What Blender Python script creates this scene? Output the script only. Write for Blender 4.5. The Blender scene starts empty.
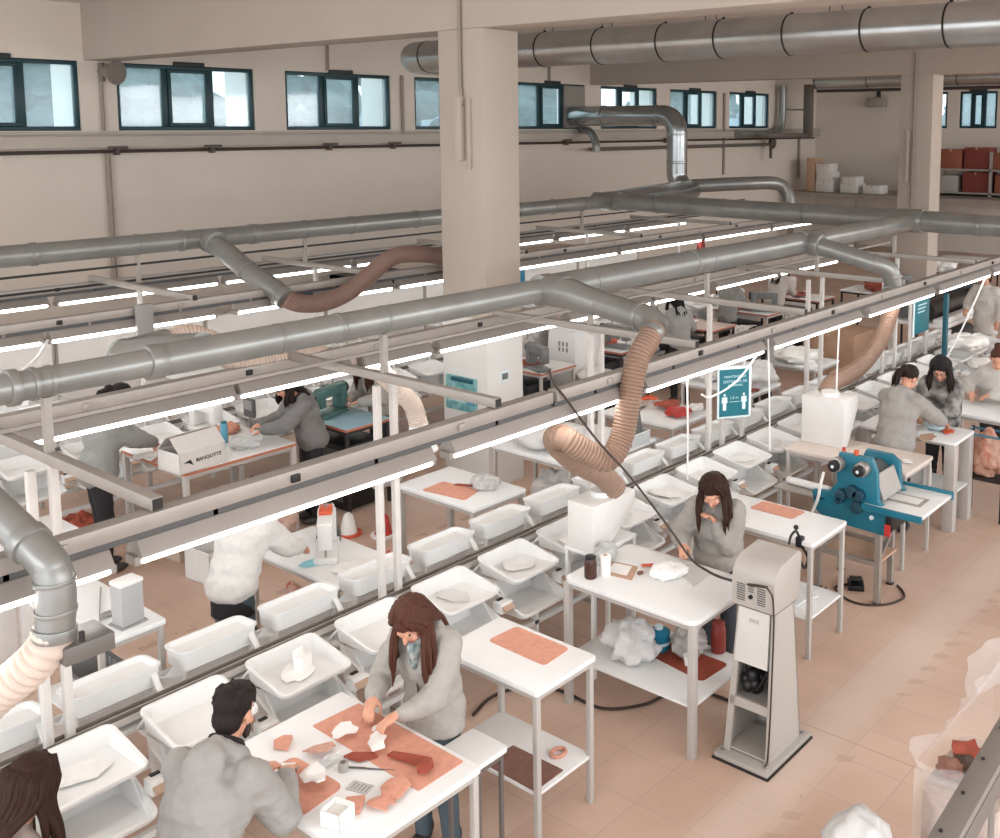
import bpy, bmesh, math, random
from mathutils import Vector, Matrix, noise as mnoise

scene = bpy.context.scene
COL = scene.collection
PI = math.pi

# ---------------------------------------------------------------- camera
cam_data = bpy.data.cameras.new('camera')
cam = bpy.data.objects.new('camera', cam_data)
COL.objects.link(cam)
YAW, PITCH = math.radians(38.048), math.radians(6.714)
cam.location = (0.0, 0.0, 4.1)
cam.rotation_euler = (PI / 2 - PITCH, 0.0, YAW - PI / 2)
cam_data.sensor_width = 36.0
cam_data.sensor_fit = 'HORIZONTAL'
cam_data.lens = 1035.06 / 1000 * 36.0
cam_data.shift_x = (500 - 620.2) / 1000
cam_data.shift_y = -(419 - 247.6) / 1000
cam_data.clip_start = 0.05
cam_data.clip_end = 300
scene.camera = cam

# ---------------------------------------------------------------- world, lights, exposure
world = bpy.data.worlds.new('world')
scene.world = world
world.use_nodes = True
wn = world.node_tree.nodes
wl = world.node_tree.links
bgn = wn['Background']
tc = wn.new('ShaderNodeTexCoord')
sep = wn.new('ShaderNodeSeparateXYZ')
ramp = wn.new('ShaderNodeValToRGB')
wl.new(tc.outputs['Generated'], sep.inputs[0])
wl.new(sep.outputs['Z'], ramp.inputs[0])
ramp.color_ramp.elements[0].position = 0.0
ramp.color_ramp.elements[0].color = (0.93, 0.96, 0.99, 1)
ramp.color_ramp.elements[1].position = 0.6
ramp.color_ramp.elements[1].color = (0.82, 0.91, 1.0, 1)
wl.new(ramp.outputs[0], bgn.inputs['Color'])
bgn.inputs['Strength'].default_value = 1.5

def area_light(name, loc, target, sx, sy, energy, color):
    d = bpy.data.lights.new(name, 'AREA')
    d.shape = 'RECTANGLE'; d.size = sx; d.size_y = sy
    d.energy = energy; d.color = color
    o = bpy.data.objects.new(name, d); COL.objects.link(o)
    o.location = loc
    o.rotation_euler = (Vector(target) - Vector(loc)).to_track_quat('-Z', 'Y').to_euler()
    return o
# daylight of the window band in the wall behind and to the right of the viewer
area_light('window_daylight', (5.0, -4.4, 4.6), (5.0, 1.6, 0.0), 9.0, 2.0, 165, (1.0, 0.99, 0.98))
area_light('far_wall_fill', (25.0, -6.0, 5.2), (31.0, 13.0, 3.0), 12.0, 2.2, 380, (1.0, 0.985, 0.97))  # added fill light, brightens the far end wall
area_light('rear_daylight', (-7.0, 4.0, 5.4), (8.0, 8.0, 1.6), 10.0, 2.2, 200, (1.0, 0.99, 0.98))

scene.view_settings.view_transform = 'Standard'
scene.view_settings.look = 'None'
scene.view_settings.gamma = 1.0
scene.view_settings.use_curve_mapping = False
scene.view_settings.exposure = 0.66

# ---------------------------------------------------------------- materials
def lin(c):
    return tuple((x / 255 / 12.92) if x / 255 <= 0.04045 else ((x / 255 + 0.055) / 1.055) ** 2.4 for x in c)
MATS = {}
def mat(name, rgb, rough=0.5, metal=0.0, var=0.0, vscale=8.0, bump=0.0, bscale=60.0, emit=0.0, alpha=1.0, spec=None, rgb2=None, stretch=None):
    if name in MATS: return MATS[name]
    m = bpy.data.materials.new(name); m.use_nodes = True
    nt = m.node_tree; b = nt.nodes['Principled BSDF']
    c = lin(rgb) + (1,)
    b.inputs['Base Color'].default_value = c
    b.inputs['Roughness'].default_value = rough
    b.inputs['Metallic'].default_value = metal
    if spec is not None: b.inputs['Specular IOR Level'].default_value = spec
    if alpha < 1: b.inputs['Alpha'].default_value = alpha
    if emit:
        b.inputs['Emission Color'].default_value = c
        b.inputs['Emission Strength'].default_value = emit
    if var or bump:
        t = nt.nodes.new('ShaderNodeTexCoord')
        src = t.outputs['Object']
        if stretch:
            mp = nt.nodes.new('ShaderNodeMapping'); mp.inputs['Scale'].default_value = stretch
            nt.links.new(src, mp.inputs[0]); src = mp.outputs[0]
    if var:
        n = nt.nodes.new('ShaderNodeTexNoise'); n.inputs['Scale'].default_value = vscale
        n.inputs['Detail'].default_value = 4
        nt.links.new(src, n.inputs['Vector'])
        mx = nt.nodes.new('ShaderNodeMix'); mx.data_type = 'RGBA'
        d = lin(rgb2) if rgb2 else tuple(x * (1 - var) for x in c[:3])
        mx.inputs['A'].default_value = c
        mx.inputs['B'].default_value = tuple(d) + (1,)
        r = nt.nodes.new('ShaderNodeValToRGB')
        r.color_ramp.elements[0].position = 0.35; r.color_ramp.elements[1].position = 0.68
        nt.links.new(n.outputs['Fac'], r.inputs[0])
        nt.links.new(r.outputs[0], mx.inputs['Factor'])
        nt.links.new(mx.outputs['Result'], b.inputs['Base Color'])
    if bump:
        n2 = nt.nodes.new('ShaderNodeTexNoise'); n2.inputs['Scale'].default_value = bscale
        n2.inputs['Detail'].default_value = 3
        nt.links.new(src, n2.inputs['Vector'])
        bp = nt.nodes.new('ShaderNodeBump'); bp.inputs['Strength'].default_value = bump
        bp.inputs['Distance'].default_value = 0.01
        nt.links.new(n2.outputs['Fac'], bp.inputs['Height'])
        nt.links.new(bp.outputs[0], b.inputs['Normal'])
    MATS[name] = m
    return m

WHITE = mat('white_paint', (230, 229, 226), 0.38, var=0.04, vscale=5)
TOPW = mat('white_laminate', (238, 238, 237), 0.42, var=0.03, vscale=6)
PLAST = mat('white_plastic', (234, 233, 231), 0.35, var=0.03, vscale=9)
GREYW = mat('pale_grey_enamel', (206, 200, 193), 0.4, var=0.05, vscale=4)
RAILG = mat('grey_aluminium', (168, 161, 154), 0.42, 0.25, var=0.08, vscale=7)
FIXG = mat('grey_fixture_paint', (154, 147, 141), 0.5, 0.1, var=0.06, vscale=6)
STEEL = mat('steel_tube', (172, 164, 157), 0.35, 0.5, var=0.1, vscale=10)
DUCT = mat('galvanised_duct', (148, 148, 145), 0.32, 0.45, var=0.16, vscale=4, bump=0.05, bscale=14)
DUCTB = mat('bright_spiral_duct', (206, 207, 206), 0.28, 0.9, var=0.15, vscale=2.5, bump=0.12, bscale=5)
DARK = mat('dark_rubber', (38, 34, 33), 0.6)
BLACK = mat('black_plastic', (22, 21, 22), 0.45)
CABLE = mat('dark_cable', (62, 50, 46), 0.6)
TUBE = mat('fluorescent_tube', (255, 253, 250), 0.5, emit=6.0)
LEATH = mat('tan_leather', (222, 158, 134), 0.62, var=0.14, vscale=22, bump=0.12, bscale=220)
LEATHD = mat('brown_leather', (136, 96, 82), 0.6, var=0.2, vscale=18, bump=0.12, bscale=200)
LEATHR = mat('rust_leather', (160, 74, 54), 0.6, var=0.16, vscale=18, bump=0.12, bscale=200)
LEATHE = mat('leather_edge', (112, 58, 46), 0.7)
ORANGE = mat('orange_plastic', (214, 92, 58), 0.45)
REDP = mat('red_plastic', (190, 52, 44), 0.42)
TEALP = mat('teal_sign', (24, 112, 126), 0.45, var=0.06, vscale=12)
TEALD = mat('dark_teal_panel', (26, 88, 104), 0.5, var=0.08, vscale=6)
SIGNW = mat('sign_white', (226, 240, 244), 0.5)
BLUEM = mat('blue_machine_enamel', (22, 112, 134), 0.36, var=0.12, vscale=7)
BLUET = mat('pale_blue_top', (150, 186, 200), 0.4, var=0.05, vscale=5)
CARD = mat('cardboard', (196, 160, 134), 0.75, var=0.1, vscale=6, bump=0.1, bscale=70)
CARDR = mat('reddish_carton', (150, 88, 66), 0.75, var=0.12, vscale=6)
PAPER = mat('white_paper', (246, 244, 240), 0.7, var=0.03, vscale=14, bump=0.2, bscale=40)
CLOTHW = mat('white_fabric', (236, 233, 229), 0.8, var=0.05, vscale=20, bump=0.3, bscale=30)
FILM = mat('clear_plastic_film', (226, 228, 228), 0.22, alpha=0.55, bump=0.3, bscale=16)
FILMW = mat('milky_plastic_bag', (224, 222, 220), 0.28, alpha=0.9, bump=0.35, bscale=18)
WOOD = mat('plywood_edge', (186, 112, 84), 0.6, var=0.12, vscale=20)
HOSE = mat('tan_flexible_hose', (150, 122, 104), 0.42, var=0.12, vscale=9)
HOSEW = mat('white_flexible_hose', (214, 196, 182), 0.45, var=0.12, vscale=9)
GREYP = mat('mid_grey_plastic', (150, 148, 146), 0.45, var=0.05)
GREYD = mat('dark_grey_plastic', (92, 92, 92), 0.5, var=0.08)
SKIN = mat('skin', (214, 158, 132), 0.5, var=0.08, vscale=26)
SKINL = mat('lips', (176, 96, 84), 0.5)
EYEW = mat('eye_white', (232, 228, 222), 0.3)
EYED = mat('eye_dark', (40, 28, 24), 0.3)

# ---------------------------------------------------------------- mesh helpers
class MB:
    def __init__(s):
        s.v = []; s.f = []; s.mi = []; s.k = 0
    def add(s, vs, fs):
        o = len(s.v)
        s.v += [Vector(p) for p in vs]
        for f in fs:
            s.f.append([i + o for i in f]); s.mi.append(s.k)
        return s
    def box(s, a, b, M=None):
        (x0, y0, z0), (x1, y1, z1) = a, b
        vs = [Vector((x, y, z)) for z in (z0, z1) for y in (y0, y1) for x in (x0, x1)]
        if M is not None: vs = [M @ p for p in vs]
        return s.add(vs, [(0, 2, 3, 1), (4, 5, 7, 6), (0, 1, 5, 4), (2, 6, 7, 3), (0, 4, 6, 2), (1, 3, 7, 5)])
    def cbox(s, c, d, M=None):
        h = Vector(d) / 2
        if M is None: return s.box(Vector(c) - h, Vector(c) + h)
        T = Matrix.Translation(c) @ (M.to_4x4())
        return s.box(-h, h, T)
    def bar(s, p, q, w, h, up=(0, 0, 1)):
        p = Vector(p); q = Vector(q); d = (q - p); L = d.length; d.normalize()
        u = Vector(up)
        if abs(d.dot(u)) > 0.99: u = Vector((1, 0, 0))
        r = d.cross(u).normalized(); u = r.cross(d)
        M = Matrix((r, d, u)).transposed().to_4x4(); M.translation = p
        return s.box((-w / 2, 0, -h / 2), (w / 2, L, h / 2), M)
    def tube(s, pts, r, n=12, cap=True, closed=False):
        pts = [Vector(p) for p in pts]
        rs = r if isinstance(r, (list, tuple)) else [r] * len(pts)
        N = len(pts); rings = []
        t0 = (pts[1] - pts[0]).normalized()
        u = Vector((0, 0, 1)) if abs(t0.z) < 0.95 else Vector((1, 0, 0))
        u = (u - t0 * u.dot(t0)).normalized(); tp = t0
        vs = []
        for i, p in enumerate(pts):
            if closed: t = (pts[(i + 1) % N] - pts[i - 1])
            else: t = pts[min(i + 1, N - 1)] - pts[max(i - 1, 0)]
            t = t.normalized() if t.length > 1e-9 else tp
            ax = tp.cross(t)
            if ax.length > 1e-7:
                u = Matrix.Rotation(tp.angle(t), 3, ax.normalized()) @ u
            u = (u - t * u.dot(t)).normalized(); w = t.cross(u); tp = t
            for k in range(n):
                a = 2 * PI * k / n
                vs.append(p + (u * math.cos(a) + w * math.sin(a)) * rs[i])
        fs = []
        for i in range(N if closed else N - 1):
            j = (i + 1) % N
            for k in range(n):
                l = (k + 1) % n
                fs.append((i * n + k, i * n + l, j * n + l, j * n + k))
        if cap and not closed:
            fs.append(tuple(range(n))[::-1]); fs.append(tuple((N - 1) * n + k for k in range(n)))
        return s.add(vs, fs)
    def cyl(s, p, q, r, n=14): return s.tube([p, q], r, n)
    def cap(s, p, r0, q, r1, n=10, h=3):
        p = Vector(p); q = Vector(q); d = q - p
        if d.length < 1e-6: return s.ell(p, (r0, r0, r0))
        d = d.normalized(); P = []; R = []
        for i in range(h + 1):
            a = PI / 2 * (i + 0.12) / (h + 0.12)
            P.append(p - d * r0 * math.cos(a)); R.append(r0 * math.sin(a))
        for i in range(h + 1):
            a = PI / 2 * (h - i + 0.12) / (h + 0.12)
            P.append(q + d * r1 * math.cos(a)); R.append(r1 * math.sin(a))
        return s.tube(P, R, n)
    def ell(s, c, r, M=None, nu=14, nv=9):
        vs = []; fs = []; c = Vector(c)
        if not isinstance(r, (tuple, list)): r = (r, r, r)
        for j in range(1, nv):
            th = PI * j / nv
            for i in range(nu):
                ph = 2 * PI * i / nu
                p = Vector((r[0] * math.sin(th) * math.cos(ph), r[1] * math.sin(th) * math.sin(ph), r[2] * math.cos(th)))
                vs.append(c + (M @ p if M is not None else p))
        a = Vector((0, 0, r[2])); 
        vs.append(c + (M @ a if M is not None else a)); vs.append(c - (M @ a if M is not None else a))
        T = len(vs) - 2
        for j in range(nv - 2):
            for i in range(nu):
                k = (i + 1) % nu
                fs.append((j * nu + i, (j + 1) * nu + i, (j + 1) * nu + k, j * nu + k))
        for i in range(nu):
            k = (i + 1) % nu
            fs.append((T, i, k)); fs.append((T + 1, (nv - 2) * nu + k, (nv - 2) * nu + i))
        return s.add(vs, fs)
    def prism(s, poly, z0, z1, M=None):
        n = len(poly)
        vs = [Vector((x, y, z0)) for x, y in poly] + [Vector((x, y, z1)) for x, y in poly]
        if M is not None: vs = [M @ p for p in vs]
        fs = [tuple(range(n))[::-1], tuple(range(n, 2 * n))] + [(i, (i + 1) % n, n + (i + 1) % n, n + i) for i in range(n)]
        return s.add(vs, fs)
    def loft(s, loops, cap0=True, cap1=True):
        n = len(loops[0]); vs = [p for l in loops for p in l]; fs = []
        for j in range(len(loops) - 1):
            for i in range(n):
                k = (i + 1) % n
                fs.append((j * n + i, j * n + k, (j + 1) * n + k, (j + 1) * n + i))
        if cap0: fs.append(tuple(range(n))[::-1])
        if cap1: fs.append(tuple((len(loops) - 1) * n + i for i in range(n)))
        return s.add(vs, fs)
    def mesh(s, name, mats, smooth=40, bevel=0.0, org=None, segs=2):
        me = bpy.data.meshes.new(name)
        o = Vector(org) if org is not None else Vector((0, 0, 0))
        me.from_pydata([tuple(p - o) for p in s.v], [], s.f)
        if not isinstance(mats, (list, tuple)): mats = [mats]
        for m in mats: me.materials.append(m)
        if len(mats) > 1: me.polygons.foreach_set('material_index', s.mi)
        bm = bmesh.new(); bm.from_mesh(me)
        bmesh.ops.recalc_face_normals(bm, faces=bm.faces)
        if bevel:
            es = [e for e in bm.edges if len(e.link_faces) == 2 and e.calc_face_angle(0) > 0.6]
            bmesh.ops.bevel(bm, geom=es, offset=bevel, segments=segs, affect='EDGES', profile=0.5, clamp_overlap=True)
        if smooth:
            lim = math.radians(smooth)
            for f in bm.faces: f.smooth = True
            for e in bm.edges:
                if len(e.link_faces) == 2 and e.calc_face_angle(0) > lim: e.smooth = False
        bm.to_mesh(me); bm.free()
        return me

LOC = {}
def link(name, me, parent=None, loc=(0, 0, 0)):
    o = bpy.data.objects.new(name, me); COL.objects.link(o)
    if parent is not None: o.parent = parent
    o.location = loc
    return o
def root_of(p):
    while p.parent is not None: p = p.parent
    return p
def part(name, mb, m, parent, world=False, smooth=40, bevel=0.0, label=None):
    """one mesh under its thing; world=True when the shapes were given in room coordinates"""
    org = root_of(parent).location if world else None
    o = link(name, mb.mesh(name, m, smooth, bevel, org), parent)
    if label: o['label'] = label
    return o
def tag(o, label, cat, group=None, kind=None):
    o['label'] = label; o['category'] = cat
    if group: o['group'] = group
    if kind: o['kind'] = kind
    return o
def thing(name, label, cat, loc=(0, 0, 0), rotz=0.0, group=None):
    o = bpy.data.objects.new(name, None); COL.objects.link(o)
    o.location = loc; o.rotation_euler = (0, 0, rotz); o.empty_display_size = 0.2
    return tag(o, label, cat, group)
def solo(name, mb, m, label, cat, loc=None, group=None, smooth=40, bevel=0.0, world=True, rotz=0.0):
    org = loc if world else None
    o = link(name, mb.mesh(name, m, smooth, bevel, org if org is not None else None), None, loc if loc is not None else (0, 0, 0))
    o.rotation_euler = (0, 0, rotz)
    return tag(o, label, cat, group)
def struct(name, mb, m, smooth=40, bevel=0.0, parent=None):
    o = link(name, mb.mesh(name, m, smooth, bevel), parent)
    if parent is None: o['kind'] = 'structure'
    return o
def dup(src, loc, rotz=None, label=None, group=None):
    def cp(o, par):
        c = o.copy(); COL.objects.link(c)
        c.parent = par
        for ch in o.children: cp(ch, c)
        return c
    c = cp(src, None); c.location = loc
    if rotz is not None: c.rotation_euler = (0, 0, rotz)
    if label: c['label'] = label
    if group: c['group'] = group
    return c
def spline(pts, per=8):
    P = [Vector(p) for p in pts]; out = []
    for i in range(len(P) - 1):
        a = P[i - 1] if i else P[0] * 2 - P[1]
        b, c = P[i], P[i + 1]
        d = P[i + 2] if i + 2 < len(P) else P[-1] * 2 - P[-2]
        for k in range(per):
            t = k / per
            out.append(0.5 * ((2 * b) + (c - a) * t + (2 * a - 5 * b + 4 * c - d) * t * t + (3 * b - a - 3 * c + d) * t ** 3))
    out.append(P[-1]); return out
def resample(pts, step):
    L = [0]
    for a, b in zip(pts, pts[1:]): L.append(L[-1] + (b - a).length)
    n = max(2, int(L[-1] / step)); out = []; j = 0
    for i in range(n + 1):
        s = L[-1] * i / n
        while j < len(L) - 2 and L[j + 1] < s: j += 1
        t = (s - L[j]) / max(1e-9, L[j + 1] - L[j])
        out.append(pts[j].lerp(pts[j + 1], t))
    return out
def hose_mb(pts, r, pitch=0.026, rib=0.13, n=18):
    P = resample(spline(pts, 10), pitch / 4)
    R = [r * (1 + rib * (0, 0.8, 1, 0.8)[i % 4]) for i in range(len(P))]
    return MB().tube(P, R, n)
def arc(c, a, b, ang, n=8):
    """points of an arc about c from c+a turning towards c+b"""
    c, a, b = Vector(c), Vector(a), Vector(b)
    return [c + a * math.cos(ang * i / n) + b * math.sin(ang * i / n) for i in range(n + 1)]
ORD = ('zeroth first second third fourth fifth sixth seventh eighth ninth tenth eleventh twelfth thirteenth fourteenth fifteenth '
       'sixteenth seventeenth eighteenth nineteenth twentieth twenty-first twenty-second twenty-third twenty-fourth twenty-fifth twenty-sixth').split()
# ================================================================ THE ROOM
YW, XF, ZC = 17.27, 33.3, 6.05
def floor_material():
    m = bpy.data.materials.new('tiled_floor'); m.use_nodes = True
    nt = m.node_tree; N = nt.nodes; L = nt.links; b = N['Principled BSDF']
    t = N.new('ShaderNodeTexCoord')
    def math_(op, a, bb=None, c=None):
        n = N.new('ShaderNodeMath'); n.operation = op
        for i, v in enumerate((a, bb, c)):
            if v is None: continue
            if isinstance(v, (int, float)): n.inputs[i].default_value = v
            else: L.new(v, n.inputs[i])
        return n.outputs[0]
    mp = N.new('ShaderNodeMapping'); mp.inputs['Location'].default_value = (0.12, 0.05, 0)
    L.new(t.outputs['Object'], mp.inputs[0])
    br = N.new('ShaderNodeTexBrick'); br.offset = 0.0; br.squash = 1.0
    br.inputs['Scale'].default_value = 1.0
    br.inputs['Brick Width'].default_value = 0.40; br.inputs['Row Height'].default_value = 0.40
    br.inputs['Mortar Size'].default_value = 0.004; br.inputs['Mortar Smooth'].default_value = 0.3
    br.inputs['Color1'].default_value = lin((216, 189, 171)) + (1,)
    br.inputs['Color2'].default_value = lin((210, 181, 162)) + (1,)
    br.inputs['Mortar'].default_value = lin((196, 170, 154)) + (1,)
    L.new(mp.outputs[0], br.inputs['Vector'])
    no = N.new('ShaderNodeTexNoise'); no.inputs['Scale'].default_value = 1.1; no.inputs['Detail'].default_value = 6
    L.new(t.outputs['Object'], no.inputs['Vector'])
    rp = N.new('ShaderNodeValToRGB'); rp.color_ramp.elements[0].position = 0.3; rp.color_ramp.elements[1].position = 0.72
    rp.color_ramp.elements[0].color = (0.84, 0.80, 0.77, 1); rp.color_ramp.elements[1].color = (1.04, 1.03, 1.02, 1)
    L.new(no.outputs['Fac'], rp.inputs[0])
    mul = N.new('ShaderNodeMix'); mul.data_type = 'RGBA'; mul.blend_type = 'MULTIPLY'; mul.inputs['Factor'].default_value = 1
    L.new(br.outputs['Color'], mul.inputs['A']); L.new(rp.outputs[0], mul.inputs['B'])
    sx = N.new('ShaderNodeSeparateXYZ'); L.new(t.outputs['Object'], sx.inputs[0])
    X, Y = sx.outputs['X'], sx.outputs['Y']
    # expansion joint across the aisle and worn dashed walkway line
    j1 = math_('LESS_THAN', math_('ABSOLUTE', math_('SUBTRACT', X, 6.07)), 0.006)
    j2 = math_('LESS_THAN', math_('ABSOLUTE', math_('SUBTRACT', X, 10.1)), 0.006)
    jj = math_('MAXIMUM', j1, j2)
    no2 = N.new('ShaderNodeTexNoise'); no2.inputs['Scale'].default_value = 2.3; no2.inputs['Detail'].default_value = 5
    L.new(t.outputs['Object'], no2.inputs['Vector'])
    wear = math_('GREATER_THAN', no2.outputs['Fac'], 0.47)
    band = math_('LESS_THAN', math_('ABSOLUTE', math_('SUBTRACT', Y, 2.74)), 0.05)
    dash = math_('LESS_THAN', math_('FRACT', math_('ADD', math_('MULTIPLY', X, 4.2), math_('MULTIPLY', Y, 2.0))), 0.34)
    dd = math_('MULTIPLY', math_('MULTIPLY', band, dash), math_('MULTIPLY', wear, 0.22))
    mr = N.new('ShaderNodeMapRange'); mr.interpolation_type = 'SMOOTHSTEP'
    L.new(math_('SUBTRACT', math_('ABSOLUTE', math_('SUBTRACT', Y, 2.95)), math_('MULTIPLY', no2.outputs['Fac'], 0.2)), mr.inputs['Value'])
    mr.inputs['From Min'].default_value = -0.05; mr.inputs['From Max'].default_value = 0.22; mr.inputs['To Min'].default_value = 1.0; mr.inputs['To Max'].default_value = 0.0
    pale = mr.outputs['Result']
    band2 = math_('LESS_THAN', math_('ABSOLUTE', math_('SUBTRACT', Y, 7.75)), 0.04)
    dash2 = math_('LESS_THAN', math_('FRACT', math_('MULTIPLY', X, 3.2)), 0.5)
    dd = math_('MAXIMUM', dd, math_('MULTIPLY', math_('MULTIPLY', band2, dash2), math_('MULTIPLY', wear, 0.4)))
    def mixc(A, fac, col):
        x = N.new('ShaderNodeMix'); x.data_type = 'RGBA'
        L.new(A, x.inputs['A']); x.inputs['B'].default_value = lin(col) + (1,)
        L.new(fac, x.inputs['Factor']); return x.outputs['Result']
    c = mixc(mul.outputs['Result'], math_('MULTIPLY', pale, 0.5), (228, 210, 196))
    c = mixc(c, math_('MULTIPLY', jj, 0.6), (176, 140, 118))
    c = mixc(c, dd, (150, 112, 90))
    L.new(c, b.inputs['Base Color'])
    b.inputs['Roughness'].default_value = 0.48
    return m
FLOORM = floor_material()
WALLM = mat('wall_plaster', (224, 213, 201), 0.85, var=0.05, vscale=0.7, bump=0.04, bscale=30)
CEILM = mat('ceiling_plaster', (214, 206, 198), 0.85)
BEAMM = mat('beam_concrete', (186, 174, 162), 0.85, var=0.05, vscale=0.9, bump=0.04, bscale=24)
FRAMEM = mat('window_frame_green', (18, 58, 66), 0.4)

struct('floor', MB().box((-4, -10, -0.1), (XF + 0.2, YW + 0.2, 0)), FLOORM)
struct('ceiling', MB().box((-4, -4, ZC), (XF + 0.2, YW + 0.25, ZC + 0.15)), CEILM)

# left wall with eight window openings
wins = [(5.32, 7.92), (8.52, 11.08), (11.74, 14.28), (14.92, 17.48), (18.06, 20.6), (21.24, 23.75), (24.38, 26.85), (27.55, 30.0)]
ZB, ZT = 4.02, 5.14
m = MB()
m.box((-4, YW, 0), (XF + 0.2, YW + 0.25, ZB)); m.box((-4, YW, ZT), (XF + 0.2, YW + 0.25, ZC))
xs = [-4.0] + [v for w in wins for v in w] + [XF + 0.2]
for i in range(0, len(xs), 2): m.box((xs[i], YW, ZB), (xs[i + 1], YW + 0.25, ZT))
struct('wall_left', m, WALLM)
# far wall with its own windows
fw = [(14.0, 12.55), (12.15, 10.95), (10.35, 8.9)]
m = MB()
m.box((XF, -10, 0), (XF + 0.2, YW, ZB)); m.box((XF, -10, ZT + 0.05), (XF + 0.2, YW, ZC))
ys = [YW] + [v for w in fw for v in w] + [-10]
for i in range(0, len(ys), 2): m.box((XF, ys[i + 1], ZB), (XF + 0.2, ys[i], ZT + 0.05))
struct('wall_far', m, WALLM)

def glass_material():
    m = bpy.data.materials.new('window_glass'); m.use_nodes = True
    nt = m.node_tree; N = nt.nodes; L = nt.links
    N.remove(N['Principled BSDF'])
    tr = N.new('ShaderNodeBsdfTransparent'); tr.inputs[0].default_value = (0.90, 0.965, 0.985, 1)
    gl = N.new('ShaderNodeBsdfGlossy'); gl.inputs['Roughness'].default_value = 0.06
    tl = N.new('ShaderNodeBsdfTranslucent'); tl.inputs[0].default_value = (0.74, 0.88, 0.93, 1)
    a = N.new('ShaderNodeMixShader'); a.inputs[0].default_value = 0.2
    b = N.new('ShaderNodeMixShader'); b.inputs[0].default_value = 0.05
    L.new(tr.outputs[0], a.inputs[1]); L.new(tl.outputs[0], a.inputs[2])
    L.new(a.outputs[0], b.inputs[1]); L.new(gl.outputs[0], b.inputs[2])
    L.new(b.outputs[0], N['Material Output'].inputs[0])
    return m
GLASS = glass_material()
def window(n, M, w, h):
    """frame in local x (along the wall) / z (up); y = depth"""
    f = MB(); t = 0.07
    f.box((0, 0, 0), (w, 0.1, t), M); f.box((0, 0, h - t), (w, 0.1, h), M)
    f.box((0, 0, t), (t, 0.1, h - t), M); f.box((w - t, 0, t), (w, 0.1, h - t), M)
    for k in (1, 2): f.box((w * k / 3 - 0.05, 0, t), (w * k / 3 + 0.05, 0.1, h - t), M)
    o = struct('window_%d' % n, f, FRAMEM, bevel=0.008)
    s = MB(); a, b = w / 3 + 0.05, w * 2 / 3 - 0.05; u = 0.06
    for (p, q) in (((a, -0.02, t), (b, 0.03, t + u)), ((a, -0.02, h - t - u), (b, 0.03, h - t)), ((a, -0.02, t + u), (a + u, 0.03, h - t - u)), ((b - u, -0.02, t + u), (b, 0.03, h - t - u))):
        s.box(p, q, M)
    struct('sash', s, FRAMEM, parent=o, bevel=0.006)
    for k in range(3):
        struct('pane', MB().box((w * k / 3 + 0.05 * (k > 0) + t * (k == 0), 0.045, t), (w * (k + 1) / 3 - 0.05 * (k < 2) - t * (k == 2), 0.055, h - t), M), GLASS, parent=o)
    b_ = MB().box((w / 2 - 0.28, -0.09, h - 0.02), (w / 2 + 0.28, 0.0, h + 0.06), M)
    struct('opener', b_, mat('dark_opener', (40, 46, 48), 0.5), parent=o, bevel=0.008)
n = 0
for x0, x1 in wins:
    n += 1
    window(n, Matrix.Translation((x0, YW + 0.04, ZB)), x1 - x0, ZT - ZB)
for y0, y1 in fw:
    n += 1
    M = Matrix(((0, 1, 0, XF + 0.04), (-1, 0, 0, y0), (0, 0, 1, ZB), (0, 0, 0, 1)))
    window(n, M, y0 - y1, ZT - ZB + 0.05)

# beams and columns
for i, x in enumerate((-4.8, 8.0, 20.8)):
    if x > 0:
        struct('beam_%d' % (i), MB().box((x, -4, 5.15), (x + 0.5, YW, ZC)), BEAMM, bevel=0.01)
        struct('column_%d' % (i), MB().box((x - 0.0, 8.15, 0), (x + 0.56, 8.85, 5.15)), BEAMM, bevel=0.012)
m = MB()
m.box((-4, YW - 0.16, 3.74), (XF, YW, 3.93)); m.box((-4, YW - 0.05, 3.95), (XF, YW, 4.0))
struct('trim_1', m, mat('ledge_grey', (190, 180, 170), 0.6, var=0.08, vscale=2), bevel=0.01)

# outside the windows: fins on the facade, trees and a hill
m = MB()
for x0, x1 in wins: m.box((x1 - 0.02, YW + 0.25, 2.5), (x1 + 0.3, YW + 0.95, ZC))
struct('facade_fins', m, mat('outside_white_render', (240, 238, 232), 0.8))
struct('ground_outside', MB().box((-30, YW + 1.2, -0.2), (140, 160, -0.05)), mat('outside_grass', (128, 140, 118), 0.9, var=0.2, vscale=0.3))
TREEM = mat('tree_foliage', (74, 98, 98), 0.9, var=0.5, vscale=1.6)
TRUNKM = mat('tree_bark', (104, 92, 80), 0.9)
rng = random.Random(5)
def tree(x, y, h, r, label):
    t = thing('tree', label, 'tree', (x, y, -0.05), 0, 'trees outside the windows')
    part('trunk', MB().tube([(0, 0, 0), (0.05, 0, h * 0.35), (0, 0.1, h * 0.7)], [0.2, 0.16, 0.08], 8), TRUNKM, t)
    m = MB()
    for k in range(26):
        a = rng.uniform(0, 2 * PI); q = rng.uniform(0, r * 0.75); zz = rng.uniform(h * 0.35, h)
        s_ = r * rng.uniform(0.22, 0.42)
        c = Vector((q * math.cos(a), q * math.sin(a), zz))
        n0 = len(m.v); m.ell(c, (s_, s_, s_ * 0.8), nu=10, nv=7)
        for i in range(n0, len(m.v)):
            d = m.v[i] - c
            m.v[i] = c + d * (1 + 0.5 * mnoise.noise(m.v[i] * 2.3))
    part('crown', m, TREEM, t, smooth=0)
tl = ['leftmost pale tree seen through the nearest window', 'pale tree behind the pane beside the beam', 'broad tree seen through the second window',
      'tall tree seen through the third window', 'tree behind the window left of the near column', 'tree behind the window with the fan duct',
      'tree seen through the small windows at the far end', 'last tree seen left of the far corner', 'tree seen through the window right of the far column', 'tree seen in the window at the right edge']
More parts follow.
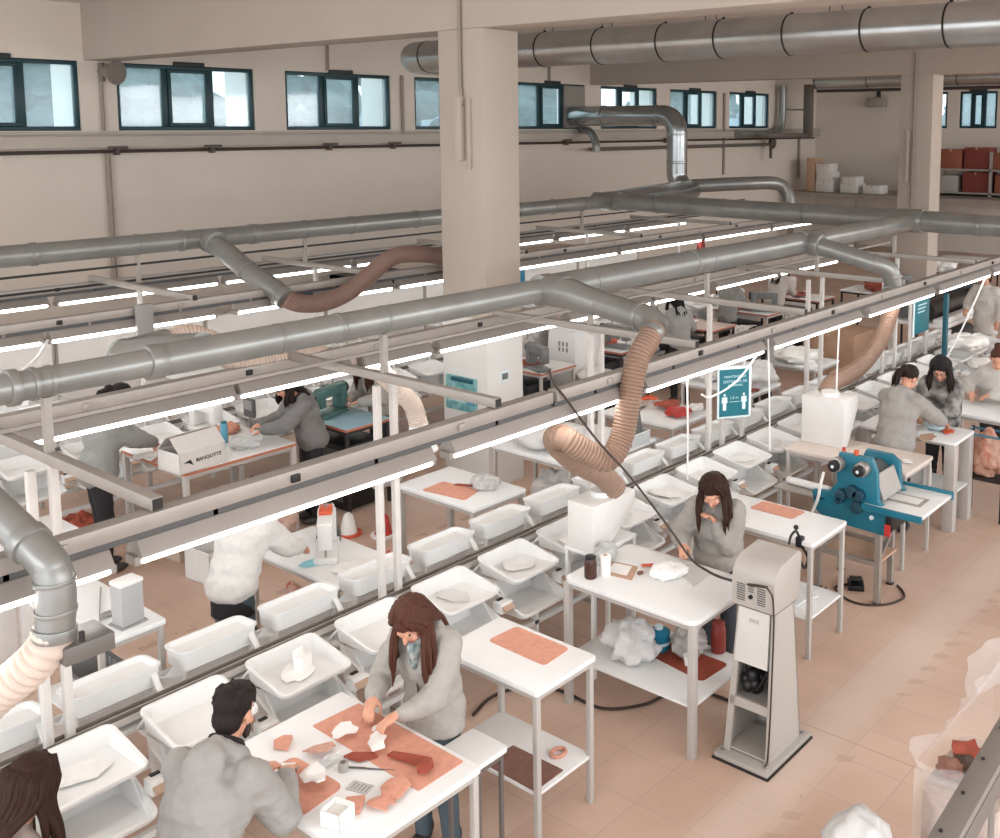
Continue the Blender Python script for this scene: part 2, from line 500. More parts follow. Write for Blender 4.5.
for k, (x, y, h, r) in enumerate([(10.5, 26, 7.2, 2.2), (15, 29, 6.6, 2.4), (20, 38, 6.2, 3.0), (24, 33, 7.6, 2.6), (33, 36, 7.4, 2.8), (44, 40, 7.0, 3.0), (52, 38, 7.6, 3.0), (62, 42, 7.4, 3.2), (46, 15, 7.4, 2.8), (44, 11, 7.4, 2.6)]):
    tree(x, y, h, r, tl[k])
m = MB(); V = []; nx, ny = 60, 3
loops = []
hill = []
for i in range(61):
    x = -20 + i * 2.6
    hill.append((x, 5.6 + 1.3 * mnoise.noise(Vector((x * 0.05, 3.1, 0))) + 0.35 * mnoise.noise(Vector((x * 0.3, 1.1, 0)))))
vs = []; fs = []
for (x, z) in hill: vs += [(x, 66, -0.2), (x, 76, z), (x, 120, z + 1)]
for i in range(60):
    for k in range(2): fs.append((i * 3 + k, i * 3 + 3 + k, i * 3 + 4 + k, i * 3 + 1 + k))
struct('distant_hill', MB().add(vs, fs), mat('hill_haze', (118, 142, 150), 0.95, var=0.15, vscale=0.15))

# conduits, boxes and pipes on walls and columns
def conduit(pts, r, label, mt=None, name='conduit', cat='pipe', group='conduits'):
    return solo(name, MB().tube([Vector(p) for p in pts], r, 8), mt or mat('conduit_grey', (150, 138, 126), 0.55), label, cat, pts[0], group)
conduit([(-4, YW - 0.1, 3.68), (33, YW - 0.1, 3.68)], 0.03, 'long dark pipe running along the wall under the window ledge', mat('dark_pipe', (70, 60, 54), 0.5))
conduit([(8.25, YW - 0.04, 5.0), (8.25, YW - 0.04, 4.02)], 0.03, 'short grey conduit below the alarm horn on the wall')
conduit([(8.28, YW - 0.06, 3.64), (8.28, YW - 0.06, 1.2)], 0.045, 'grey conduit dropping down the wall below the alarm horn')
conduit([(14.55, YW - 0.04, 5.15), (14.55, YW - 0.04, 3.95)], 0.035, 'thin conduit on the wall left of the near column')
conduit([(12.7, YW - 0.04, 6.0), (12.7, YW - 0.04, 5.18)], 0.025, 'short conduit above the third window from the left')
conduit([(19.2, YW - 0.04, 6.0), (19.2, YW - 0.04, 5.2)], 0.03, 'conduit above the window with the fan duct')
conduit([(27.2, YW - 0.04, 5.1), (27.2, YW - 0.04, 2.6)], 0.04, 'conduit on the wall between the last two windows')
conduit([(32.0, YW - 0.05, 3.9), (32.0, YW - 0.05, 2.3)], 0.045, 'pipe ending in a box near the far corner')
conduit([(7.97, 8.47, 6.0), (7.97, 8.47, 4.55), (7.97, 8.44, 4.3)], 0.02, 'conduit running down the beam onto the near column')
conduit([(20.77, 8.52, 5.6), (20.77, 8.52, 2.4)], 0.035, 'conduit running down the far column')
m = MB().box((7.92, 8.43, 3.72), (8.0, 8.53, 4.42)); m.box((7.955, 8.33, 3.62), (8.0, 8.36, 4.4))
struct('trim_2', MB().box((7.992, 8.142, 0), (8.568, 8.858, 1.95)), mat('white_dado', (226, 224, 220), 0.6), bevel=0.004)
solo('cable_trunking', m, BEAMM, 'beige cable trunking on the near column below the conduit', 'trunking', (7.97, 8.47, 3.7), bevel=0.006)
solo('cable_trunking', MB().box((20.74, 8.6, 2.9), (20.8, 8.68, 4.0)), BEAMM, 'slim beige trunking on the far column', 'trunking', (20.78, 8.64, 2.9), bevel=0.008)
h = thing('alarm_horn', 'grey horn loudspeaker on the wall between the first two windows', 'loudspeaker', (8.25, YW - 0.02, 4.98))
HG = mat('horn_grey', (128, 120, 112), 0.5)
part('horn', MB().tube([(0, 0, 0), (0.02, -0.15, 0), (0.05, -0.3, -0.02), (0.08, -0.4, -0.03)], [0.05, 0.09, 0.15, 0.2], 16), HG, h)
part('bracket', MB().box((-0.03, -0.12, -0.16), (0.03, 0.0, 0.14)), HG, h, bevel=0.005)
sw = thing('light_switch', 'grey light switch on the white side of the near column', 'switch', (8.27, 8.15, 1.27))
part('plate', MB().box((-0.07, -0.012, -0.06), (0.07, 0, 0.06)), SIGNW, sw, bevel=0.004)
part('rocker', MB().box((-0.045, -0.02, -0.035), (0.045, -0.012, 0.035)), mat('switch_grey', (110, 108, 106), 0.4), sw, bevel=0.003)
for k, (x, lab) in enumerate([(5.9, 'first bracket from the left under the window ledge'), (8.4, 'dark clamp on the ledge below the alarm horn'), (10.1, 'bracket on the ledge under the second window'), (12.6, 'bracket on the ledge under the third window'), (14.2, 'bracket on the ledge left of the near column'), (19.7, 'bracket on the ledge right of the near column'), (24.0, 'bracket on the ledge behind the fan pipe')]):
    m = MB().box((x - 0.16, YW - 0.2, 3.72), (x + 0.16, YW - 0.16, 3.765)); m.box((x - 0.03, YW - 0.19, 3.62), (x + 0.03, YW - 0.06, 3.73))
    solo('pipe_bracket', m, mat('bracket_dark', (84, 74, 68), 0.5), lab, 'bracket', (x, YW - 0.1, 3.7), 'brackets under the ledge', bevel=0.004)
# ================================================================ OVERHEAD: DUCTS, RAILS, LAMPS
def duct(label, pts, rad, loc=None, m=DUCT, name='duct', group='ducts', collars=(), straps=(), strapm=None, n=18):
    pts = [Vector(p) for p in pts]
    o = thing(name, label, 'duct', loc or pts[0], 0, group)
    part('duct_pipe', MB().tube(pts, rad, n), m, o, world=True)
    for p, d, r, w in collars:
        p = Vector(p); d = Vector(d).normalized()
        part('collar', MB().tube([p - d * w / 2, p + d * w / 2], r, n), m, o, world=True, bevel=0.004)
    for p, d, r in straps:
        p = Vector(p); d = Vector(d).normalized()
        part('clamp', MB().tube([p - d * 0.012, p + d * 0.012], r, n), strapm or DUCT, o, world=True)
    return o
def hang(o, p, ztop, r=0.006, mt=STEEL):
    part('hanger', MB().tube([p, (p[0], p[1], ztop)], r, 6), mt, o, world=True)
X1 = (1, 0, 0); Y1 = (0, 1, 0)
# duct over the near conveyor, growing in three steps
d1 = duct('long grey duct above the near conveyor, widening away from the viewer', [(-1.5, 5.55, 2.79), (2.9, 5.55, 2.79), (2.93, 5.55, 2.79), (6.05, 5.55, 2.79), (6.12, 5.55, 2.79), (13.6, 5.55, 2.79)],
          [0.078, 0.078, 0.094, 0.094, 0.12, 0.12],
          collars=[((x, 5.55, 2.79), X1, r, w) for x, r, w in ((2.12, 0.095, 0.05), (2.22, 0.088, 0.03), (2.86, 0.1, 0.09), (4.1, 0.1, 0.04), (6.1, 0.13, 0.12), (8.2, 0.128, 0.05), (10.45, 0.135, 0.1))],
          straps=[((x, 5.55, 2.79), X1, r) for x, r in ((2.3, 0.084), (3.65, 0.097), (4.47, 0.097), (6.68, 0.124), (8.48, 0.124), (10.8, 0.124), (12.4, 0.124))])
for x, r in ((2.28, .08), (4.47, .1), (6.68, .128), (8.48, .128), (10.8, .128), (13.0, .128)):
    part('bracket', MB().box((x - 0.02, 5.53, 2.42), (x + 0.02, 5.57, 2.79 - r)), RAILG, d1, world=True)
# duct of the far module
d2 = duct('long grey duct along the wall side module', [(-1.5, 10.9, 2.83), (13.7, 10.9, 2.83)], [0.11, 0.11],
          collars=[((x, 10.9, 2.83), X1, 0.12, w) for x, w in ((4.45, 0.06), (6.0, 0.05), (6.9, 0.1), (9.4, 0.06), (10.7, 0.06), (12.2, 0.05))],
          straps=[((x, 10.9, 2.83), X1, 0.117) for x in (5.5, 7.6, 8.3, 9.9, 11.4, 12.9)])
for x in (5.5, 7.6, 9.9, 12.9): part('bracket', MB().box((x - 0.015, 10.87, 2.42), (x + 0.015, 10.93, 2.74)), RAILG, d2, world=True)
# cross duct joining both
d3 = duct('cross duct joining the two module ducts in front of the far column', [(13.75, 11.3, 2.83), (13.6, 9.0, 2.83), (13.55, 5.2, 2.81), (13.4, 2.0, 2.8)], [0.14, 0.145, 0.145, 0.11],
          collars=[((13.74, 10.9, 2.83), Y1, 0.16, 0.3), ((13.56, 5.55, 2.81), Y1, 0.165, 0.34), ((13.5, 4.6, 2.8), Y1, 0.14, 0.06)],
          straps=[((13.66, 9.9, 2.83), Y1, 0.155), ((13.6, 8.6, 2.83), Y1, 0.155), ((13.57, 7.2, 2.82), Y1, 0.155)])
# duct coming from the fan in the window, with elbow and drop
v = [(20.05, YW + 0.1, 4.34), (20.05, 14.4, 4.34)] + arc((20.05, 14.4, 3.94), (0, 0, 0.4), (0, -0.4, 0), PI / 2, 8)[1:] + [(20.05, 14.0, 3.0)] + arc((20.05, 13.6, 3.0), (0, 0.4, 0), (0, 0, -0.4), PI / 2, 7)[1:] + [(16.8, 12.2, 2.72), (13.9, 11.2, 2.8)]
d4 = duct('wide shiny duct bending down from the window fan to the ducts', v, [0.245] * 2 + [0.245] * 9 + [0.24] * 7 + [0.22, 0.16], m=mat('polished_duct', (172, 176, 176), 0.22, 0.85, var=0.2, vscale=2.2, bump=0.1, bscale=4), n=22,
          collars=[((20.05, 16.2, 4.34), Y1, 0.26, 0.1), ((20.05, 14.6, 4.34), Y1, 0.255, 0.04), ((20.05, 14.0, 3.9), (0, 0, 1), 0.255, 0.04), ((20.05, 14.0, 3.25), (0, 0, 1), 0.255, 0.06)])
part('fan_plate', MB().box((19.76, YW - 0.03, 4.05), (20.55, YW + 0.03, 5.1)), mat('galvanised_plate', (150, 146, 140), 0.5, 0.4), d4, world=True)
duct('short grey duct elbow curling away behind the fan drop pipe', spline([(20.1, 13.6, 2.7), (21.0, 12.85, 2.74), (21.9, 12.4, 2.72), (22.1, 12.2, 2.5), (22.1, 12.1, 2.1)], 6), 0.16, n=16)
duct('small curved pipe under the fan duct at the wall', spline([(20.4, YW - 0.04, 4.0), (20.2, YW - 0.5, 3.95), (20.1, YW - 0.75, 3.7), (20.1, YW - 0.8, 3.45)], 6), 0.1, n=12)
# large ventilation duct under the ceiling
big = duct('large round silver ventilation duct hanging below the ceiling', [(12.8, 14.15, 5.26), (12.45, 14.12, 5.26)] + arc((12.5, 13.7, 5.26), (0, 0.42, 0), (-0.5, 0, 0), PI / 2, 6)[1:] + [(12.0, 13.4, 5.26), (12.0, -3, 5.26)], 0.262, m=DUCTB, n=28, group='ventilation ducts',
           straps=[((12.0, y, 5.26), Y1, 0.268) for y in (13.5, 12.0, 10.86, 9.73, 8.58, 7.63, 6.6, 5.54, 4.52)], strapm=DARK)
for y in (10.9, 9.75, 7.95, 6.1, 4.3):
    part('hanger_wire', MB().tube([(12.0, y - 0.26, 5.3), (12.0, y - 0.1, ZC)], 0.006, 5), DARK, big, world=True)
    part('hanger_wire', MB().tube([(12.0, y + 0.02, 5.2), (12.0, y - 0.1, ZC)], 0.006, 5), DARK, big, world=True)
for y in (10.86, 9.73, 8.58, 7.63, 6.6, 5.54, 4.52):
    part('bolt', MB().ell((12.0, y, 5.53), (0.025, 0.025, 0.02)), DARK, big, world=True)
vb = duct('second ventilation duct running along the far wall', [(30.0, 15.6, 5.48), (30.0, -3, 5.48)], 0.22, m=DUCTB, n=20, group='ventilation ducts',
     straps=[((30.0, y, 5.48), Y1, 0.23) for y in (15.55, 13.8, 11.0, 9.6)], strapm=DARK)
for y in (14.5, 12.0, 9.0): hang(vb, (30.0, y, 5.6), ZC)
conduit([(30.3, 15.7, 5.2), (30.3, 3.0, 5.2)], 0.05, 'dark rail under the far ventilation duct', mat('dark_pipe2', (70, 62, 56), 0.5))
fr = thing('duct_riser', 'square sheet-metal duct riser in the far left corner', 'duct', (31.0, 16.6, 3.75))
m = MB().box((30.9, 16.25, 3.75), (31.15, 16.5, 5.45))
part('riser', m, mat('riser_metal', (120, 112, 104), 0.5, 0.4), fr, world=True, bevel=0.01)
part('wall_bracket', MB().box((30.98, 16.5, 4.6), (31.06, YW - 0.02, 4.66)), STEEL, fr, world=True)
part('base_run', MB().box((28.3, 16.3, 3.72), (31.15, 16.75, 3.86)), mat('riser_metal', (120, 112, 104)), fr, world=True, bevel=0.01)
el = thing('duct_elbow', 'grey elbow duct hugging the last left window', 'duct', (30.3, 17.0, 3.9))
part('elbow', MB().tube(spline([(27.6, 17.0, 3.85), (29.7, 17.0, 3.85), (30.25, 17.0, 4.0), (30.4, 17.0, 4.4), (30.4, 17.0, 5.4)], 6), 0.12, 14), DUCT, el, world=True)
part('collar', MB().cyl((30.4, 17.0, 5.2), (30.4, 17.0, 5.35), 0.14), DUCT, el, world=True)
pv = thing('pipe_valve', 'valve and pipe stub at the end of the wall pipes', 'valve', (29.6, 16.9, 3.3))
part('body', MB().ell((29.6, 16.9, 3.55), (0.16, 0.12, 0.2)), mat('valve_dark', (84, 78, 72), 0.5, 0.4), pv, world=True)
part('pipe', MB().tube([(20.4, 16.95, 3.5), (29.6, 16.95, 3.5)], 0.05, 8), mat('riser_metal', (120, 112, 104)), pv, world=True)
part('stub', MB().tube([(29.5, 16.9, 3.5), (29.5, 16.9, 3.05)], 0.05, 8), mat('valve_dark', (84, 78, 72)), pv, world=True)
cm = thing('wall_camera', 'small grey box with bracket on the far wall beside the corner', 'camera', (XF, 14.9, 4.95))
part('housing', MB().box((XF - 0.35, 14.6, 4.72), (XF - 0.05, 15.2, 5.05)), RAILG, cm, world=True, bevel=0.02)
part('bracket', MB().box((XF - 0.15, 14.86, 5.05), (XF, 14.94, 5.3)), DARK, cm, world=True)

# branches with flexible hoses
def branch(label, pipe, rp, hose, rh, hm, collars=(), extra=None, pitch=0.026, rib=0.13):
    o = thing('suction_branch', label, 'suction hose', pipe[0], 0, 'suction branches')
    part('pipe', MB().tube(spline(pipe, 6), rp, 18), DUCT, o, world=True)
    for p, d, r, w in collars:
        p = Vector(p); d = Vector(d).normalized()
        part('collar', MB().tube([p - d * w / 2, p + d * w / 2], r, 18), DUCT, o, world=True, bevel=0.003)
    part('flexible_hose', hose_mb(hose, rh, pitch, rib), hm, o, world=True, smooth=80)
    return o
b1 = branch('nearest suction branch at the left edge with a white ribbed hose',
       [(1.58, 5.5, 2.8), (1.6, 5.2, 2.73), (1.64, 4.75, 2.58), (1.70, 4.3, 2.40), (1.715, 4.22, 2.33), (1.715, 4.2, 2.24), (1.70, 4.2, 2.08)], 0.074,
       [(1.70, 4.2, 2.1), (1.67, 4.22, 2.02), (1.61, 4.3, 1.92), (1.53, 4.42, 1.8), (1.42, 4.55, 1.62), (1.3, 4.6, 1.42)], 0.07, HOSEW, pitch=0.042, rib=0.2,
       collars=[((1.69, 4.36, 2.425), (0.06, -0.45, -0.18), 0.085, 0.06), ((1.715, 4.21, 2.3), (0, 0, 1), 0.08, 0.02), ((1.71, 4.2, 2.18), (0, 0, 1), 0.08, 0.02), ((1.70, 4.2, 2.09), (0.1, 0, 1), 0.084, 0.05)])
gb = MB(); 
gb.box((1.70, 4.12, 1.965), (1.90, 4.30, 2.04))
part('damper_box', gb, mat('damper_grey', (112, 108, 104), 0.45, 0.2), b1, world=True, bevel=0.006)
part('damper_screw', MB().cyl((1.76, 4.1, 2.06), (1.76, 4.1, 2.1), 0.012, 8), DARK, b1, world=True)
b2 = branch('suction branch with a tan ribbed hose looping above the first white hood',
       [(6.12, 5.55, 2.79), (6.13, 5.2, 2.76), (6.13, 4.7, 2.69), (6.12, 4.5, 2.66), (6.06, 4.42, 2.6)], 0.1,
       [(6.06, 4.42, 2.62), (5.95, 4.4, 2.55), (5.82, 4.4, 2.42), (5.72, 4.4, 2.14), (5.64, 4.4, 1.9), (5.51, 4.42, 1.77), (5.37, 4.5, 1.84), (5.26, 4.62, 1.95), (5.38, 4.8, 1.86), (5.59, 4.8, 1.66), (5.82, 4.72, 1.5), (5.93, 4.68, 1.36)], 0.078, HOSE,
       collars=[((6.12, 5.4, 2.79), (0, 1, 0.1), 0.13, 0.12), ((6.13, 4.62, 2.68), (0, -1, -0.12), 0.108, 0.05), ((6.02, 4.41, 2.6), (1, 0, 0.7), 0.09, 0.05)])
m = MB().tube([(6.1, 5.52, 2.79), (6.12, 5.3, 2.78), (6.13, 5.0, 2.73)], [0.13, 0.125, 0.1], 18)
part('reducer', m, DUCT, b2, world=True)
branch('suction branch with a brown hose reaching the second white hood',
       [(10.45, 5.55, 2.79), (10.5, 5.2, 2.72), (10.55, 4.8, 2.62), (10.66, 4.62, 2.54), (10.72, 4.58, 2.4), (10.74, 4.58, 2.26)], 0.1,
       [(10.74, 4.58, 2.3), (10.76, 4.6, 2.12), (10.52, 4.6, 1.82), (10.2, 4.65, 1.58), (9.84, 4.68, 1.5), (9.6, 4.7, 1.48), (9.45, 4.7, 1.43), (9.42, 4.7, 1.34)], 0.082, HOSE,
       collars=[((10.46, 5.4, 2.77), (0, 1, 0.1), 0.125, 0.14), ((10.58, 4.74, 2.6), (0.1, -1, -0.4), 0.11, 0.04), ((10.71, 4.58, 2.46), (0.1, -0.1, -1), 0.108, 0.03), ((10.73, 4.58, 2.33), (0, 0, 1), 0.108, 0.05)])
branch('suction branch of the wall side duct with a long brown hose',
       [(6.3, 10.9, 2.83), (6.28, 10.5, 2.72), (6.25, 9.95, 2.52), (6.27, 9.6, 2.4), (6.3, 9.4, 2.28)], 0.11,
       [(6.3, 9.42, 2.3), (6.47, 9.4, 2.22), (6.79, 9.4, 2.19), (7.12, 9.4, 2.27), (7.43, 9.4, 2.44), (7.7, 9.4, 2.58), (8.0, 9.4, 2.6), (8.5, 9.4, 2.5), (9.0, 9.4, 2.2)], 0.088, mat('brown_flexible_hose', (140, 112, 100), 0.5, var=0.1),
       collars=[((6.3, 10.75, 2.8), (0, 1, 0.2), 0.14, 0.16), ((6.25, 10.0, 2.54), (0, -1, -0.4), 0.12, 0.05), ((6.29, 9.47, 2.32), (0.1, -0.8, -0.5), 0.12, 0.04)])
b4 = branch('grey suction branch behind the near duct with a hose running beside it',
       [(3.2, 5.62, 2.8), (3.18, 6.0, 2.74), (3.2, 6.5, 2.64), (3.3, 6.75, 2.6), (3.62, 6.85, 2.6)], 0.095,
       [(3.6, 6.85, 2.6), (3.8, 6.86, 2.62), (3.95, 6.8, 2.55), (4.05, 6.72, 2.42), (4.25, 6.7, 2.37), (4.6, 6.7, 2.36), (5.0, 6.75, 2.25), (5.4, 6.85, 2.1), (5.6, 6.9, 1.95), (5.74, 6.9, 1.8), (5.86, 6.9, 1.66), (5.92, 6.9, 1.48)], 0.075, HOSEW,
       collars=[((3.24, 6.66, 2.61), (0.6, 1, 0), 0.105, 0.06), ((3.6, 6.85, 2.6), (1, 0, 0), 0.1, 0.06)])
part('hood_cone', MB().tube([(5.92, 6.9, 1.5), (5.93, 6.9, 1.38), (5.94, 6.9, 1.24)], [0.08, 0.1, 0.16], 18), PLAST, b4, world=True)

# lamp rails: trunking + strip lamps
def lamp(x0, x1, y, z, label, seed=0):
    L = x1 - x0; c = Vector(((x0 + x1) / 2, y, z))
    o = thing('strip_lamp', label, 'lamp', c, 0, 'strip lamps on the lamp rails')
    h = L / 2
    prof = [(-0.03, 0.095), (0.03, 0.095), (0.075, 0.03), (0.075, 0.022), (-0.075, 0.022), (-0.075, 0.03)]
    M = Matrix(((0, 0, 1, 0), (1, 0, 0, 0), (0, 1, 0, 0), (0, 0, 0, 1)))
    part('fixture', MB().prism(prof, -h, h, M), FIXG, o, bevel=0.003)
    t = MB()
    for yy in (-0.03, 0.03): t.cyl((-h + 0.01, yy, 0.0), (h - 0.01, yy, 0.0), 0.019, 10)
    part('tube', t, TUBE, o)
    for sx in (-1, 1):
        part('end_cap', MB().box((sx * h - 0.02, -0.045, -0.018), (sx * h + 0.02, 0.045, 0.024)), FIXG, o, bevel=0.004)
        part('clip', MB().box((sx * h * 0.55 - 0.012, -0.02, 0.09), (sx * h * 0.55 + 0.012, 0.02, 0.135)), STEEL, o)
    return o
def rail(x0, x1, y, z, label):
    o = thing('lamp_rail', label, 'rail', ((x0 + x1) / 2, y, z), 0, 'lamp rails')
    part('trunking', MB().box((x0, y - 0.045, z), (x1, y + 0.045, z + 0.075)), RAILG, o, world=True, bevel=0.006)
    for k in range(int((x1 - x0) / 1.15)):
        x = x0 + 0.55 + k * 1.15
        part('socket', MB().box((x - 0.025, y - 0.06, z + 0.015), (x + 0.025, y - 0.044, z + 0.055)), BLACK if k % 2 else RAILG, o, world=True, bevel=0.003)
    part('lower_channel', MB().box((x0, y - 0.02, z - 0.035), (x1, y + 0.02, z)), GREYD, o, world=True)
    return o
R1 = [(x0 + 0.0, x1) for x0, x1 in ((0.2, 2.06), (2.18, 3.93), (4.08, 5.84), (6.0, 7.72), (7.9, 9.66), (9.85, 11.62), (11.79, 13.55), (13.7, 15.5))]
R2 = [(2.55, 3.98), (4.02, 5.0), (5.12, 5.83), (5.92, 7.46), (7.62, 8.98), (9.05, 10.1), (10.3, 11.75), (11.85, 13.5)]
R4 = [(2.6, 3.95), (4.02, 5.62), (5.86, 6.64), (6.85, 7.9), (8.0, 9.9), (10.0, 12.2), (12.3, 14.5), (14.6, 16.8), (16.9, 18.9)]
R3 = [(2.8, 4.9), (5.0, 6.9), (7.0, 8.9), (9.0, 10.9), (11.0, 13.1), (13.25, 15.1), (15.25, 17.1)]
for nm, RR, y, zz in (('front lamp rail', R1, 4.5, 2.15), ('second lamp rail, behind the near duct', R2, 6.65, 2.17), ('third lamp rail, beyond the aisle', R4, 9.65, 2.18), ('rearmost lamp rail by the wall', R3, 11.75, 2.16)):
    for k, (a, b) in enumerate(RR):
        lamp(a, b, y, zz, '%s strip lamp from the left on the %s' % (ORD[k + 1], nm))
rail(-1.0, 4.98, 4.5, 2.28, 'near half of the front lamp rail, ending above the tan ribbed hose')
rail(5.02, 16.5, 4.5, 2.28, 'far half of the front lamp rail')
rail(2.4, 14.0, 6.65, 2.3, 'second lamp rail behind the near duct')
rail(2.4, 19.0, 9.65, 2.31, 'third lamp rail beyond the aisle')
rail(1.0, 18.5, 11.75, 2.29, 'rearmost lamp rail by the wall')
for k, (y, z, x0, x1) in enumerate(((10.9, 2.62, 2.0, 18.0), (11.68, 2.33, 1.0, 18.0), (6.05, 2.44, 2.2, 14.0), (10.9, 2.1, 3.0, 18.0))):
    solo('cable_rail', MB().bar((x0, y, z), (x1, y, z), 0.022, 0.022), (DARK, DARK, RAILG, RAILG)[k],
         ('thin dark rail below the wall side duct', 'thin dark rail above the rearmost strip lamps', 'thin grey rail on the crossbars behind the near duct', 'low pale rail under the wall side duct')[k], 'rail', (x0, y, z), 'thin cable rails')
# crossbars on posts
def crossbar(x, y0, y1, z, label):
    o = thing('crossbar', label, 'crossbar', (x, (y0 + y1) / 2, z), 0, 'crossbars carrying the lamp rails')
    part('bar', MB().box((x - 0.028, y0, z - 0.03), (x + 0.028, y1, z + 0.03)), RAILG, o, world=True, bevel=0.004)
    for y in (y0, y1): part('end_cap', MB().box((x - 0.024, y - 0.004, z - 0.026), (x + 0.024, y + 0.004, z + 0.026)), DARK, o, world=True)
    for y in (y0 + 0.04, y1 - 0.04): part('drop_hook', MB().box((x - 0.012, y - 0.012, z - 0.09), (x + 0.012, y + 0.012, z - 0.03)), STEEL, o, world=True)
    return o
CX = [2.28, 4.47, 6.68, 8.48, 10.8, 13.0]
for k, x in enumerate(CX): crossbar(x, 4.46, 6.69, 2.39, '%s crossbar from the left over the near conveyor' % ORD[k + 1])
for k, x in enumerate((3.4, 5.4, 7.6, 10.2, 12.8, 15.4)): crossbar(x, 9.6, 11.8, 2.4, '%s crossbar from the left over the far conveyor' % ORD[k + 1])
def post(x, y, z1, label):
    o = thing('post', label, 'post', (x, y, 0), 0, 'white posts along the conveyors')
    part('tube', MB().box((-0.022, -0.022, 0), (0.022, 0.022, z1)), mat('post_paint', (212, 207, 202), 0.4, var=0.05), o, bevel=0.004)
    part('foot_plate', MB().box((-0.06, -0.06, 0), (0.06, 0.06, 0.012)), STEEL, o)
PX = [(2.16, 2.36), (2.27, 2.36), (4.36, 2.36), (4.5, 2.36), (6.62, 2.36), (6.76, 2.36), (8.46, 2.36), (8.71, 1.75), (9.1, 1.75), (10.51, 2.36), (10.85, 2.36), (12.6, 2.2), (13.0, 2.36), (13.5, 1.85), (14.1, 1.85)]
for k, (x, z) in enumerate(PX): post(x, 5.5, z, '%s white post from the left on the near conveyor' % ORD[k + 1])
for k, x in enumerate((3.4, 5.4, 7.6, 10.2, 12.8, 15.4)): post(x, 10.7, 2.37, '%s white post from the left on the far conveyor' % ORD[k + 1])
# bracket hanging the far hose
solo('hanging_plate', MB().box((4.76, 9.5, 2.06), (4.92, 9.55, 2.42)), GREYP, 'grey plate hanging from the third lamp rail', 'plate', (4.84, 9.52, 2.06), bevel=0.005)
# hanging cables
def cable(pts, r, label, m=CABLE, name='cable', group='hanging cables'):
    return solo(name, MB().tube(spline(pts, 8), r, 6), m, label, 'cable', pts[0], group)
cable([(4.98, 4.5, 2.5), (5.0, 4.46, 2.4), (5.07, 4.43, 2.3), (5.3, 4.36, 1.98), (5.55, 4.25, 1.66), (5.74, 4.05, 1.28), (5.79, 3.9, 1.08), (5.68, 3.7, 1.09), (5.57, 3.5, 1.13), (5.48, 3.25, 1.19), (5.42, 3.08, 1.24)], 0.009, 'dark cable sagging from the lamp rail across the hose to the grey tower')
cable([(9.27, 4.5, 2.28), (9.24, 4.5, 1.7), (9.2, 4.48, 1.3), (9.16, 4.45, 1.0)], 0.008, 'white cord hanging beside the second white hood', PLAST)
cable([(7.86, 4.5, 2.28), (7.9, 4.5, 1.8), (7.93, 4.5, 1.2)], 0.008, 'white cord hanging right of the blue distancing sign', PLAST)
cable([(6.6, 4.5, 2.28), (6.62, 4.5, 1.7), (6.62, 4.5, 1.3)], 0.008, 'white cord hanging left of the dark grey bag', PLAST)
cable([(7.72, 4.46, 2.2), (7.3, 4.46, 1.98), (6.9, 4.46, 1.92), (6.75, 4.46, 1.97)], 0.008, 'white cable swinging in front of the blue distancing sign', PLAST)
cable([(13.6, 4.5, 2.2), (13.2, 4.5, 1.9), (12.6, 4.5, 1.5), (12.1, 4.5, 1.22)], 0.01, 'white cable hanging slantwise near the standing worker', PLAST)
cable([(4.0, 9.62, 2.2), (3.85, 9.5, 2.08), (3.6, 9.4, 1.95), (3.45, 9.3, 1.84)], 0.014, 'white cable end hanging from the third lamp rail', PLAST)
# ================================================================ CONVEYORS WITH TRAYS
def rrect(x0, x1, y0, y1, r, n=4):
    out = []
    for cx, cy, a0 in ((x1 - r, y1 - r, 0), (x0 + r, y1 - r, PI / 2), (x0 + r, y0 + r, PI), (x1 - r, y0 + r, 1.5 * PI)):
        for i in range(n + 1):
            a = a0 + PI / 2 * i / n
            out.append((cx + r * math.cos(a), cy + r * math.sin(a)))
    return out
def tray_mb(x0, x1, y0, y1, zb, zf, zr, r=0.045, wall=0.008, inset=0.03, zbf=None, deep=0.0):
    """open bin; y0 = front lip (rim height zf), y1 = back wall (rim height zr)"""
    def rim(y): return zf + (zr - zf) * max(0, min(1, (y - y0) / (y1 - y0)))
    zbf = zb if zbf is None else zbf
    def flo(y): return zbf + (zb - zbf) * max(0, min(1, (y - y0) / (y1 - y0)))
    outer = rrect(x0, x1, y0, y1, r)
    low = rrect(x0 + inset, x1 - inset, y0 + inset, y1 - 0.01, r)
    inr = rrect(x0 + wall, x1 - wall, y0 + wall, y1 - wall, r - wall)
    inl = rrect(x0 + inset + wall, x1 - inset - wall, y0 + inset + wall, y1 - 0.01 - wall, r - wall)
    lip = rrect(x0 - 0.01, x1 + 0.01, y0 - 0.01, y1 + 0.01, r + 0.01)
    L = [[(x, y, flo(y) - deep) for x, y in low], [(x, y, rim(y) - 0.012) for x, y in outer], [(x, y, rim(y) - 0.012) for x, y in lip], [(x, y, rim(y)) for x, y in lip],
         [(x, y, rim(y)) for x, y in inr], [(x, y, flo(y) + 0.008) for x, y in inl]]
    return MB().loft(L)
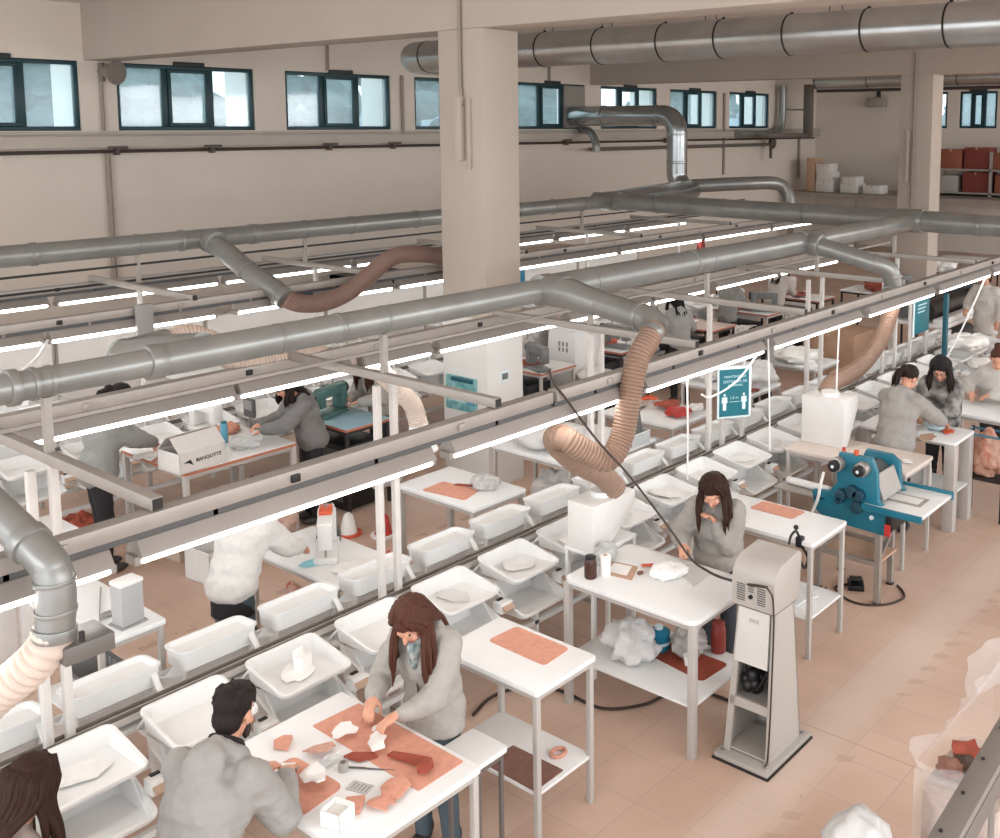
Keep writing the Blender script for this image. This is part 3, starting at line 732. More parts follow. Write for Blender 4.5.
def station(label, group, far=False):
    o = thing('conveyor_tray', label, 'tray', (0, 0, 0), 0, group)
    if far: up = part('upper_tray', tray_mb(-0.25, 0.25, -0.40, -0.165, 0.905, 0.945, 0.965, inset=0.006, zbf=0.905, deep=0.065), PLAST, o)
    else: up = part('upper_tray', tray_mb(-0.238, 0.238, -0.56, -0.155, 0.845, 0.895, 0.965, inset=0.012, zbf=0.858), PLAST, o)
    part('lower_tray', tray_mb(-0.235, 0.24, -0.63, -0.24, 0.61, 0.65, 0.80, inset=0.012, zbf=0.615), PLAST, o)
    for sx in (-1, 1):
        b = MB()
        b.prism([(-0.24, 0.60), (-0.56, 0.62), (-0.50, 0.66), (-0.36, 0.80), (-0.34, 0.83), (-0.20, 0.83)], -0.006, 0.006,
                Matrix(((0, 0, 1, sx * 0.222), (1, 0, 0, 0), (0, 1, 0, 0), (0, 0, 0, 1))))
        part('side_bracket', b, PLAST, o)
    h = part('card_holder', MB().box((0.245, -0.56, 0.70), (0.36, -0.47, 0.775)), PLAST, o, bevel=0.008)
    part('slot', MB().box((0.275, -0.50, 0.765), (0.325, -0.475, 0.782)), BLACK, h)
    part('slot_card', MB().cbox((0.30, -0.575, 0.742), (0.10, 0.05, 0.012), Matrix.Rotation(0.5, 3, 'X')), mat('tan_card', (186, 158, 136), 0.7), h)
    part('arm', MB().bar((-0.2, -0.19, 0.93), (-0.2, -0.06, 0.80), 0.035, 0.018), WHITE, o, bevel=0.003)
    part('carrier', MB().box((-0.2, -0.14, 0.775), (0.2, -0.03, 0.80)), PLAST, o, bevel=0.004)
    return o
SHEET = mat('tray_paper', (248, 246, 243), 0.6, var=0.03, vscale=9, bump=0.15, bscale=25)
def conveyor(y, x0, x1, label):
    o = thing('conveyor', label, 'conveyor', ((x0 + x1) / 2, y, 0), 0)
    for dy in (-0.03, 0.03):
        part('guide_rail', MB().box((x0, y + dy - 0.007, 0.855), (x1, y + dy + 0.007, 0.875)), mat('guide_dark', (112, 104, 98), 0.5, 0.2), o, world=True)
    part('rail_bed', MB().box((x0, y - 0.05, 0.82), (x1, y + 0.05, 0.854)), mat('bed_grey', (206, 202, 197), 0.45), o, world=True)
    part('channel', MB().box((x0, y - 0.04, 0.745), (x1, y + 0.15, 0.772)), WHITE, o, world=True, bevel=0.004)
    for dy in (-0.3, 0.3):
        part('lower_tube', MB().box((x0, y + dy - 0.02, 0.28), (x1, y + dy + 0.02, 0.32)), WHITE, o, world=True, bevel=0.004)
    k = 0; x = x0 + 0.3
    while x < x1:
        g = MB()
        for dy in (-0.3, 0.3): g.box((x - 0.02, y + dy - 0.02, 0), (x + 0.02, y + dy + 0.02, 0.7))
        g.box((x - 0.02, y - 0.32, 0.66), (x + 0.02, y + 0.32, 0.70))
        part('leg_frame', g, WHITE, o, world=True)
        x += 1.27
    return o
conveyor(5.5, 0.2, 16.2, 'near conveyor line with two dark guide rails and white legs')
conveyor(10.7, 2.2, 17.5, 'far conveyor line with two dark guide rails beyond the aisle')
st0 = station('x', 'trays on the viewer side of the near conveyor')
st1 = station('y', 'trays on the far side of the near conveyor', True)
first_far = True
F0, PIT = 0.90, 0.635
def tray_label(k, n, row):
    return '%s white two-tier tray from the left, %s' % (ORD[k], row)
k = 0
rows = [('on the viewer side of the near conveyor', 'trays on the viewer side of the near conveyor', 0.9, 24, 5.5, 0.0),
        ('on the far side of the near conveyor', 'trays on the far side of the near conveyor', 1.35, 23, 5.5, PI),
        ('on the viewer side of the far conveyor', 'trays on the viewer side of the far conveyor', 3.4, 21, 10.7, 0.0),
        ('on the wall side of the far conveyor', 'trays on the wall side of the far conveyor', 3.6, 20, 10.7, PI)]
first = True
rng = random.Random(11)
for row, grp, xs0, n, y, rz in rows:
    for i in range(n):
        x = xs0 + i * PIT
        lab = tray_label(i + 1, n, row)
        if first:
            st0.location = (x, y, -0.03); st0['label'] = lab; first = False
        elif rz and first_far:
            st1.location = (x, y, 0.0); st1.rotation_euler = (0, 0, rz); st1['label'] = lab; first_far = False
        else:
            dup(st1 if rz else st0, (x, y, 0.0 if rz else -0.03), rz, lab, grp)
# loose papers and bags lying in the trays
def scrap_mb(poly, thick, bumpz, seed, rings=3, curl=0.0):
    """irregular flat piece with two faces, crumpled by noise"""
    rg = random.Random(seed); n = len(poly)
    top = [(0.0, 0.0)]
    mbv = []; fs = []
    def zz(x, y): return bumpz * (0.5 + 0.5 * mnoise.noise(Vector((x * 14 + seed, y * 14, seed * 1.7)))) + curl * (x * x + y * y)
    for side in (0, 1):
        base = len(mbv)
        mbv.append((0, 0, zz(0, 0) + thick * side))
        for r in range(1, rings + 1):
            f = r / rings
            for (x, y) in poly: mbv.append((x * f, y * f, zz(x * f, y * f) + thick * side))
        for i in range(n):
            j = (i + 1) % n
            fs.append((base, base + 1 + i, base + 1 + j))
            for r in range(rings - 1):
                a = base + 1 + r * n
                fs.append((a + i, a + n + i, a + n + j, a + j))
    A = 1 + (rings - 1) * n; B = A + 1 + rings * n
    for i in range(n):
        j = (i + 1) % n; fs.append((A + i, A + j, B + j, B + i))
    return MB().add(mbv, fs)
def blobpoly(rx, ry, seed, n=14, j=0.22):
    rg = random.Random(seed)
    return [(rx * math.cos(2 * PI * i / n) * (1 + rg.uniform(-j, j)), ry * math.sin(2 * PI * i / n) * (1 + rg.uniform(-j, j))) for i in range(n)]
tl = [(0, 'in the first tray from the left'), (2, 'in the third tray from the left'), (4, 'in the tray behind the woman'), (5, 'in the sixth tray, beside the front tables'), (6, 'in the seventh tray'), (7, 'in the eighth tray'), (8, 'in the ninth tray'), (10, 'in the eleventh tray'), (11, 'in the twelfth tray'), (12, 'in the thirteenth tray')]
for q, (i, where) in enumerate(tl):
    x = 0.9 + 2 * PIT + i * PIT
    m = scrap_mb(blobpoly(0.13, 0.09, 40 + q), 0.004, 0.03 if q % 3 == 0 else 0.012, q, curl=0.3)
    solo('fabric_piece', m, (CLOTHW, SHEET, FILMW)[q % 3], 'crumpled white piece lying ' + where + ' on the near side', 'fabric piece', (x, 5.5 - 0.34, 0.831), 'white pieces in the trays', world=False, smooth=60, rotz=q * 0.8)
bx = thing('paper_box', 'small white box standing in the tray behind the man', 'box', (3.48, 5.16, 0.829), 0.3)
part('body', MB().box((-0.045, -0.035, 0), (0.045, 0.035, 0.10)), PAPER, bx, bevel=0.003)
part('flap', MB().box((-0.045, 0.03, 0.10), (0.045, 0.036, 0.14)), PAPER, bx)

# blue distancing signs on the posts
def text_mesh(txt, size, m, parent, M, extr=0.001, align='CENTER', name='lettering'):
    cu = bpy.data.curves.new('lettering', 'FONT'); cu.body = txt; cu.size = size; cu.extrude = extr; cu.align_x = align; cu.align_y = 'CENTER'
    cu.resolution_u = 3
    ob = bpy.data.objects.new('tmp', cu); COL.objects.link(ob)
    dg = bpy.context.evaluated_depsgraph_get()
    me = bpy.data.meshes.new_from_object(ob.evaluated_get(dg), depsgraph=dg)
    bpy.data.objects.remove(ob); me.transform(M); me.materials.clear(); me.materials.append(m)
    return link(name, me, parent)
def facing(vec):
    """matrix turning the xy plane of letters to stand upright in the xz plane, facing -y, moved to vec"""
    return Matrix.Translation(vec) @ Matrix.Rotation(PI / 2, 4, 'X')
def person_icon(c, h):
    m = MB(); x, z = c
    Mx = Matrix(((1, 0, 0, x), (0, 0, -1, -0.012), (0, 1, 0, z), (0, 0, 0, 1)))
    m.prism([(h * 0.075 * math.cos(a * PI / 5), h * 0.92 + h * 0.08 * math.sin(a * PI / 5)) for a in range(10)], 0, 0.002, Mx)
    m.prism([(-h * .16, h * .8), (h * .16, h * .8), (h * .19, h * .45), (h * .11, h * .45), (h * .10, 0), (-h * .10, 0), (-h * .11, h * .45), (-h * .19, h * .45)], 0, 0.002, Mx)
    return m
sg = thing('distancing_sign', 'blue distancing sign with two white figures on the posts of the near conveyor', 'sign', (8.70, 5.36, 1.44), -0.6)
W, H = 0.32, 0.48
part('board', MB().box((-W / 2 - 0.02, -0.006, -H / 2 - 0.02), (W / 2 + 0.03, 0.006, H / 2 + 0.03)), SIGNW, sg, bevel=0.003)
part('panel', MB().box((-W / 2, -0.011, -H / 2), (W / 2, -0.006, H / 2)), TEALP, sg)
LT = mat('sign_lettering', (196, 226, 232), 0.5)
text_mesh('MANTENER LA', 0.036, LT, sg, facing((0.01, -0.012, 0.165)))
text_mesh('DISTANCIA DE', 0.039, LT, sg, facing((0.01, -0.012, 0.115)))
text_mesh('SEGURIDAD', 0.03, LT, sg, facing((0.01, -0.012, 0.075)))
part('figure', person_icon((-0.105, -0.175), 0.17), SIGNW, sg)
part('figure', person_icon((0.105, -0.175), 0.17), SIGNW, sg)
text_mesh('1,5 m', 0.042, LT, sg, facing((0.0, -0.012, -0.05)))
part('arrow', MB().box((-0.055, -0.013, -0.095), (0.055, -0.011, -0.089)), LT, sg)
sg2 = thing('distancing_sign', 'blue sign on a tall dark blue post near the standing worker', 'sign', (13.8, 5.46, 1.5))
part('panel', MB().box((-0.26, -0.008, -0.27), (0.26, 0.008, 0.3)), TEALP, sg2, bevel=0.003)
part('edge', MB().box((-0.3, -0.006, -0.3), (-0.26, 0.006, 0.32)), SIGNW, sg2)
for k in range(3): part('text_line', MB().box((-0.16, -0.011, 0.12 - k * 0.05), (0.16 - 0.04 * k, -0.008, 0.14 - k * 0.05)), LT, sg2)
bp = thing('sign_post', 'dark blue square post standing behind the girl in the grey hoodie', 'post', (14.02, 5.2, 0))
part('shaft', MB().box((-0.035, -0.03, 0.0), (0.035, 0.03, 1.78)), TEALD, bp, bevel=0.004)
part('base', MB().box((-0.14, -0.14, 0.0), (0.14, 0.14, 0.02)), TEALD, bp, bevel=0.004)
# ================================================================ WORK TABLES
LEGM = mat('leg_paint', (186, 180, 174), 0.4, var=0.05, vscale=6)
def table(label, x0, x1, y0, y1, z=0.94, shelf=None, top=None, edge=None, legs=None, lw=0.035, th=0.032, group='white work tables', round_=0.02, cat='table', name='work_table', lx=0.03, ly=0.03):
    o = thing(name, label, cat, ((x0 + x1) / 2, (y0 + y1) / 2, 0), 0, group)
    hx, hy = (x1 - x0) / 2, (y1 - y0) / 2
    part('tabletop', MB().prism(rrect(-hx, hx, -hy, hy, round_, 3), z - th, z), top or TOPW, o, bevel=0.004)
    if edge: part('edge_band', MB().loft([[(x, y, zz) for x, y in rrect(-hx - 0.004, hx + 0.004, -hy - 0.004, hy + 0.004, round_ + 0.004, 3)] for zz in (z - th + 0.003, z - 0.004)]), edge, o)
    lm = legs or LEGM
    for sx in (-1, 1):
        for sy in (-1, 1):
            part('leg', MB().box((sx * (hx - lx) - lw / 2, sy * (hy - ly) - lw / 2, 0), (sx * (hx - lx) + lw / 2, sy * (hy - ly) + lw / 2, z - th)), lm, o, bevel=0.003)
    a = MB()
    for sy in (-1, 1): a.box((-hx + lx, sy * (hy - ly) - 0.012, z - th - 0.035), (hx - lx, sy * (hy - ly) + 0.012, z - th))
    for sx in (-1, 1): a.box((sx * (hx - lx) - 0.012, -hy + ly, z - th - 0.035), (sx * (hx - lx) + 0.012, hy - ly, z - th))
    part('apron', a, lm, o)
    if shelf is not None:
        part('shelf', MB().box((-hx + 0.02, -hy + 0.02, shelf - 0.02), (hx - 0.02, hy - 0.02, shelf)), PLAST, o, bevel=0.004)
    return o
def sheet(label, poly, z, m, thick=0.004, name='cutting_mat', cat='mat', group=None, bev=0.0):
    cx = sum(p[0] for p in poly) / len(poly); cy = sum(p[1] for p in poly) / len(poly)
    return solo(name, MB().prism(poly, z, z + thick), m, label, cat, (cx, cy, z), group, bevel=bev)
def quadr(c, r=0.04, n=4):
    """quad corners in order -> rounded polygon"""
    out = []
    for i in range(4):
        p = Vector(c[i]).to_2d() if len(c[i]) > 2 else Vector(c[i])
        a = (Vector(c[i - 1][:2]) - p).normalized(); b = (Vector(c[(i + 1) % 4][:2]) - p).normalized()
        s = p + a * r; e = p + b * r
        for k in range(n + 1):
            t = k / n
            q = s * (1 - t) ** 2 + p * 2 * t * (1 - t) + e * t * t
            out.append((q.x, q.y))
    return out
ZT_ = 0.94
# ---- row nearest the viewer
table('white table between the man and the woman in front', 2.55, 3.36, 3.5, 4.62)
table('white table with a lower shelf right of the woman in front', 4.02, 4.55, 3.74, 4.55, shelf=0.31)
table('low white side table beside the woman in front', 3.56, 3.79, 3.74, 4.02, z=0.74, legs=mat('dark_leg', (104, 96, 92), 0.5), lw=0.022)
table('white table with bags on its shelf, beside the grey tower', 5.24, 6.02, 3.5, 4.62, shelf=0.36, round_=0.07, lw=0.05)
table('white table right of the woman in the middle', 6.84, 7.44, 3.5, 4.66, shelf=0.33)
table('white table behind the blue machine', 8.82, 9.47, 3.58, 4.84, top=mat('used_top', (228, 214, 204), 0.45, var=0.08, vscale=6))
t = table('white table with thick legs where two women work', 10.0, 10.56, 3.56, 4.62, shelf=0.4, lw=0.11, lx=0.06, ly=0.06)
table('white table at the right edge in front of the worker with a bun', 11.1, 11.72, 3.3, 4.5)
for k, (x, y0, y1) in enumerate([(13.0, 3.3, 4.6), (14.9, 3.3, 4.6)]):
    table('white table in the viewer-side row, %s beyond the worker with a bun' % ('first', 'second')[k], x, x + 0.75, y0, y1)
# ---- far side of the near conveyor
table('white table carrying the small grey box at the left', 2.76, 3.2, 6.22, 7.2, shelf=0.3)
table('low white sewing table left of the near post pair', 4.40, 5.0, 6.08, 7.2, z=0.76)
table('white table with an orange mat in front of the near column', 5.76, 6.4, 6.05, 7.03, lw=0.05)
table('white table heaped with white bags right of the near column', 7.1, 7.75, 6.15, 7.2)
table('white table with red leather right of the tan hose', 8.72, 9.5, 6.12, 7.1, shelf=0.5)
table('white table behind the blue distancing sign', 10.4, 11.1, 6.15, 7.2)
table('white table beyond the second white hood', 12.0, 12.7, 6.15, 7.2)
# ---- near side of the far conveyor
table('white table with the open carton between two workers', 4.75, 5.95, 8.78, 9.95, edge=WOOD, lw=0.05)
table('pale blue topped sewing table left of the near column', 6.52, 7.12, 8.74, 9.62, top=BLUET, edge=WOOD, legs=DARK)
table('white table left of the white cabinet behind the column', 9.6, 10.3, 8.8, 9.9, edge=WOOD)
table('pinkish table right of the white cabinet', 11.2, 11.9, 8.75, 9.9, edge=WOOD, legs=DARK)
table('pinkish table by the dark-haired woman with ribbed hose in front', 13.3, 14.0, 8.6, 9.9, top=mat('pinkish_top', (228, 206, 194), 0.45), edge=WOOD, legs=DARK)
table('white table beyond the pinkish table', 15.0, 15.7, 8.6, 9.8, edge=WOOD)
table('last white table before the far column', 16.8, 17.5, 8.6, 9.8, edge=WOOD, legs=DARK)
# ---- wall side of the far conveyor
for k, x in enumerate((4.6, 6.6, 8.9, 11.0, 13.2, 15.4)):
    table('%s white table from the left by the wall' % ORD[k + 1], x, x + 0.7, 11.5, 12.6)
for k, x in enumerate((18.3, 22.0, 24.2)):
    table('%s white table beyond the cross duct' % ORD[k + 1], x, x + 0.8, 7.6 + 0.2 * k, 8.9 + 0.2 * k, legs=DARK)

# ---- things on the front table
def leather(label, cx, cy, poly, z=ZT_, m=None, rot=0.0, bz=0.02, thick=0.006, seed=1, curl=0.0, name='leather_piece', cat='leather piece', group='leather pieces on the tables'):
    o = solo(name, scrap_mb(poly, thick, bz, seed, curl=curl), m or LEATH, label, cat, (cx, cy, z + 0.001), group, world=False, smooth=50, rotz=rot)
    return o
sheet('large tan leather sheet in front of the woman at the front table', quadr([(3.05, 4.46), (3.34, 4.44), (3.33, 3.6), (3.035, 3.6)], 0.012), ZT_, LEATH, group='leather mats on the tables')
sheet('tan leather mat with rounded corners in front of the man', quadr([(2.84, 3.91), (2.835, 4.31), (2.585, 4.29), (2.57, 3.88)], 0.05), ZT_, LEATH, group='leather mats on the tables')
sheet('tan leather mat with rounded corners alone on the shelved table', quadr([(4.275, 4.385), (4.515, 4.37), (4.51, 3.92), (4.265, 3.905)], 0.035), ZT_, LEATH, group='leather mats on the tables')
sheet('tan leather mat on the table right of the woman in the middle', quadr([(7.2, 4.27), (7.41, 4.26), (7.41, 3.86), (7.2, 3.87)], 0.03), ZT_, LEATH, group='leather mats on the tables')
sheet('orange leather mat on the table in front of the near column', quadr([(5.8, 6.74), (6.07, 6.76), (6.11, 6.34), (5.86, 6.26)], 0.03), ZT_, LEATH, group='leather mats on the tables')
sheet('dark brown leather sheet on the lower shelf behind the front table', quadr([(4.055, 4.2), (4.295, 4.2), (4.3, 3.79), (4.05, 3.79)], 0.01), 0.31, LEATHD, group='leather sheets on the shelves')
sheet('rust red leather sheet on the shelf beside the grey tower', quadr([(5.62, 4.14), (5.86, 4.14), (5.86, 3.62), (5.55, 3.64)], 0.05), 0.36, LEATHR, group='leather sheets on the shelves')
tri = [(-0.06, -0.03), (0.05, -0.045), (0.06, 0.0), (0.02, 0.045), (-0.03, 0.04)]
leather('small brown leather offcut beside the man\'s head on the front table', 2.85, 4.43, tri, rot=0.9, bz=0.012, thick=0.02, seed=2)
leather('brown leather strip lying across the big tan sheet', 3.17, 3.8, [(-0.13, -0.02), (0.02, -0.035), (0.10, -0.06), (0.13, -0.03), (0.09, 0.02), (0.0, 0.02), (-0.12, 0.02)], z=0.944, m=LEATHR, rot=-1.2, bz=0.025, thick=0.012, seed=3)
leather('curled brown leather loop on the big tan sheet', 3.16, 3.69, blobpoly(0.055, 0.035, 5), z=0.944, m=LEATHR, rot=0.3, bz=0.04, thick=0.015, seed=4)
leather('tan leather offcut at the edge of the big sheet', 3.03, 4.02, [(-0.09, -0.01), (0.0, -0.04), (0.08, 0.01), (0.05, 0.035), (-0.06, 0.03)], z=0.944, m=LEATHR, rot=-1.0, bz=0.01, thick=0.01, seed=6)
leather('square brown leather stack beside the small white box', 2.765, 3.745, [(-0.05, -0.04), (0.055, -0.045), (0.045, 0.04), (-0.045, 0.045)], rot=0.7, bz=0.006, thick=0.025, seed=7)
leather('star-shaped tan leather scrap near the corner of the front table', 2.86, 3.66, blobpoly(0.075, 0.06, 8, 13, 0.35), bz=0.03, thick=0.006, seed=8)
leather('larger tan leather scrap near the corner of the front table', 2.96, 3.69, blobpoly(0.08, 0.07, 9, 12, 0.2), rot=1.0, bz=0.035, thick=0.006, seed=9)
leather('pink leather crumbs heaped between the two mats', 2.93, 4.22, blobpoly(0.07, 0.04, 10, 15, 0.4), rot=-0.6, bz=0.045, thick=0.01, seed=10, m=mat('pale_leather', (216, 168, 148), 0.7, var=0.25, vscale=50))
def wpiece(label, cx, cy, rx, ry, seed, z=ZT_, rot=0.0, bz=0.05, th=0.008, m=None, name='fabric_piece', cat='fabric piece', group='white pieces on the front table'):
    return solo(name, scrap_mb(blobpoly(rx, ry, seed, 11, 0.3), th, bz, seed, rings=4), m or CLOTHW, label, cat, (cx, cy, z + 0.001), group, world=False, smooth=50, rotz=rot)
wpiece('white shoe upper piece in front of the woman\'s right hand', 3.085, 4.24, 0.075, 0.05, 21, z=0.945)
wpiece('white shoe upper piece at the near edge of the big tan sheet', 3.14, 4.04, 0.07, 0.05, 22, z=0.945, rot=0.8)
wpiece('small white piece under the woman\'s left hand', 3.225, 4.13, 0.045, 0.03, 23, z=0.945)
wpiece('white folded piece at the top of the man\'s mat', 2.70, 4.24, 0.075, 0.035, 24, z=0.945, rot=-0.3, bz=0.03)
wpiece('large crumpled white shoe upper on the man\'s mat', 2.755, 4.03, 0.07, 0.06, 25, z=0.945, rot=0.5, bz=0.08, th=0.012)
wpiece('white bead of trimmings in the middle of the front table', 2.9, 4.12, 0.06, 0.04, 26, bz=0.03, m=FILM)
tp = thing('tape_roll', 'small clear tape roll standing in the middle of the front table', 'tape', (2.915, 4.015, ZT_))
part('roll', MB().tube([(0, 0, 0), (0, 0, 0.045)], 0.025, 16), mat('tape_grey', (168, 164, 160), 0.3), tp, bevel=0.003)
part('core', MB().tube([(0, 0, 0.04), (0, 0, 0.047)], 0.014, 12), GREYD, tp)
sc = thing('scissors', 'dark thin tool lying along the middle of the front table', 'tool', (3.0, 3.92, ZT_ + 0.002), -1.0)
part('blade', MB().prism([(-0.02, -0.004), (0.13, -0.001), (0.13, 0.002), (-0.02, 0.006)], 0, 0.004), GREYD, sc)
part('handle', MB().tube([(-0.14, 0, 0.004), (-0.02, 0.001, 0.004)], 0.005, 8), GREYD, sc)
nc = thing('notepad', 'pale printed card lying beside the clear tape roll', 'card', (2.88, 3.84, ZT_), 0.3)
part('card', MB().box((-0.035, -0.06, 0), (0.035, 0.06, 0.006)), mat('card_grey', (196, 194, 192), 0.6), nc)
for k in range(5): part('print_line', MB().box((-0.027, -0.048 + k * 0.02, 0.006), (0.027 - 0.008 * (k % 2), -0.04 + k * 0.02, 0.0066)), GREYP, nc)
bx = thing('paper_box', 'small white open box at the near corner of the front table', 'box', (2.66, 3.72, ZT_), 0.25)
m = MB(); a = 0.055
m.box((-a, -a, 0), (a, -a + 0.004, 0.08)); m.box((-a, a - 0.004, 0), (a, a, 0.08)); m.box((-a, -a, 0), (-a + 0.004, a, 0.08)); m.box((a - 0.004, -a, 0), (a, a, 0.08)); m.box((-a, -a, 0), (a, a, 0.004))
part('body', m, PAPER, bx)
part('contents', MB().box((-a + 0.006, -a + 0.006, 0.004), (a - 0.006, a - 0.006, 0.05)), CLOTHW, bx)
rg_ = MB().tube([Vector((0.05 * math.cos(k * PI / 6), 0.04 * math.sin(k * PI / 6), 0.012)) for k in range(12)], 0.012, 8, closed=True)
solo('leather_ring', rg_, LEATH, 'tan leather ring on the lower shelf behind the front table', 'ring', (4.4, 3.92, 0.31), world=False)

# ---- table by the grey tower
def bag(label, c, r, seed, m=None, name='plastic_bag', group='plastic bags', amp=0.35, cat='bag', n=(34, 22)):
    b = MB(); b.ell((0, 0, 0), r, nu=n[0], nv=n[1])
    for i, p in enumerate(b.v):
        d = mnoise.noise(p * (1.1 / max(r)) * 2.2 + Vector((seed, seed * 2.1, 0))) + 0.5 * mnoise.noise(p * (1.1 / max(r)) * 6 + Vector((seed, 0, 5)))
        q = p * (1 + amp * d); q.z = max(q.z, -r[2] * 0.82); b.v[i] = q + Vector((0, 0, r[2] * 0.82))
    return solo(name, b, m or FILMW, label, cat, c, group, world=False, smooth=60)
bag('crumpled white plastic bag on the table left of the grey tower', (5.72, 4.04, ZT_), (0.13, 0.11, 0.05), 3, PAPER)
sheet('grey paper pattern under the crumpled bag', quadr([(5.86, 4.12), (5.99, 4.02), (5.93, 3.82), (5.68, 3.8)], 0.01), ZT_, mat('grey_paper', (206, 202, 198), 0.7), 0.002, 'paper_sheet', 'paper')
sheet('beige folder lying near the first white hood', quadr([(5.46, 4.42), (5.66, 4.5), (5.7, 4.3), (5.5, 4.2)], 0.01), ZT_, CARD, 0.006, 'folder', 'folder')
sheet('white paper on the beige folder', quadr([(5.5, 4.42), (5.64, 4.47), (5.67, 4.33), (5.53, 4.27)], 0.005), ZT_ + 0.006, PAPER, 0.003, 'paper_sheet', 'paper')
leather('orange cloth tag between the folder and the crumpled bag', 5.76, 4.25, [(-0.05, -0.02), (0.05, -0.015), (0.045, 0.02), (-0.05, 0.02)], m=ORANGE, rot=-0.6, bz=0.012, seed=13, name='cloth_tag', cat='cloth')
leather('brown scrap beside the folder', 5.62, 4.22, blobpoly(0.03, 0.02, 4), m=LEATHD, bz=0.01, seed=14)
def jar(label, c, r, h, m, lidm, name='jar', cat='jar'):
    o = thing(name, label, cat, c)
    part('body', MB().tube([(0, 0, 0), (0, 0, 0.01), (0, 0, h * 0.8), (0, 0, h)], [r * 0.92, r, r, r * 0.8], 16), m, o)
    part('lid', MB().cyl((0, 0, h), (0, 0, h + 0.02), r * 0.85), lidm, o, bevel=0.003)
    return o
jar('dark brown jar beside the first white hood', (5.36, 4.46, ZT_), 0.045, 0.14, mat('brown_glass', (70, 42, 34), 0.25), BLACK)
pr_ = thing('paper_roll', 'white paper roll standing beside the dark brown jar', 'roll', (5.45, 4.40, ZT_))
part('roll', MB().tube([(0, 0, 0), (0, 0, 0.15)], 0.04, 16), PAPER, pr_, bevel=0.005)
part('core', MB().cyl((0, 0, 0.149), (0, 0, 0.152), 0.016), CARD, pr_)
bag('greyish cloth bundle with teal edge behind the paper roll', (5.62, 4.54, ZT_), (0.11, 0.07, 0.075), 5, mat('grey_bundle', (196, 196, 194), 0.7, var=0.2), 'cloth_bundle', 'bundles', cat='cloth')
bag('large clear plastic bag on the shelf under the table by the grey tower', (5.52, 4.22, 0.362), (0.17, 0.2, 0.14), 7, FILMW)
jug = thing('water_jug', 'blue water jug on the shelf under the table by the grey tower', 'jug', (5.74, 4.14, 0.36))
part('body', MB().tube([(0, 0, 0), (0, 0, 0.015), (0, 0, 0.075), (0, 0, 0.08), (0, 0, 0.13), (0, 0, 0.15)], [0.075, 0.085, 0.085, 0.078, 0.085, 0.05], 18), mat('blue_bottle', (36, 128, 160), 0.2), jug)
part('cap', MB().cyl((0, 0, 0.15), (0, 0, 0.175), 0.03), SIGNW, jug)
part('label_band', MB().tube([(0, 0, 0.05), (0, 0, 0.072)], 0.0865, 18, cap=False), SIGNW, jug)
bag('grey plastic sack on the shelf between the jug and the table leg', (5.80, 3.92, 0.366), (0.13, 0.12, 0.12), 9, mat('grey_sack', (176, 170, 166), 0.4, var=0.2))
cup = thing('paper_cup', 'white paper cup on the rust red leather sheet', 'cup', (5.67, 3.84, 0.365))
part('body', MB().tube([(0, 0, 0), (0, 0, 0.07)], [0.022, 0.03], 16), PAPER, cup)
part('rim', MB().tube([Vector((0.03 * math.cos(k * PI / 8), 0.03 * math.sin(k * PI / 8), 0.07)) for k in range(16)], 0.003, 6, closed=True), PAPER, cup)
jar('rust red canister on the shelf beside the grey tower', (5.97, 3.78, 0.36), 0.055, 0.2, mat('rust_canister', (134, 52, 42), 0.4), mat('rust_canister', (134, 52, 42), 0.4), 'canister', 'canister')
jar('black canister behind the rust red canister', (5.96, 3.95, 0.36), 0.045, 0.22, BLACK, BLACK, 'canister', 'canister')
wpiece('small white crumpled tissue beside the top of the grey tower', 6.0, 3.62, 0.05, 0.04, 31, bz=0.06, group='tissues', name='tissue', cat='tissue')

# ---- grey dust-collector tower
tw = thing('dust_tower', 'tall grey enamel suction tower with vents standing on the aisle floor', 'machine', (5.65, 3.22, 0))
TG = mat('tower_enamel', (182, 175, 167), 0.38, var=0.04, vscale=4)
def ring4(x0, x1, y0, y1, z): return [(x0, y0, z), (x1, y0, z), (x1, y1, z), (x0, y1, z)]
part('base_plate', MB().box((5.36, 3.02, 0.012), (5.94, 3.42, 0.045)), TG, tw, world=True, bevel=0.004)
part('base_mat', MB().box((5.35, 3.01, 0.0), (5.95, 3.43, 0.012)), DARK, tw, world=True)
b0, b1_ = (5.43, 5.87, 3.06, 3.39), (5.50, 5.76, 3.07, 3.33)
def lerp4(t): return [b0[i] * (1 - t) + b1_[i] * t for i in range(4)]
# walls of the tapered body: side faces solid, front (-x) face open below
H1 = 1.03
def wall(fa, fb, z0, z1, th=0.012):
    pass
m = MB()
for (ya, yb) in ((0, 1), (1, 0)):
    pass
def slab(c):  # 8 corners
    m.add(c, [(0, 1, 2, 3), (7, 6, 5, 4), (0, 4, 5, 1), (1, 5, 6, 2), (2, 6, 7, 3), (3, 7, 4, 0)])
A0 = lerp4(0.045 / H1); A1 = lerp4(1.0)
z0, z1 = 0.045, H1
t_ = 0.014
# right (-y) side, left (+y) side, back (+x)
slab([(A0[0], A0[2], z0), (A0[1], A0[2], z0), (A0[1], A0[2] + t_, z0), (A0[0], A0[2] + t_, z0), (A1[0], A1[2], z1), (A1[1], A1[2], z1), (A1[1], A1[2] + t_, z1), (A1[0], A1[2] + t_, z1)])
slab([(A0[0], A0[3] - t_, z0), (A0[1], A0[3] - t_, z0), (A0[1], A0[3], z0), (A0[0], A0[3], z0), (A1[0], A1[3] - t_, z1), (A1[1], A1[3] - t_, z1), (A1[1], A1[3], z1), (A1[0], A1[3], z1)])
slab([(A0[1] - t_, A0[2], z0), (A0[1], A0[2], z0), (A0[1], A0[3], z0), (A0[1] - t_, A0[3], z0), (A1[1] - t_, A1[2], z1), (A1[1], A1[2], z1), (A1[1], A1[3], z1), (A1[1] - t_, A1[3], z1)])
part('housing', m, TG, tw, world=True)
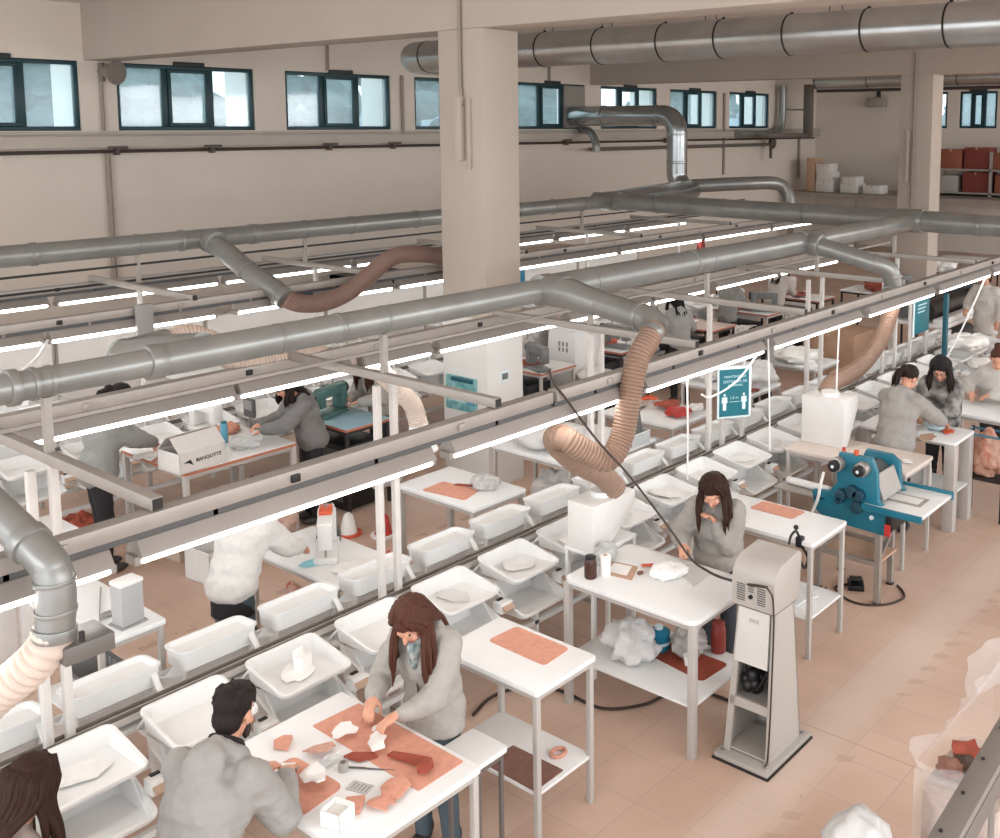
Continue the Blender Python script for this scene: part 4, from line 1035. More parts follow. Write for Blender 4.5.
def fx(z): return b0[0] + (b1_[0] - b0[0]) * z / H1
def fy0(z): return b0[2] + (b1_[2] - b0[2]) * z / H1
def fy1(z): return b0[3] + (b1_[3] - b0[3]) * z / H1
m = MB()
for (za, zb, ya, yb) in ((0.045, H1, 0, 0.055), (0.045, H1, 0.945 - 0.09, 1.0)):
    P = []
    for z in (za, zb):
        w = fy1(z) - fy0(z)
        P += [(fx(z) - 0.004, fy0(z) + w * ya, z), (fx(z) + 0.02, fy0(z) + w * ya, z), (fx(z) + 0.02, fy0(z) + w * yb, z), (fx(z) - 0.004, fy0(z) + w * yb, z)]
    slab(P)
P = []
for z in (0.36, 0.42):
    P += [(fx(z) - 0.004, fy0(z) + 0.01, z), (fx(z) + 0.02, fy0(z) + 0.01, z), (fx(z) + 0.02, fy1(z) - 0.01, z), (fx(z) - 0.004, fy1(z) - 0.01, z)]
slab(P)
part('front_frame', m, TG, tw, world=True)
m = MB(); P = []
for z in (0.66, H1 - 0.005):
    w = fy1(z) - fy0(z)
    P += [(fx(z) - 0.01, fy0(z) + 0.10 * w, z), (fx(z) + 0.01, fy0(z) + 0.10 * w, z), (fx(z) + 0.01, fy1(z) - 0.05 * w, z), (fx(z) - 0.01, fy1(z) - 0.05 * w, z)]
slab(P)
pn = part('door_panel', m, mat('tower_panel', (212, 208, 202), 0.35), tw, world=True)
m = MB()
for k, yy in enumerate((3.17, 3.185, 3.2, 3.215, 3.23)): m.box((fx(0.95) - 0.012, yy, 0.94), (fx(0.95) - 0.009, yy + 0.009, 0.965))
part('badge', m, mat('badge_grey', (178, 172, 166), 0.4), tw, world=True)
for z in (0.40, 0.07):
    part('shelf', MB().box((fx(z) + 0.01, fy0(z) + 0.015, z - 0.012), (A0[1] - 0.1, fy1(z) - 0.015, z)), TG, tw, world=True)
m = MB()
rg = random.Random(3)
for k in range(7):
    c = (fx(0.5) + 0.1 + rg.uniform(-0.03, 0.05), 3.22 + rg.uniform(-0.07, 0.07), 0.47 + rg.uniform(-0.02, 0.1))
    m.ell(c, (0.05, 0.045, 0.05), nu=10, nv=7)
part('motor', m, BLACK, tw, world=True)
part('motor_cable', MB().tube(spline([(5.52, 3.12, 0.62), (5.5, 3.18, 0.5), (5.52, 3.27, 0.46), (5.55, 3.3, 0.6)], 6), 0.008, 6), BLACK, tw, world=True)
# head with rounded front edge: profile in x-z extruded along y
hp = [(5.475, H1 + 0.006), (5.475, 1.20)] + [(5.475 + 0.12 - 0.12 * math.cos(a), 1.20 + 0.14 * math.sin(a)) for a in [PI / 2 * k / 6 for k in range(1, 7)]] + [(5.80, 1.36), (5.83, 1.33), (5.80, H1 + 0.006)]
Mh = Matrix(((1, 0, 0, 0), (0, 0, 1, 0), (0, 1, 0, 0), (0, 0, 0, 1)))
part('head', MB().prism(hp, 3.055, 3.37, Mh), TG, tw, world=True, bevel=0.006)
part('seam', MB().box((5.485, 3.062, H1 - 0.004), (5.78, 3.345, H1 + 0.008)), GREYD, tw, world=True)
m = MB()
for col, (ya, yb) in enumerate(((3.27, 3.33), (3.12, 3.18))):
    for k in range(8): m.box((5.4725, ya, 1.075 + k * 0.015), (5.4765, yb, 1.082 + k * 0.015))
for k in range(4): m.box((5.4725, 3.205, 1.145 + k * 0.012), (5.4765, 3.245, 1.15 + k * 0.012))
part('vent_grille', m, GREYD, tw, world=True)
part('knob', MB().cyl((5.462, 3.225, 1.115), (5.478, 3.225, 1.115), 0.014), BLACK, tw, world=True)
part('power_cord', MB().tube(spline([(5.42, 3.08, 1.24), (5.468, 3.062, 1.14), (5.47, 3.055, 0.9), (5.45, 3.05, 0.6), (5.425, 3.045, 0.3), (5.41, 3.05, 0.1), (5.40, 3.06, 0.06)], 8), 0.006, 6), CABLE, tw, world=True)
for x, y in ((5.40, 3.06), (5.40, 3.38), (5.90, 3.06), (5.90, 3.38)):
    part('bolt', MB().cyl((x, y, 0.045), (x, y, 0.056), 0.012, 8), STEEL, tw, world=True)

# ---- suction hoods on the tables
def hood(label, x0, x1, y0, y1, z0, z1):
    o = thing('suction_hood', label, 'hood', ((x0 + x1) / 2, (y0 + y1) / 2, z0), 0, 'white suction hoods')
    w = x1 - x0
    prof = [(x0, z0), (x0 + w * 0.35, z0), (x1, z0 + (z1 - z0) * 0.72), (x1, z1), (x0, z1)]
    part('shell', MB().prism(prof, y0, y1, Mh), mat('hood_white', (228, 225, 221), 0.36, var=0.04), o, world=True, bevel=0.008)
    part('mouth', MB().add([(x0 + w * 0.40, y0 + 0.03, z0 + 0.03), (x0 + w * 0.98, y0 + 0.03, z0 + (z1 - z0) * 0.68), (x0 + w * 0.98, y1 - 0.03, z0 + (z1 - z0) * 0.68), (x0 + w * 0.40, y1 - 0.03, z0 + 0.03)], [(0, 1, 2, 3)]), GREYD, o, world=True)
    part('collar', MB().cyl(((x0 + x1) / 2 , (y0 + y1) / 2, z1), ((x0 + x1) / 2, (y0 + y1) / 2, z1 + 0.04), 0.09, 18), PLAST, o, world=True)
    return o
hood('first white suction hood at the end of the looping tan hose', 5.62, 6.12, 4.64, 4.90, 0.972, 1.33)
m = MB().box((5.6, 4.56, 0.0), (5.64, 4.6, 0.97)); m.box((6.0, 4.56, 0.0), (6.04, 4.6, 0.97)); m.box((5.6, 4.56, 0.945), (6.1, 4.85, 0.97)); m.box((5.6, 4.81, 0), (5.64, 4.85, 0.95)); m.box((6.0, 4.81, 0), (6.04, 4.85, 0.95))
hood('second white suction hood right of the conveyor, on the table behind the blue machine', 9.12, 9.44, 4.36, 4.82, 0.941, 1.42)
for x, lab in ((5.61, 'low white stand carrying the first suction hood'),):
    y = 4.635
    o = thing('hood_stand', lab, 'stand', (x, y, 0))
    part('plate', MB().box((0, 0, 0.945), (0.52, 0.29, 0.972)), PLAST, o, bevel=0.004)
    for k, (dx, dy) in enumerate(((0.02, 0.27), (0.50, 0.27), (0.02, 0.02), (0.50, 0.02))):
        part('leg', MB().box((dx - 0.015, dy - 0.015, 0), (dx + 0.015, dy + 0.015, 0.945)), WHITE, o)

# ---- table C items
def clamp(label, c, rot):
    o = thing('clamp_tool', label, 'tool', c, rot)
    part('jaw', MB().box((-0.03, -0.02, 0.0), (0.03, 0.02, 0.05)), BLACK, o, bevel=0.004)
    part('grip', MB().cap((-0.075, 0, 0.03), 0.022, (-0.03, 0, 0.035), 0.02), REDP, o)
    part('grip', MB().cap((0.03, 0, 0.035), 0.02, (0.075, 0, 0.03), 0.022), REDP, o)
    return o
clamp('red and black hand tool behind the woman in the middle', (7.02, 4.32, ZT_), -0.4)
arm = thing('task_lamp_arm', 'black clamp arm on the near edge of the table right of the grey tower', 'arm', (6.86, 3.62, ZT_))
part('clamp_body', MB().box((-0.03, -0.03, -0.05), (0.03, 0.02, 0.03)), BLACK, arm, bevel=0.004)
part('arm', MB().tube(spline([(0, 0, 0.02), (-0.06, 0, 0.09), (-0.1, 0.02, 0.06), (-0.13, 0.02, 0.0)], 6), 0.01, 8), BLACK, arm)
part('knob', MB().ell((-0.06, 0, 0.12), 0.02), BLACK, arm)
part('handle', MB().tube(spline([(-0.02, -0.03, -0.03), (0.03, -0.06, -0.14), (-0.02, -0.06, -0.2), (-0.06, -0.04, -0.14)], 6), 0.012, 8), BLACK, arm)
wpiece('white side board on the shelf under the table right of the grey tower', 7.14, 3.9, 0.22, 0.3, 35, z=0.331, bz=0.004, th=0.01, m=PLAST, group='boards', name='board', cat='board')

# ---- blue splitting machine
bm_ = thing('splitting_machine', 'blue leather splitting machine with two black roller knobs on a steel stand', 'machine', (8.3, 3.9, 0))
Mx = Matrix(((0, 0, 1, 0), (1, 0, 0, 0), (0, 1, 0, 0), (0, 0, 0, 1)))  # polygon (y,z) extruded along x
part('body_plate', MB().prism([(4.12, 0.90), (4.10, 0.74), (3.98, 0.66), (3.42, 0.64), (3.42, 0.86), (3.5, 0.93), (3.52, 1.18), (3.57, 1.29), (3.87, 1.29), (3.90, 1.16), (3.88, 1.02), (3.96, 0.92)], 8.02, 8.08, Mx), BLUEM, bm_, world=True, bevel=0.008)
part('rear_plate', MB().prism([(4.12, 0.90), (4.10, 0.74), (3.98, 0.66), (3.42, 0.64), (3.42, 0.86), (3.5, 0.93), (3.52, 1.14), (3.6, 1.2), (3.84, 1.2), (3.9, 1.05), (3.96, 0.92)], 8.5, 8.56, Mx), BLUEM, bm_, world=True, bevel=0.008)
part('core', MB().prism([(3.95, 0.72), (3.55, 0.72), (3.6, 1.1), (3.68, 1.15), (3.8, 1.14), (3.86, 1.0)], 8.09, 8.49, Mx), GREYD, bm_, world=True, bevel=0.01)
part('guard', MB().add([(8.1, 3.56, 1.12), (8.48, 3.56, 1.12), (8.48, 3.48, 0.92), (8.1, 3.48, 0.92), (8.1, 3.575, 1.12), (8.48, 3.575, 1.12), (8.48, 3.495, 0.92), (8.1, 3.495, 0.92)], [(0, 1, 2, 3), (7, 6, 5, 4), (0, 4, 5, 1), (1, 5, 6, 2), (2, 6, 7, 3), (3, 7, 4, 0)]), RAILG, bm_, world=True)
for (y, z) in ((3.86, 1.2), (3.63, 1.2)):
    k = part('roller', MB().cyl((8.02, y, z), (7.93, y, z), 0.062, 18), STEEL, bm_, world=True, bevel=0.008)
    part('roller_knob', MB().cyl((7.93, y, z), (7.88, y, z), 0.05, 16), BLACK, k, world=True, bevel=0.008)
    part('hub', MB().cyl((7.88, y, z), (7.875, y, z), 0.014, 12), SIGNW, k, world=True)
for (y, z, r) in ((3.82, 0.93, 0.05), (3.72, 0.98, 0.055), (3.66, 0.96, 0.05), (3.67, 0.85, 0.055), (3.84, 0.88, 0.035)):
    part('adjusting_knob', MB().cyl((8.02, y, z), (7.95, y, z), r, 14), mat('dark_blue_knob', (24, 62, 78), 0.4), bm_, world=True, bevel=0.006)
part('badge', MB().cyl((8.02, 3.55, 0.78), (8.008, 3.55, 0.78), 0.02, 12), SIGNW, bm_, world=True)
part('top_button', MB().cyl((8.05, 3.72, 1.285), (8.05, 3.72, 1.33), 0.022, 12), ORANGE, bm_, world=True)
bd = part('right_bed', MB().box((7.98, 3.10, 0.865), (8.66, 3.62, 0.895)), PLAST, bm_, world=True, bevel=0.003)
part('bed_slot', MB().box((8.2, 3.2, 0.895), (8.42, 3.6, 0.899)), RAILG, bd, world=True)
part('bed_slide', MB().box((8.24, 3.24, 0.899), (8.38, 3.6, 0.905)), PLAST, bd, world=True)
part('bed_edge', MB().box((7.955, 3.09, 0.85), (7.98, 3.62, 0.905)), BLUEM, bd, world=True, bevel=0.003)
part('bed_edge', MB().box((8.66, 3.09, 0.85), (8.69, 3.62, 0.92)), BLUEM, bd, world=True, bevel=0.003)
lb = part('left_bed', MB().box((8.02, 4.0, 0.83), (8.3, 4.5, 0.85)), RAILG, bm_, world=True, bevel=0.003)
part('bed_roll', MB().cap((8.14, 4.02, 0.885), 0.035, (8.16, 4.42, 0.885), 0.035), PLAST, lb, world=True)
part('feed_tube', MB().tube(spline([(7.9, 3.95, 1.13), (7.88, 3.97, 1.0), (7.9, 4.0, 0.88), (7.95, 4.08, 0.72), (8.0, 4.14, 0.62)], 8), 0.014, 8), PLAST, bm_, world=True)
part('switch_box', MB().box((8.0, 3.36, 0.70), (8.4, 3.42, 0.84)), BLACK, bm_, world=True, bevel=0.005)
part('red_switch', MB().box((7.985, 3.37, 0.66), (8.0, 3.42, 0.76)), REDP, bm_, world=True)
for (x, y, h, m_) in ((8.06, 3.5, 0.65, STEEL), (8.52, 3.58, 0.65, STEEL), (8.06, 4.06, 0.68, STEEL), (8.52, 4.06, 0.68, STEEL)):
    lg = part('leg', MB().box((x - 0.025, y - 0.025, 0.015), (x + 0.025, y + 0.025, h)), m_, bm_, world=True)
    part('foot', MB().cyl((x, y, 0), (x, y, 0.02), 0.035, 12), DARK, lg, world=True)
m = MB()
m.bar((8.06, 3.5, 0.36), (8.06, 4.06, 0.36), 0.04, 0.04); m.bar((8.52, 3.58, 0.36), (8.52, 4.06, 0.36), 0.04, 0.04); m.bar((8.06, 3.5, 0.38), (8.52, 3.58, 0.5), 0.03, 0.03); m.bar((8.06, 4.06, 0.36), (8.52, 4.06, 0.36), 0.04, 0.04)
part('stretcher', m, STEEL, bm_, world=True)
part('drip_tray', MB().box((8.08, 3.52, 0.33), (8.5, 4.04, 0.35)), CARD, bm_, world=True)
pd = thing('foot_pedal', 'black foot pedal on the floor under the blue machine', 'pedal', (8.26, 3.79, 0), 0.5)
part('base', MB().box((-0.09, -0.07, 0), (0.09, 0.07, 0.05)), BLACK, pd, bevel=0.008)
part('treadle', MB().cbox((0.0, 0, 0.085), (0.15, 0.11, 0.02), Matrix.Rotation(0.25, 3, 'Y')), BLACK, pd, bevel=0.004)
def fcable(pts, r, label, m=CABLE):
    return solo('floor_cable', MB().tube(spline([(x, y, r) for x, y in pts], 8), r, 6), m, label, 'cable', (pts[0][0], pts[0][1], 0), 'cables on the floor')
fcable([(8.26, 3.86), (8.12, 3.92), (7.98, 3.75), (7.97, 3.58), (8.1, 3.42), (8.3, 3.36), (8.42, 3.42), (8.5, 3.5)], 0.011, 'black cable looping on the floor around the blue machine')
fcable([(7.5, 4.5), (7.62, 4.2), (7.8, 4.0), (8.06, 3.98)], 0.011, 'black cable on the floor behind the table right of the grey tower')
fcable([(4.72, 5.0), (4.95, 5.06), (5.15, 5.0), (5.33, 4.75), (5.34, 4.35), (5.56, 4.14), (5.78, 4.08), (5.95, 3.92), (5.98, 3.6), (5.96, 3.45)], 0.012, 'long black cable on the floor running to the grey tower')
# items behind the blue machine and on the pair's table
leather('dark jagged leather scrap behind the blue machine', 9.1, 4.0, blobpoly(0.09, 0.03, 41, 12, 0.4), m=LEATHD, bz=0.02, seed=41, rot=0.9)
leather('pale leather piece behind the blue machine', 9.22, 3.94, blobpoly(0.07, 0.025, 42), m=CARD, bz=0.012, seed=42, rot=0.9)
wpiece('white paper tags at the aisle end of the table behind the blue machine', 9.12, 3.7, 0.07, 0.05, 43, bz=0.03, group='tissues', name='paper_tag', cat='paper')
jar('small red pot at the far end of the table behind the blue machine', (9.02, 4.3, ZT_), 0.02, 0.04, ORANGE, REDP)
leather('orange leather pile left of the girl in the grey hoodie', 9.8, 4.75, blobpoly(0.14, 0.1, 44), z=0.96, m=ORANGE, bz=0.05, seed=44, thick=0.02)
sh_ = table('small white ledge table left of the girl in the grey hoodie', 9.6, 10.05, 4.6, 4.9, z=0.955, lw=0.03)
leather('orange leather scrap on the table of the two women', 10.3, 3.75, blobpoly(0.08, 0.06, 45), m=ORANGE, bz=0.035, seed=45)
leather('beige leather piece on the table of the two women', 10.0, 3.85, blobpoly(0.13, 0.08, 46), m=CARD, bz=0.012, seed=46)
wpiece('white piece on the table of the two women', 10.02, 4.15, 0.1, 0.07, 47, bz=0.03)
bag('light blue and white bundle at the end of the table of the two women', (10.34, 3.9, ZT_), (0.1, 0.1, 0.06), 12, mat('pale_blue_cloth', (190, 208, 212), 0.7, var=0.2), 'cloth_bundle', 'bundles', cat='cloth')
sk = bag('clear bag of brown leather strips hanging beside the two women', (10.68, 3.46, 0.45), (0.12, 0.18, 0.26), 14, mat('bag_of_leather', (206, 168, 148), 0.3, var=0.4, vscale=12, rgb2=(178, 110, 86), bump=0.4, bscale=20))
bs = thing('bag_stand', 'thin dark steel stand holding the bag of leather strips', 'stand', (10.68, 3.46, 0))
for sx in (-1, 1):
    for sy in (-1, 1): part('leg', MB().box((sx * 0.13 - 0.012, sy * 0.2 - 0.012, 0), (sx * 0.13 + 0.012, sy * 0.2 + 0.012, 0.92)), DARK, bs)
part('hoop', MB().tube([(0.13, 0.2, 0.9), (-0.13, 0.2, 0.9), (-0.13, -0.2, 0.9), (0.13, -0.2, 0.9)], 0.012, 6, closed=True), mat('teal_hoop', (60, 120, 140), 0.5), bs)
part('base_shelf', MB().box((-0.14, -0.21, 0.42), (0.14, 0.21, 0.445)), DARK, bs)
jar('white bottle on the shelf under the table of the two women', (10.15, 3.9, 0.4), 0.05, 0.2, PLAST, PLAST, 'bottle', 'bottle')
# railing, crate and bag at the bottom right corner (landing where the viewer stands)
# ================================================================ FAR SIDE OF THE NEAR CONVEYOR AND BEYOND
def sewing_machine(label, c, rot, body=None, big=False):
    o = thing('sewing_machine', label, 'sewing machine', c, rot, 'sewing machines')
    b = body or GREYW
    part('bed', MB().box((-0.22, -0.09, 0), (0.22, 0.09, 0.05)), b, o, bevel=0.008)
    part('pillar', MB().box((0.12, -0.07, 0.05), (0.22, 0.07, 0.30)), b, o, bevel=0.012)
    part('arm', MB().box((-0.22, -0.06, 0.22), (0.22, 0.06, 0.33)), b, o, bevel=0.015)
    part('head', MB().box((-0.24, -0.055, 0.12), (-0.14, 0.055, 0.31)), b, o, bevel=0.012)
    part('handwheel', MB().cyl((0.22, 0, 0.26), (0.25, 0, 0.26), 0.07, 16), DARK, o, bevel=0.006)
    part('needle_bar', MB().cyl((-0.19, 0, 0.05), (-0.19, 0, 0.13), 0.008, 8), STEEL, o)
    part('spool_pin', MB().cyl((0.05, 0, 0.33), (0.05, 0, 0.42), 0.012, 8), STEEL, o)
    return o
# grey box on the left table
g = thing('grey_box', 'small upright grey box on the leftmost table beyond the conveyor', 'box', (3.02, 6.36, ZT_), 0.1)
part('body', MB().box((-0.075, -0.06, 0.01), (0.075, 0.06, 0.29)), mat('lightgrey_box', (176, 175, 174), 0.45), g, bevel=0.006)
part('foot', MB().box((-0.09, -0.075, 0), (0.09, 0.075, 0.012)), GREYP, g)
part('lid', MB().box((-0.078, -0.063, 0.27), (0.078, 0.063, 0.295)), PLAST, g, bevel=0.004)
wpiece('small silver clips left of the small grey box', 2.98, 6.55, 0.05, 0.03, 51, bz=0.03, m=GREYP, group='clips', name='metal_clip', cat='clip')
solo('cord', MB().tube(spline([(3.15, 7.0, ZT_ + 0.008), (3.0, 6.7, ZT_ + 0.008), (2.86, 6.4, ZT_ + 0.008), (2.8, 6.24, ZT_ + 0.008)], 6), 0.005, 6), GREYP, 'grey cord lying across the leftmost table beyond the conveyor', 'cord', (3.0, 6.7, ZT_))
cr = thing('slatted_crate', 'grey slatted crate under the leftmost table beyond the conveyor', 'crate', (2.95, 6.6, 0.3))
m = MB()
for sy in (-1, 1): m.box((-0.14, sy * 0.26 - 0.01, 0), (0.14, sy * 0.26 + 0.01, 0.26))
for k in range(9): m.box((-0.15, -0.25 + k * 0.06, 0.02), (-0.135, -0.21 + k * 0.06, 0.25)); m.box((0.135, -0.25 + k * 0.06, 0.02), (0.15, -0.21 + k * 0.06, 0.25))
m.box((-0.14, -0.26, 0), (0.14, 0.26, 0.015))
part('slats', m, GREYP, cr)
part('rim', MB().tube([(0.14, 0.26, 0.26), (-0.14, 0.26, 0.26), (-0.14, -0.26, 0.26), (0.14, -0.26, 0.26)], 0.014, 6, closed=True), GREYD, cr)
# sewing table left of the posts
sm = sewing_machine('white sewing machine on the low sewing table left of the near posts', (4.72, 6.62, 0.761), 0.9, WHITE)
part('tool_caddy', MB().box((-0.05, -0.05, 0.33), (0.12, 0.05, 0.36)), ORANGE, sm, bevel=0.006)
part('side_cover', MB().prism([(-0.10, 0.0), (0.10, 0.0), (0.06, 0.26), (-0.04, 0.28)], 0.23, 0.40, Matrix(((0, 0, 1, 0), (1, 0, 0, 0), (0, 1, 0, 0), (0, 0, 0, 1)))), GREYD, sm, bevel=0.01)
leather('light blue fabric under the sewing machine needle', 4.52, 6.55, blobpoly(0.1, 0.06, 52), z=0.76, m=mat('cyan_fabric', (150, 218, 226), 0.7, var=0.1), bz=0.03, seed=52, name='fabric_piece', cat='fabric piece')
bag('white cloth draped over the edge of the low sewing table', (4.66, 6.2, 0.761), (0.16, 0.12, 0.03), 15, CLOTHW, 'cloth_bundle', 'bundles', cat='cloth')
bag('clear bag with red scraps under the low sewing table', (4.32, 6.5, 0.002), (0.2, 0.22, 0.34), 17, mat('bag_red_scraps', (216, 196, 182), 0.4, var=0.5, vscale=14, rgb2=(188, 96, 70), bump=0.3))
# cones, reel and sticks on the floor in front of the column
def cone(label, c, m, dm):
    o = thing('thread_cone', label, 'thread cone', c)
    part('base', MB().cyl((0, 0, 0), (0, 0, 0.025), 0.13, 18), dm, o, bevel=0.004)
    part('cone', MB().tube([(0, 0, 0.025), (0, 0, 0.06), (0, 0, 0.2), (0, 0, 0.23)], [0.09, 0.08, 0.05, 0.02], 16), m, o)
    return o
cone('white bottle-shaped cone on the floor beyond the low sewing table', (6.22, 8.35, 0), PLAST, ORANGE)
cone('red cone on a white disc on the floor beyond the low sewing table', (6.42, 8.05, 0), REDP, PLAST)
solo('wooden_stick', MB().bar((5.9, 7.45, 0.0), (5.95, 7.48, 0.42), 0.05, 0.05), CARD, 'short wooden upright behind the near posts', 'stick', (5.9, 7.45, 0), bevel=0.004)
bag('orange and white scraps on the floor left of the mat table', (6.1, 7.55, 0.002), (0.16, 0.12, 0.05), 18, mat('scrap_mix', (226, 200, 186), 0.7, var=0.6, vscale=30, rgb2=(206, 84, 56)), 'scrap_heap', 'scraps', cat='scraps')
bag('grey knitted bag on the table with the orange mat', (6.2, 6.36, ZT_), (0.11, 0.14, 0.06), 19, mat('silver_grey_bag', (198, 196, 194), 0.35, var=0.3, vscale=30, bump=0.5, bscale=60))
leather('brown strip between the orange mat and the grey knitted bag', 6.12, 6.5, [(-0.12, -0.015), (0.1, -0.03), (0.12, 0.01), (-0.1, 0.02)], m=LEATHR, bz=0.02, seed=54, rot=-1.1)
bag('heap of milky plastic bags under the looping tan hose', (7.42, 6.7, ZT_), (0.26, 0.42, 0.13), 20, FILMW)
bag('second milky bag hanging low beside the orange-mat table', (7.43, 6.6, 0.3), (0.2, 0.28, 0.22), 21, FILMW)
# dark grey hooded bag in a clear bin
cb = thing('clear_bin', 'clear plastic bin holding the dark grey bag right of the tan hose', 'bin', (8.02, 6.14, 0.94))
table('white table under the clear bin', 7.75, 8.3, 6.02, 6.9)
m = MB(); a, b_, h_ = 0.15, 0.13, 0.12
m.box((-a, -b_, 0), (a, -b_ + .006, h_)); m.box((-a, b_ - .006, 0), (a, b_, h_)); m.box((-a, -b_, 0), (-a + .006, b_, h_)); m.box((a - .006, -b_, 0), (a, b_, h_)); m.box((-a, -b_, 0), (a, b_, .006))
part('walls', m, FILM, cb); part('rim', MB().tube([(a, b_, h_), (-a, b_, h_), (-a, -b_, h_), (a, -b_, h_)], 0.006, 6, closed=True), PLAST, cb)
dg_ = MB().loft([[(rx * math.cos(t * PI / 8), ry * math.sin(t * PI / 8), z) for t in range(16)] for rx, ry, z in ((0.12, 0.10, 0.008), (0.125, 0.10, 0.15), (0.11, 0.085, 0.30), (0.07, 0.05, 0.40), (0.025, 0.02, 0.46), (0.02, 0.02, 0.5))])
for i, p in enumerate(dg_.v): dg_.v[i] = p * (1 + 0.12 * mnoise.noise(p * 12))
solo('grey_bag', dg_, mat('charcoal_fabric', (104, 102, 100), 0.8, var=0.2), 'dark grey hooded bag standing in the clear bin', 'bag', (8.02, 6.14, 0.948), world=False)
# red leather table
for k, (x, y, rx, ry, mm, lab) in enumerate([(9.12, 6.32, 0.2, 0.14, REDP, 'red leather heap at the near end of the table right of the tan hose'), (9.3, 6.6, 0.16, 0.12, LEATHR, 'brown leather heap in the middle of the red leather table'),
        (9.0, 6.85, 0.2, 0.1, mat('beige_scrap', (206, 184, 166), 0.7, var=0.3), 'beige scraps at the far end of the red leather table'), (9.36, 6.28, 0.12, 0.1, CLOTHW, 'white pieces beside the red leather heap'), (9.36, 6.9, 0.12, 0.08, ORANGE, 'orange leather strips at the back of the red leather table')]):
    leather(lab, x, y, blobpoly(rx, ry, 60 + k, 15, 0.3), m=mm, bz=0.07, seed=60 + k, thick=0.02)
bk = thing('black_tray', 'small black tray under the end of the red leather table', 'tray', (8.86, 6.12, 0.5))
part('box', MB().box((-0.1, -0.08, 0), (0.1, 0.08, 0.16)), BLACK, bk, bevel=0.006); part('rim', MB().box((-0.11, -0.09, 0.15), (0.11, 0.09, 0.165)), GREYD, bk)
bag('big crumpled milky plastic sheet right of the blue distancing sign', (10.75, 6.4, ZT_), (0.4, 0.3, 0.16), 23, FILMW)
bag('white folded garments on the table behind the blue sign', (10.7, 6.95, ZT_), (0.3, 0.2, 0.12), 24, CLOTHW, 'cloth_bundle', 'bundles', cat='cloth')
leather('brown leather pieces near the blue distancing sign', 10.5, 6.2, blobpoly(0.1, 0.06, 66), m=LEATHR, bz=0.03, seed=66)
for k, (x, y, lab) in enumerate([(12.3, 6.6, 'white garment heap on the table beyond the second hood'), (14.4, 5.1, 'white fabric lying over the end of the near conveyor'), (13.3, 4.2, 'white garment pile on the first far viewer-side table'), (15.2, 4.0, 'white garment pile on the second far viewer-side table')]):
    bag(lab, (x, y, ZT_ if k != 1 else 0.98), (0.34, 0.34, 0.09), 30 + k, CLOTHW, 'cloth_bundle', 'bundles', cat='cloth')
# carton open on the table between two workers
ct = thing('open_carton', 'white open carton with black lettering on the table between two workers', 'carton', (4.93, 8.95, ZT_), 0.08)
def carton_walls(o, lx, ly, h, m):
    t = 0.008
    w = MB()
    w.box((-lx, -ly, 0), (lx, -ly + t, h)); w.box((-lx, ly - t, 0), (lx, ly, h)); w.box((-lx, -ly, 0), (-lx + t, ly, h)); w.box((lx - t, -ly, 0), (lx, ly, h)); w.box((-lx, -ly, 0), (lx, ly, t))
    part('walls', w, m, o)
CW = mat('white_carton', (222, 217, 212), 0.7, var=0.04)
carton_walls(ct, 0.24, 0.17, 0.19, CW)
part('flap', MB().cbox((0.0, -0.1, 0.255), (0.48, 0.19, 0.008), Matrix.Rotation(0.75, 3, 'X')), CW, ct)
part('flap', MB().cbox((0.0, 0.1, 0.255), (0.48, 0.19, 0.008), Matrix.Rotation(-0.75, 3, 'X')), CW, ct)
text_mesh('BANQOTTE', 0.05, BLACK, ct, facing((0.06, -0.172, 0.10)), extr=0.002)
part('logo', MB().prism([(-0.2, 0.10), (-0.13, 0.12), (-0.10, 0.06), (-0.145, 0.09)], 0, 0.003, Matrix(((1, 0, 0, 0), (0, 0, -1, -0.17), (0, 1, 0, 0), (0, 0, 0, 1)))), BLACK, ct)
leather('brown leather in the open carton', 4.9, 8.93, blobpoly(0.13, 0.09, 70), z=0.96, m=LEATHR, bz=0.12, seed=70)
jb = jar('blue spray can behind the open carton', (5.5, 9.35, ZT_), 0.035, 0.2, mat('light_blue_can', (96, 164, 190), 0.4), TEALP, 'spray_can', 'can')
wpiece('sheet of white paper left of the open carton', 4.85, 9.6, 0.2, 0.14, 71, bz=0.004, th=0.003, m=PAPER, group='papers', name='paper_sheet', cat='paper')
bag('clear plastic bag beside the hands of the curly-haired worker', (5.55, 9.05, ZT_), (0.16, 0.14, 0.06), 25, FILM)
bag('orange cloth on the table behind the spray can', (5.7, 9.6, ZT_), (0.12, 0.08, 0.06), 26, mat('orange_cloth', (222, 160, 132), 0.8, var=0.3), 'cloth_bundle', 'bundles', cat='cloth')
leather('tan leather pieces at the hands of the capped worker', 4.86, 9.3, blobpoly(0.14, 0.07, 72), m=LEATH, bz=0.03, seed=72)
sewing_machine('tall white sewing machine behind the spray can', (5.6, 9.85, ZT_), 1.57, WHITE)
mon = thing('machine_display', 'dark control display beside the curly-haired worker', 'display', (5.95, 9.6, ZT_ ))
part('screen', MB().box((-0.02, -0.09, 0.12), (0.02, 0.09, 0.32)), GREYD, mon, bevel=0.01); part('stem', MB().cyl((0, 0, 0), (0, 0, 0.14), 0.015, 8), STEEL, mon)
part('screen_panel', MB().box((-0.024, -0.07, 0.2), (-0.02, 0.07, 0.3)), GREYP, mon)
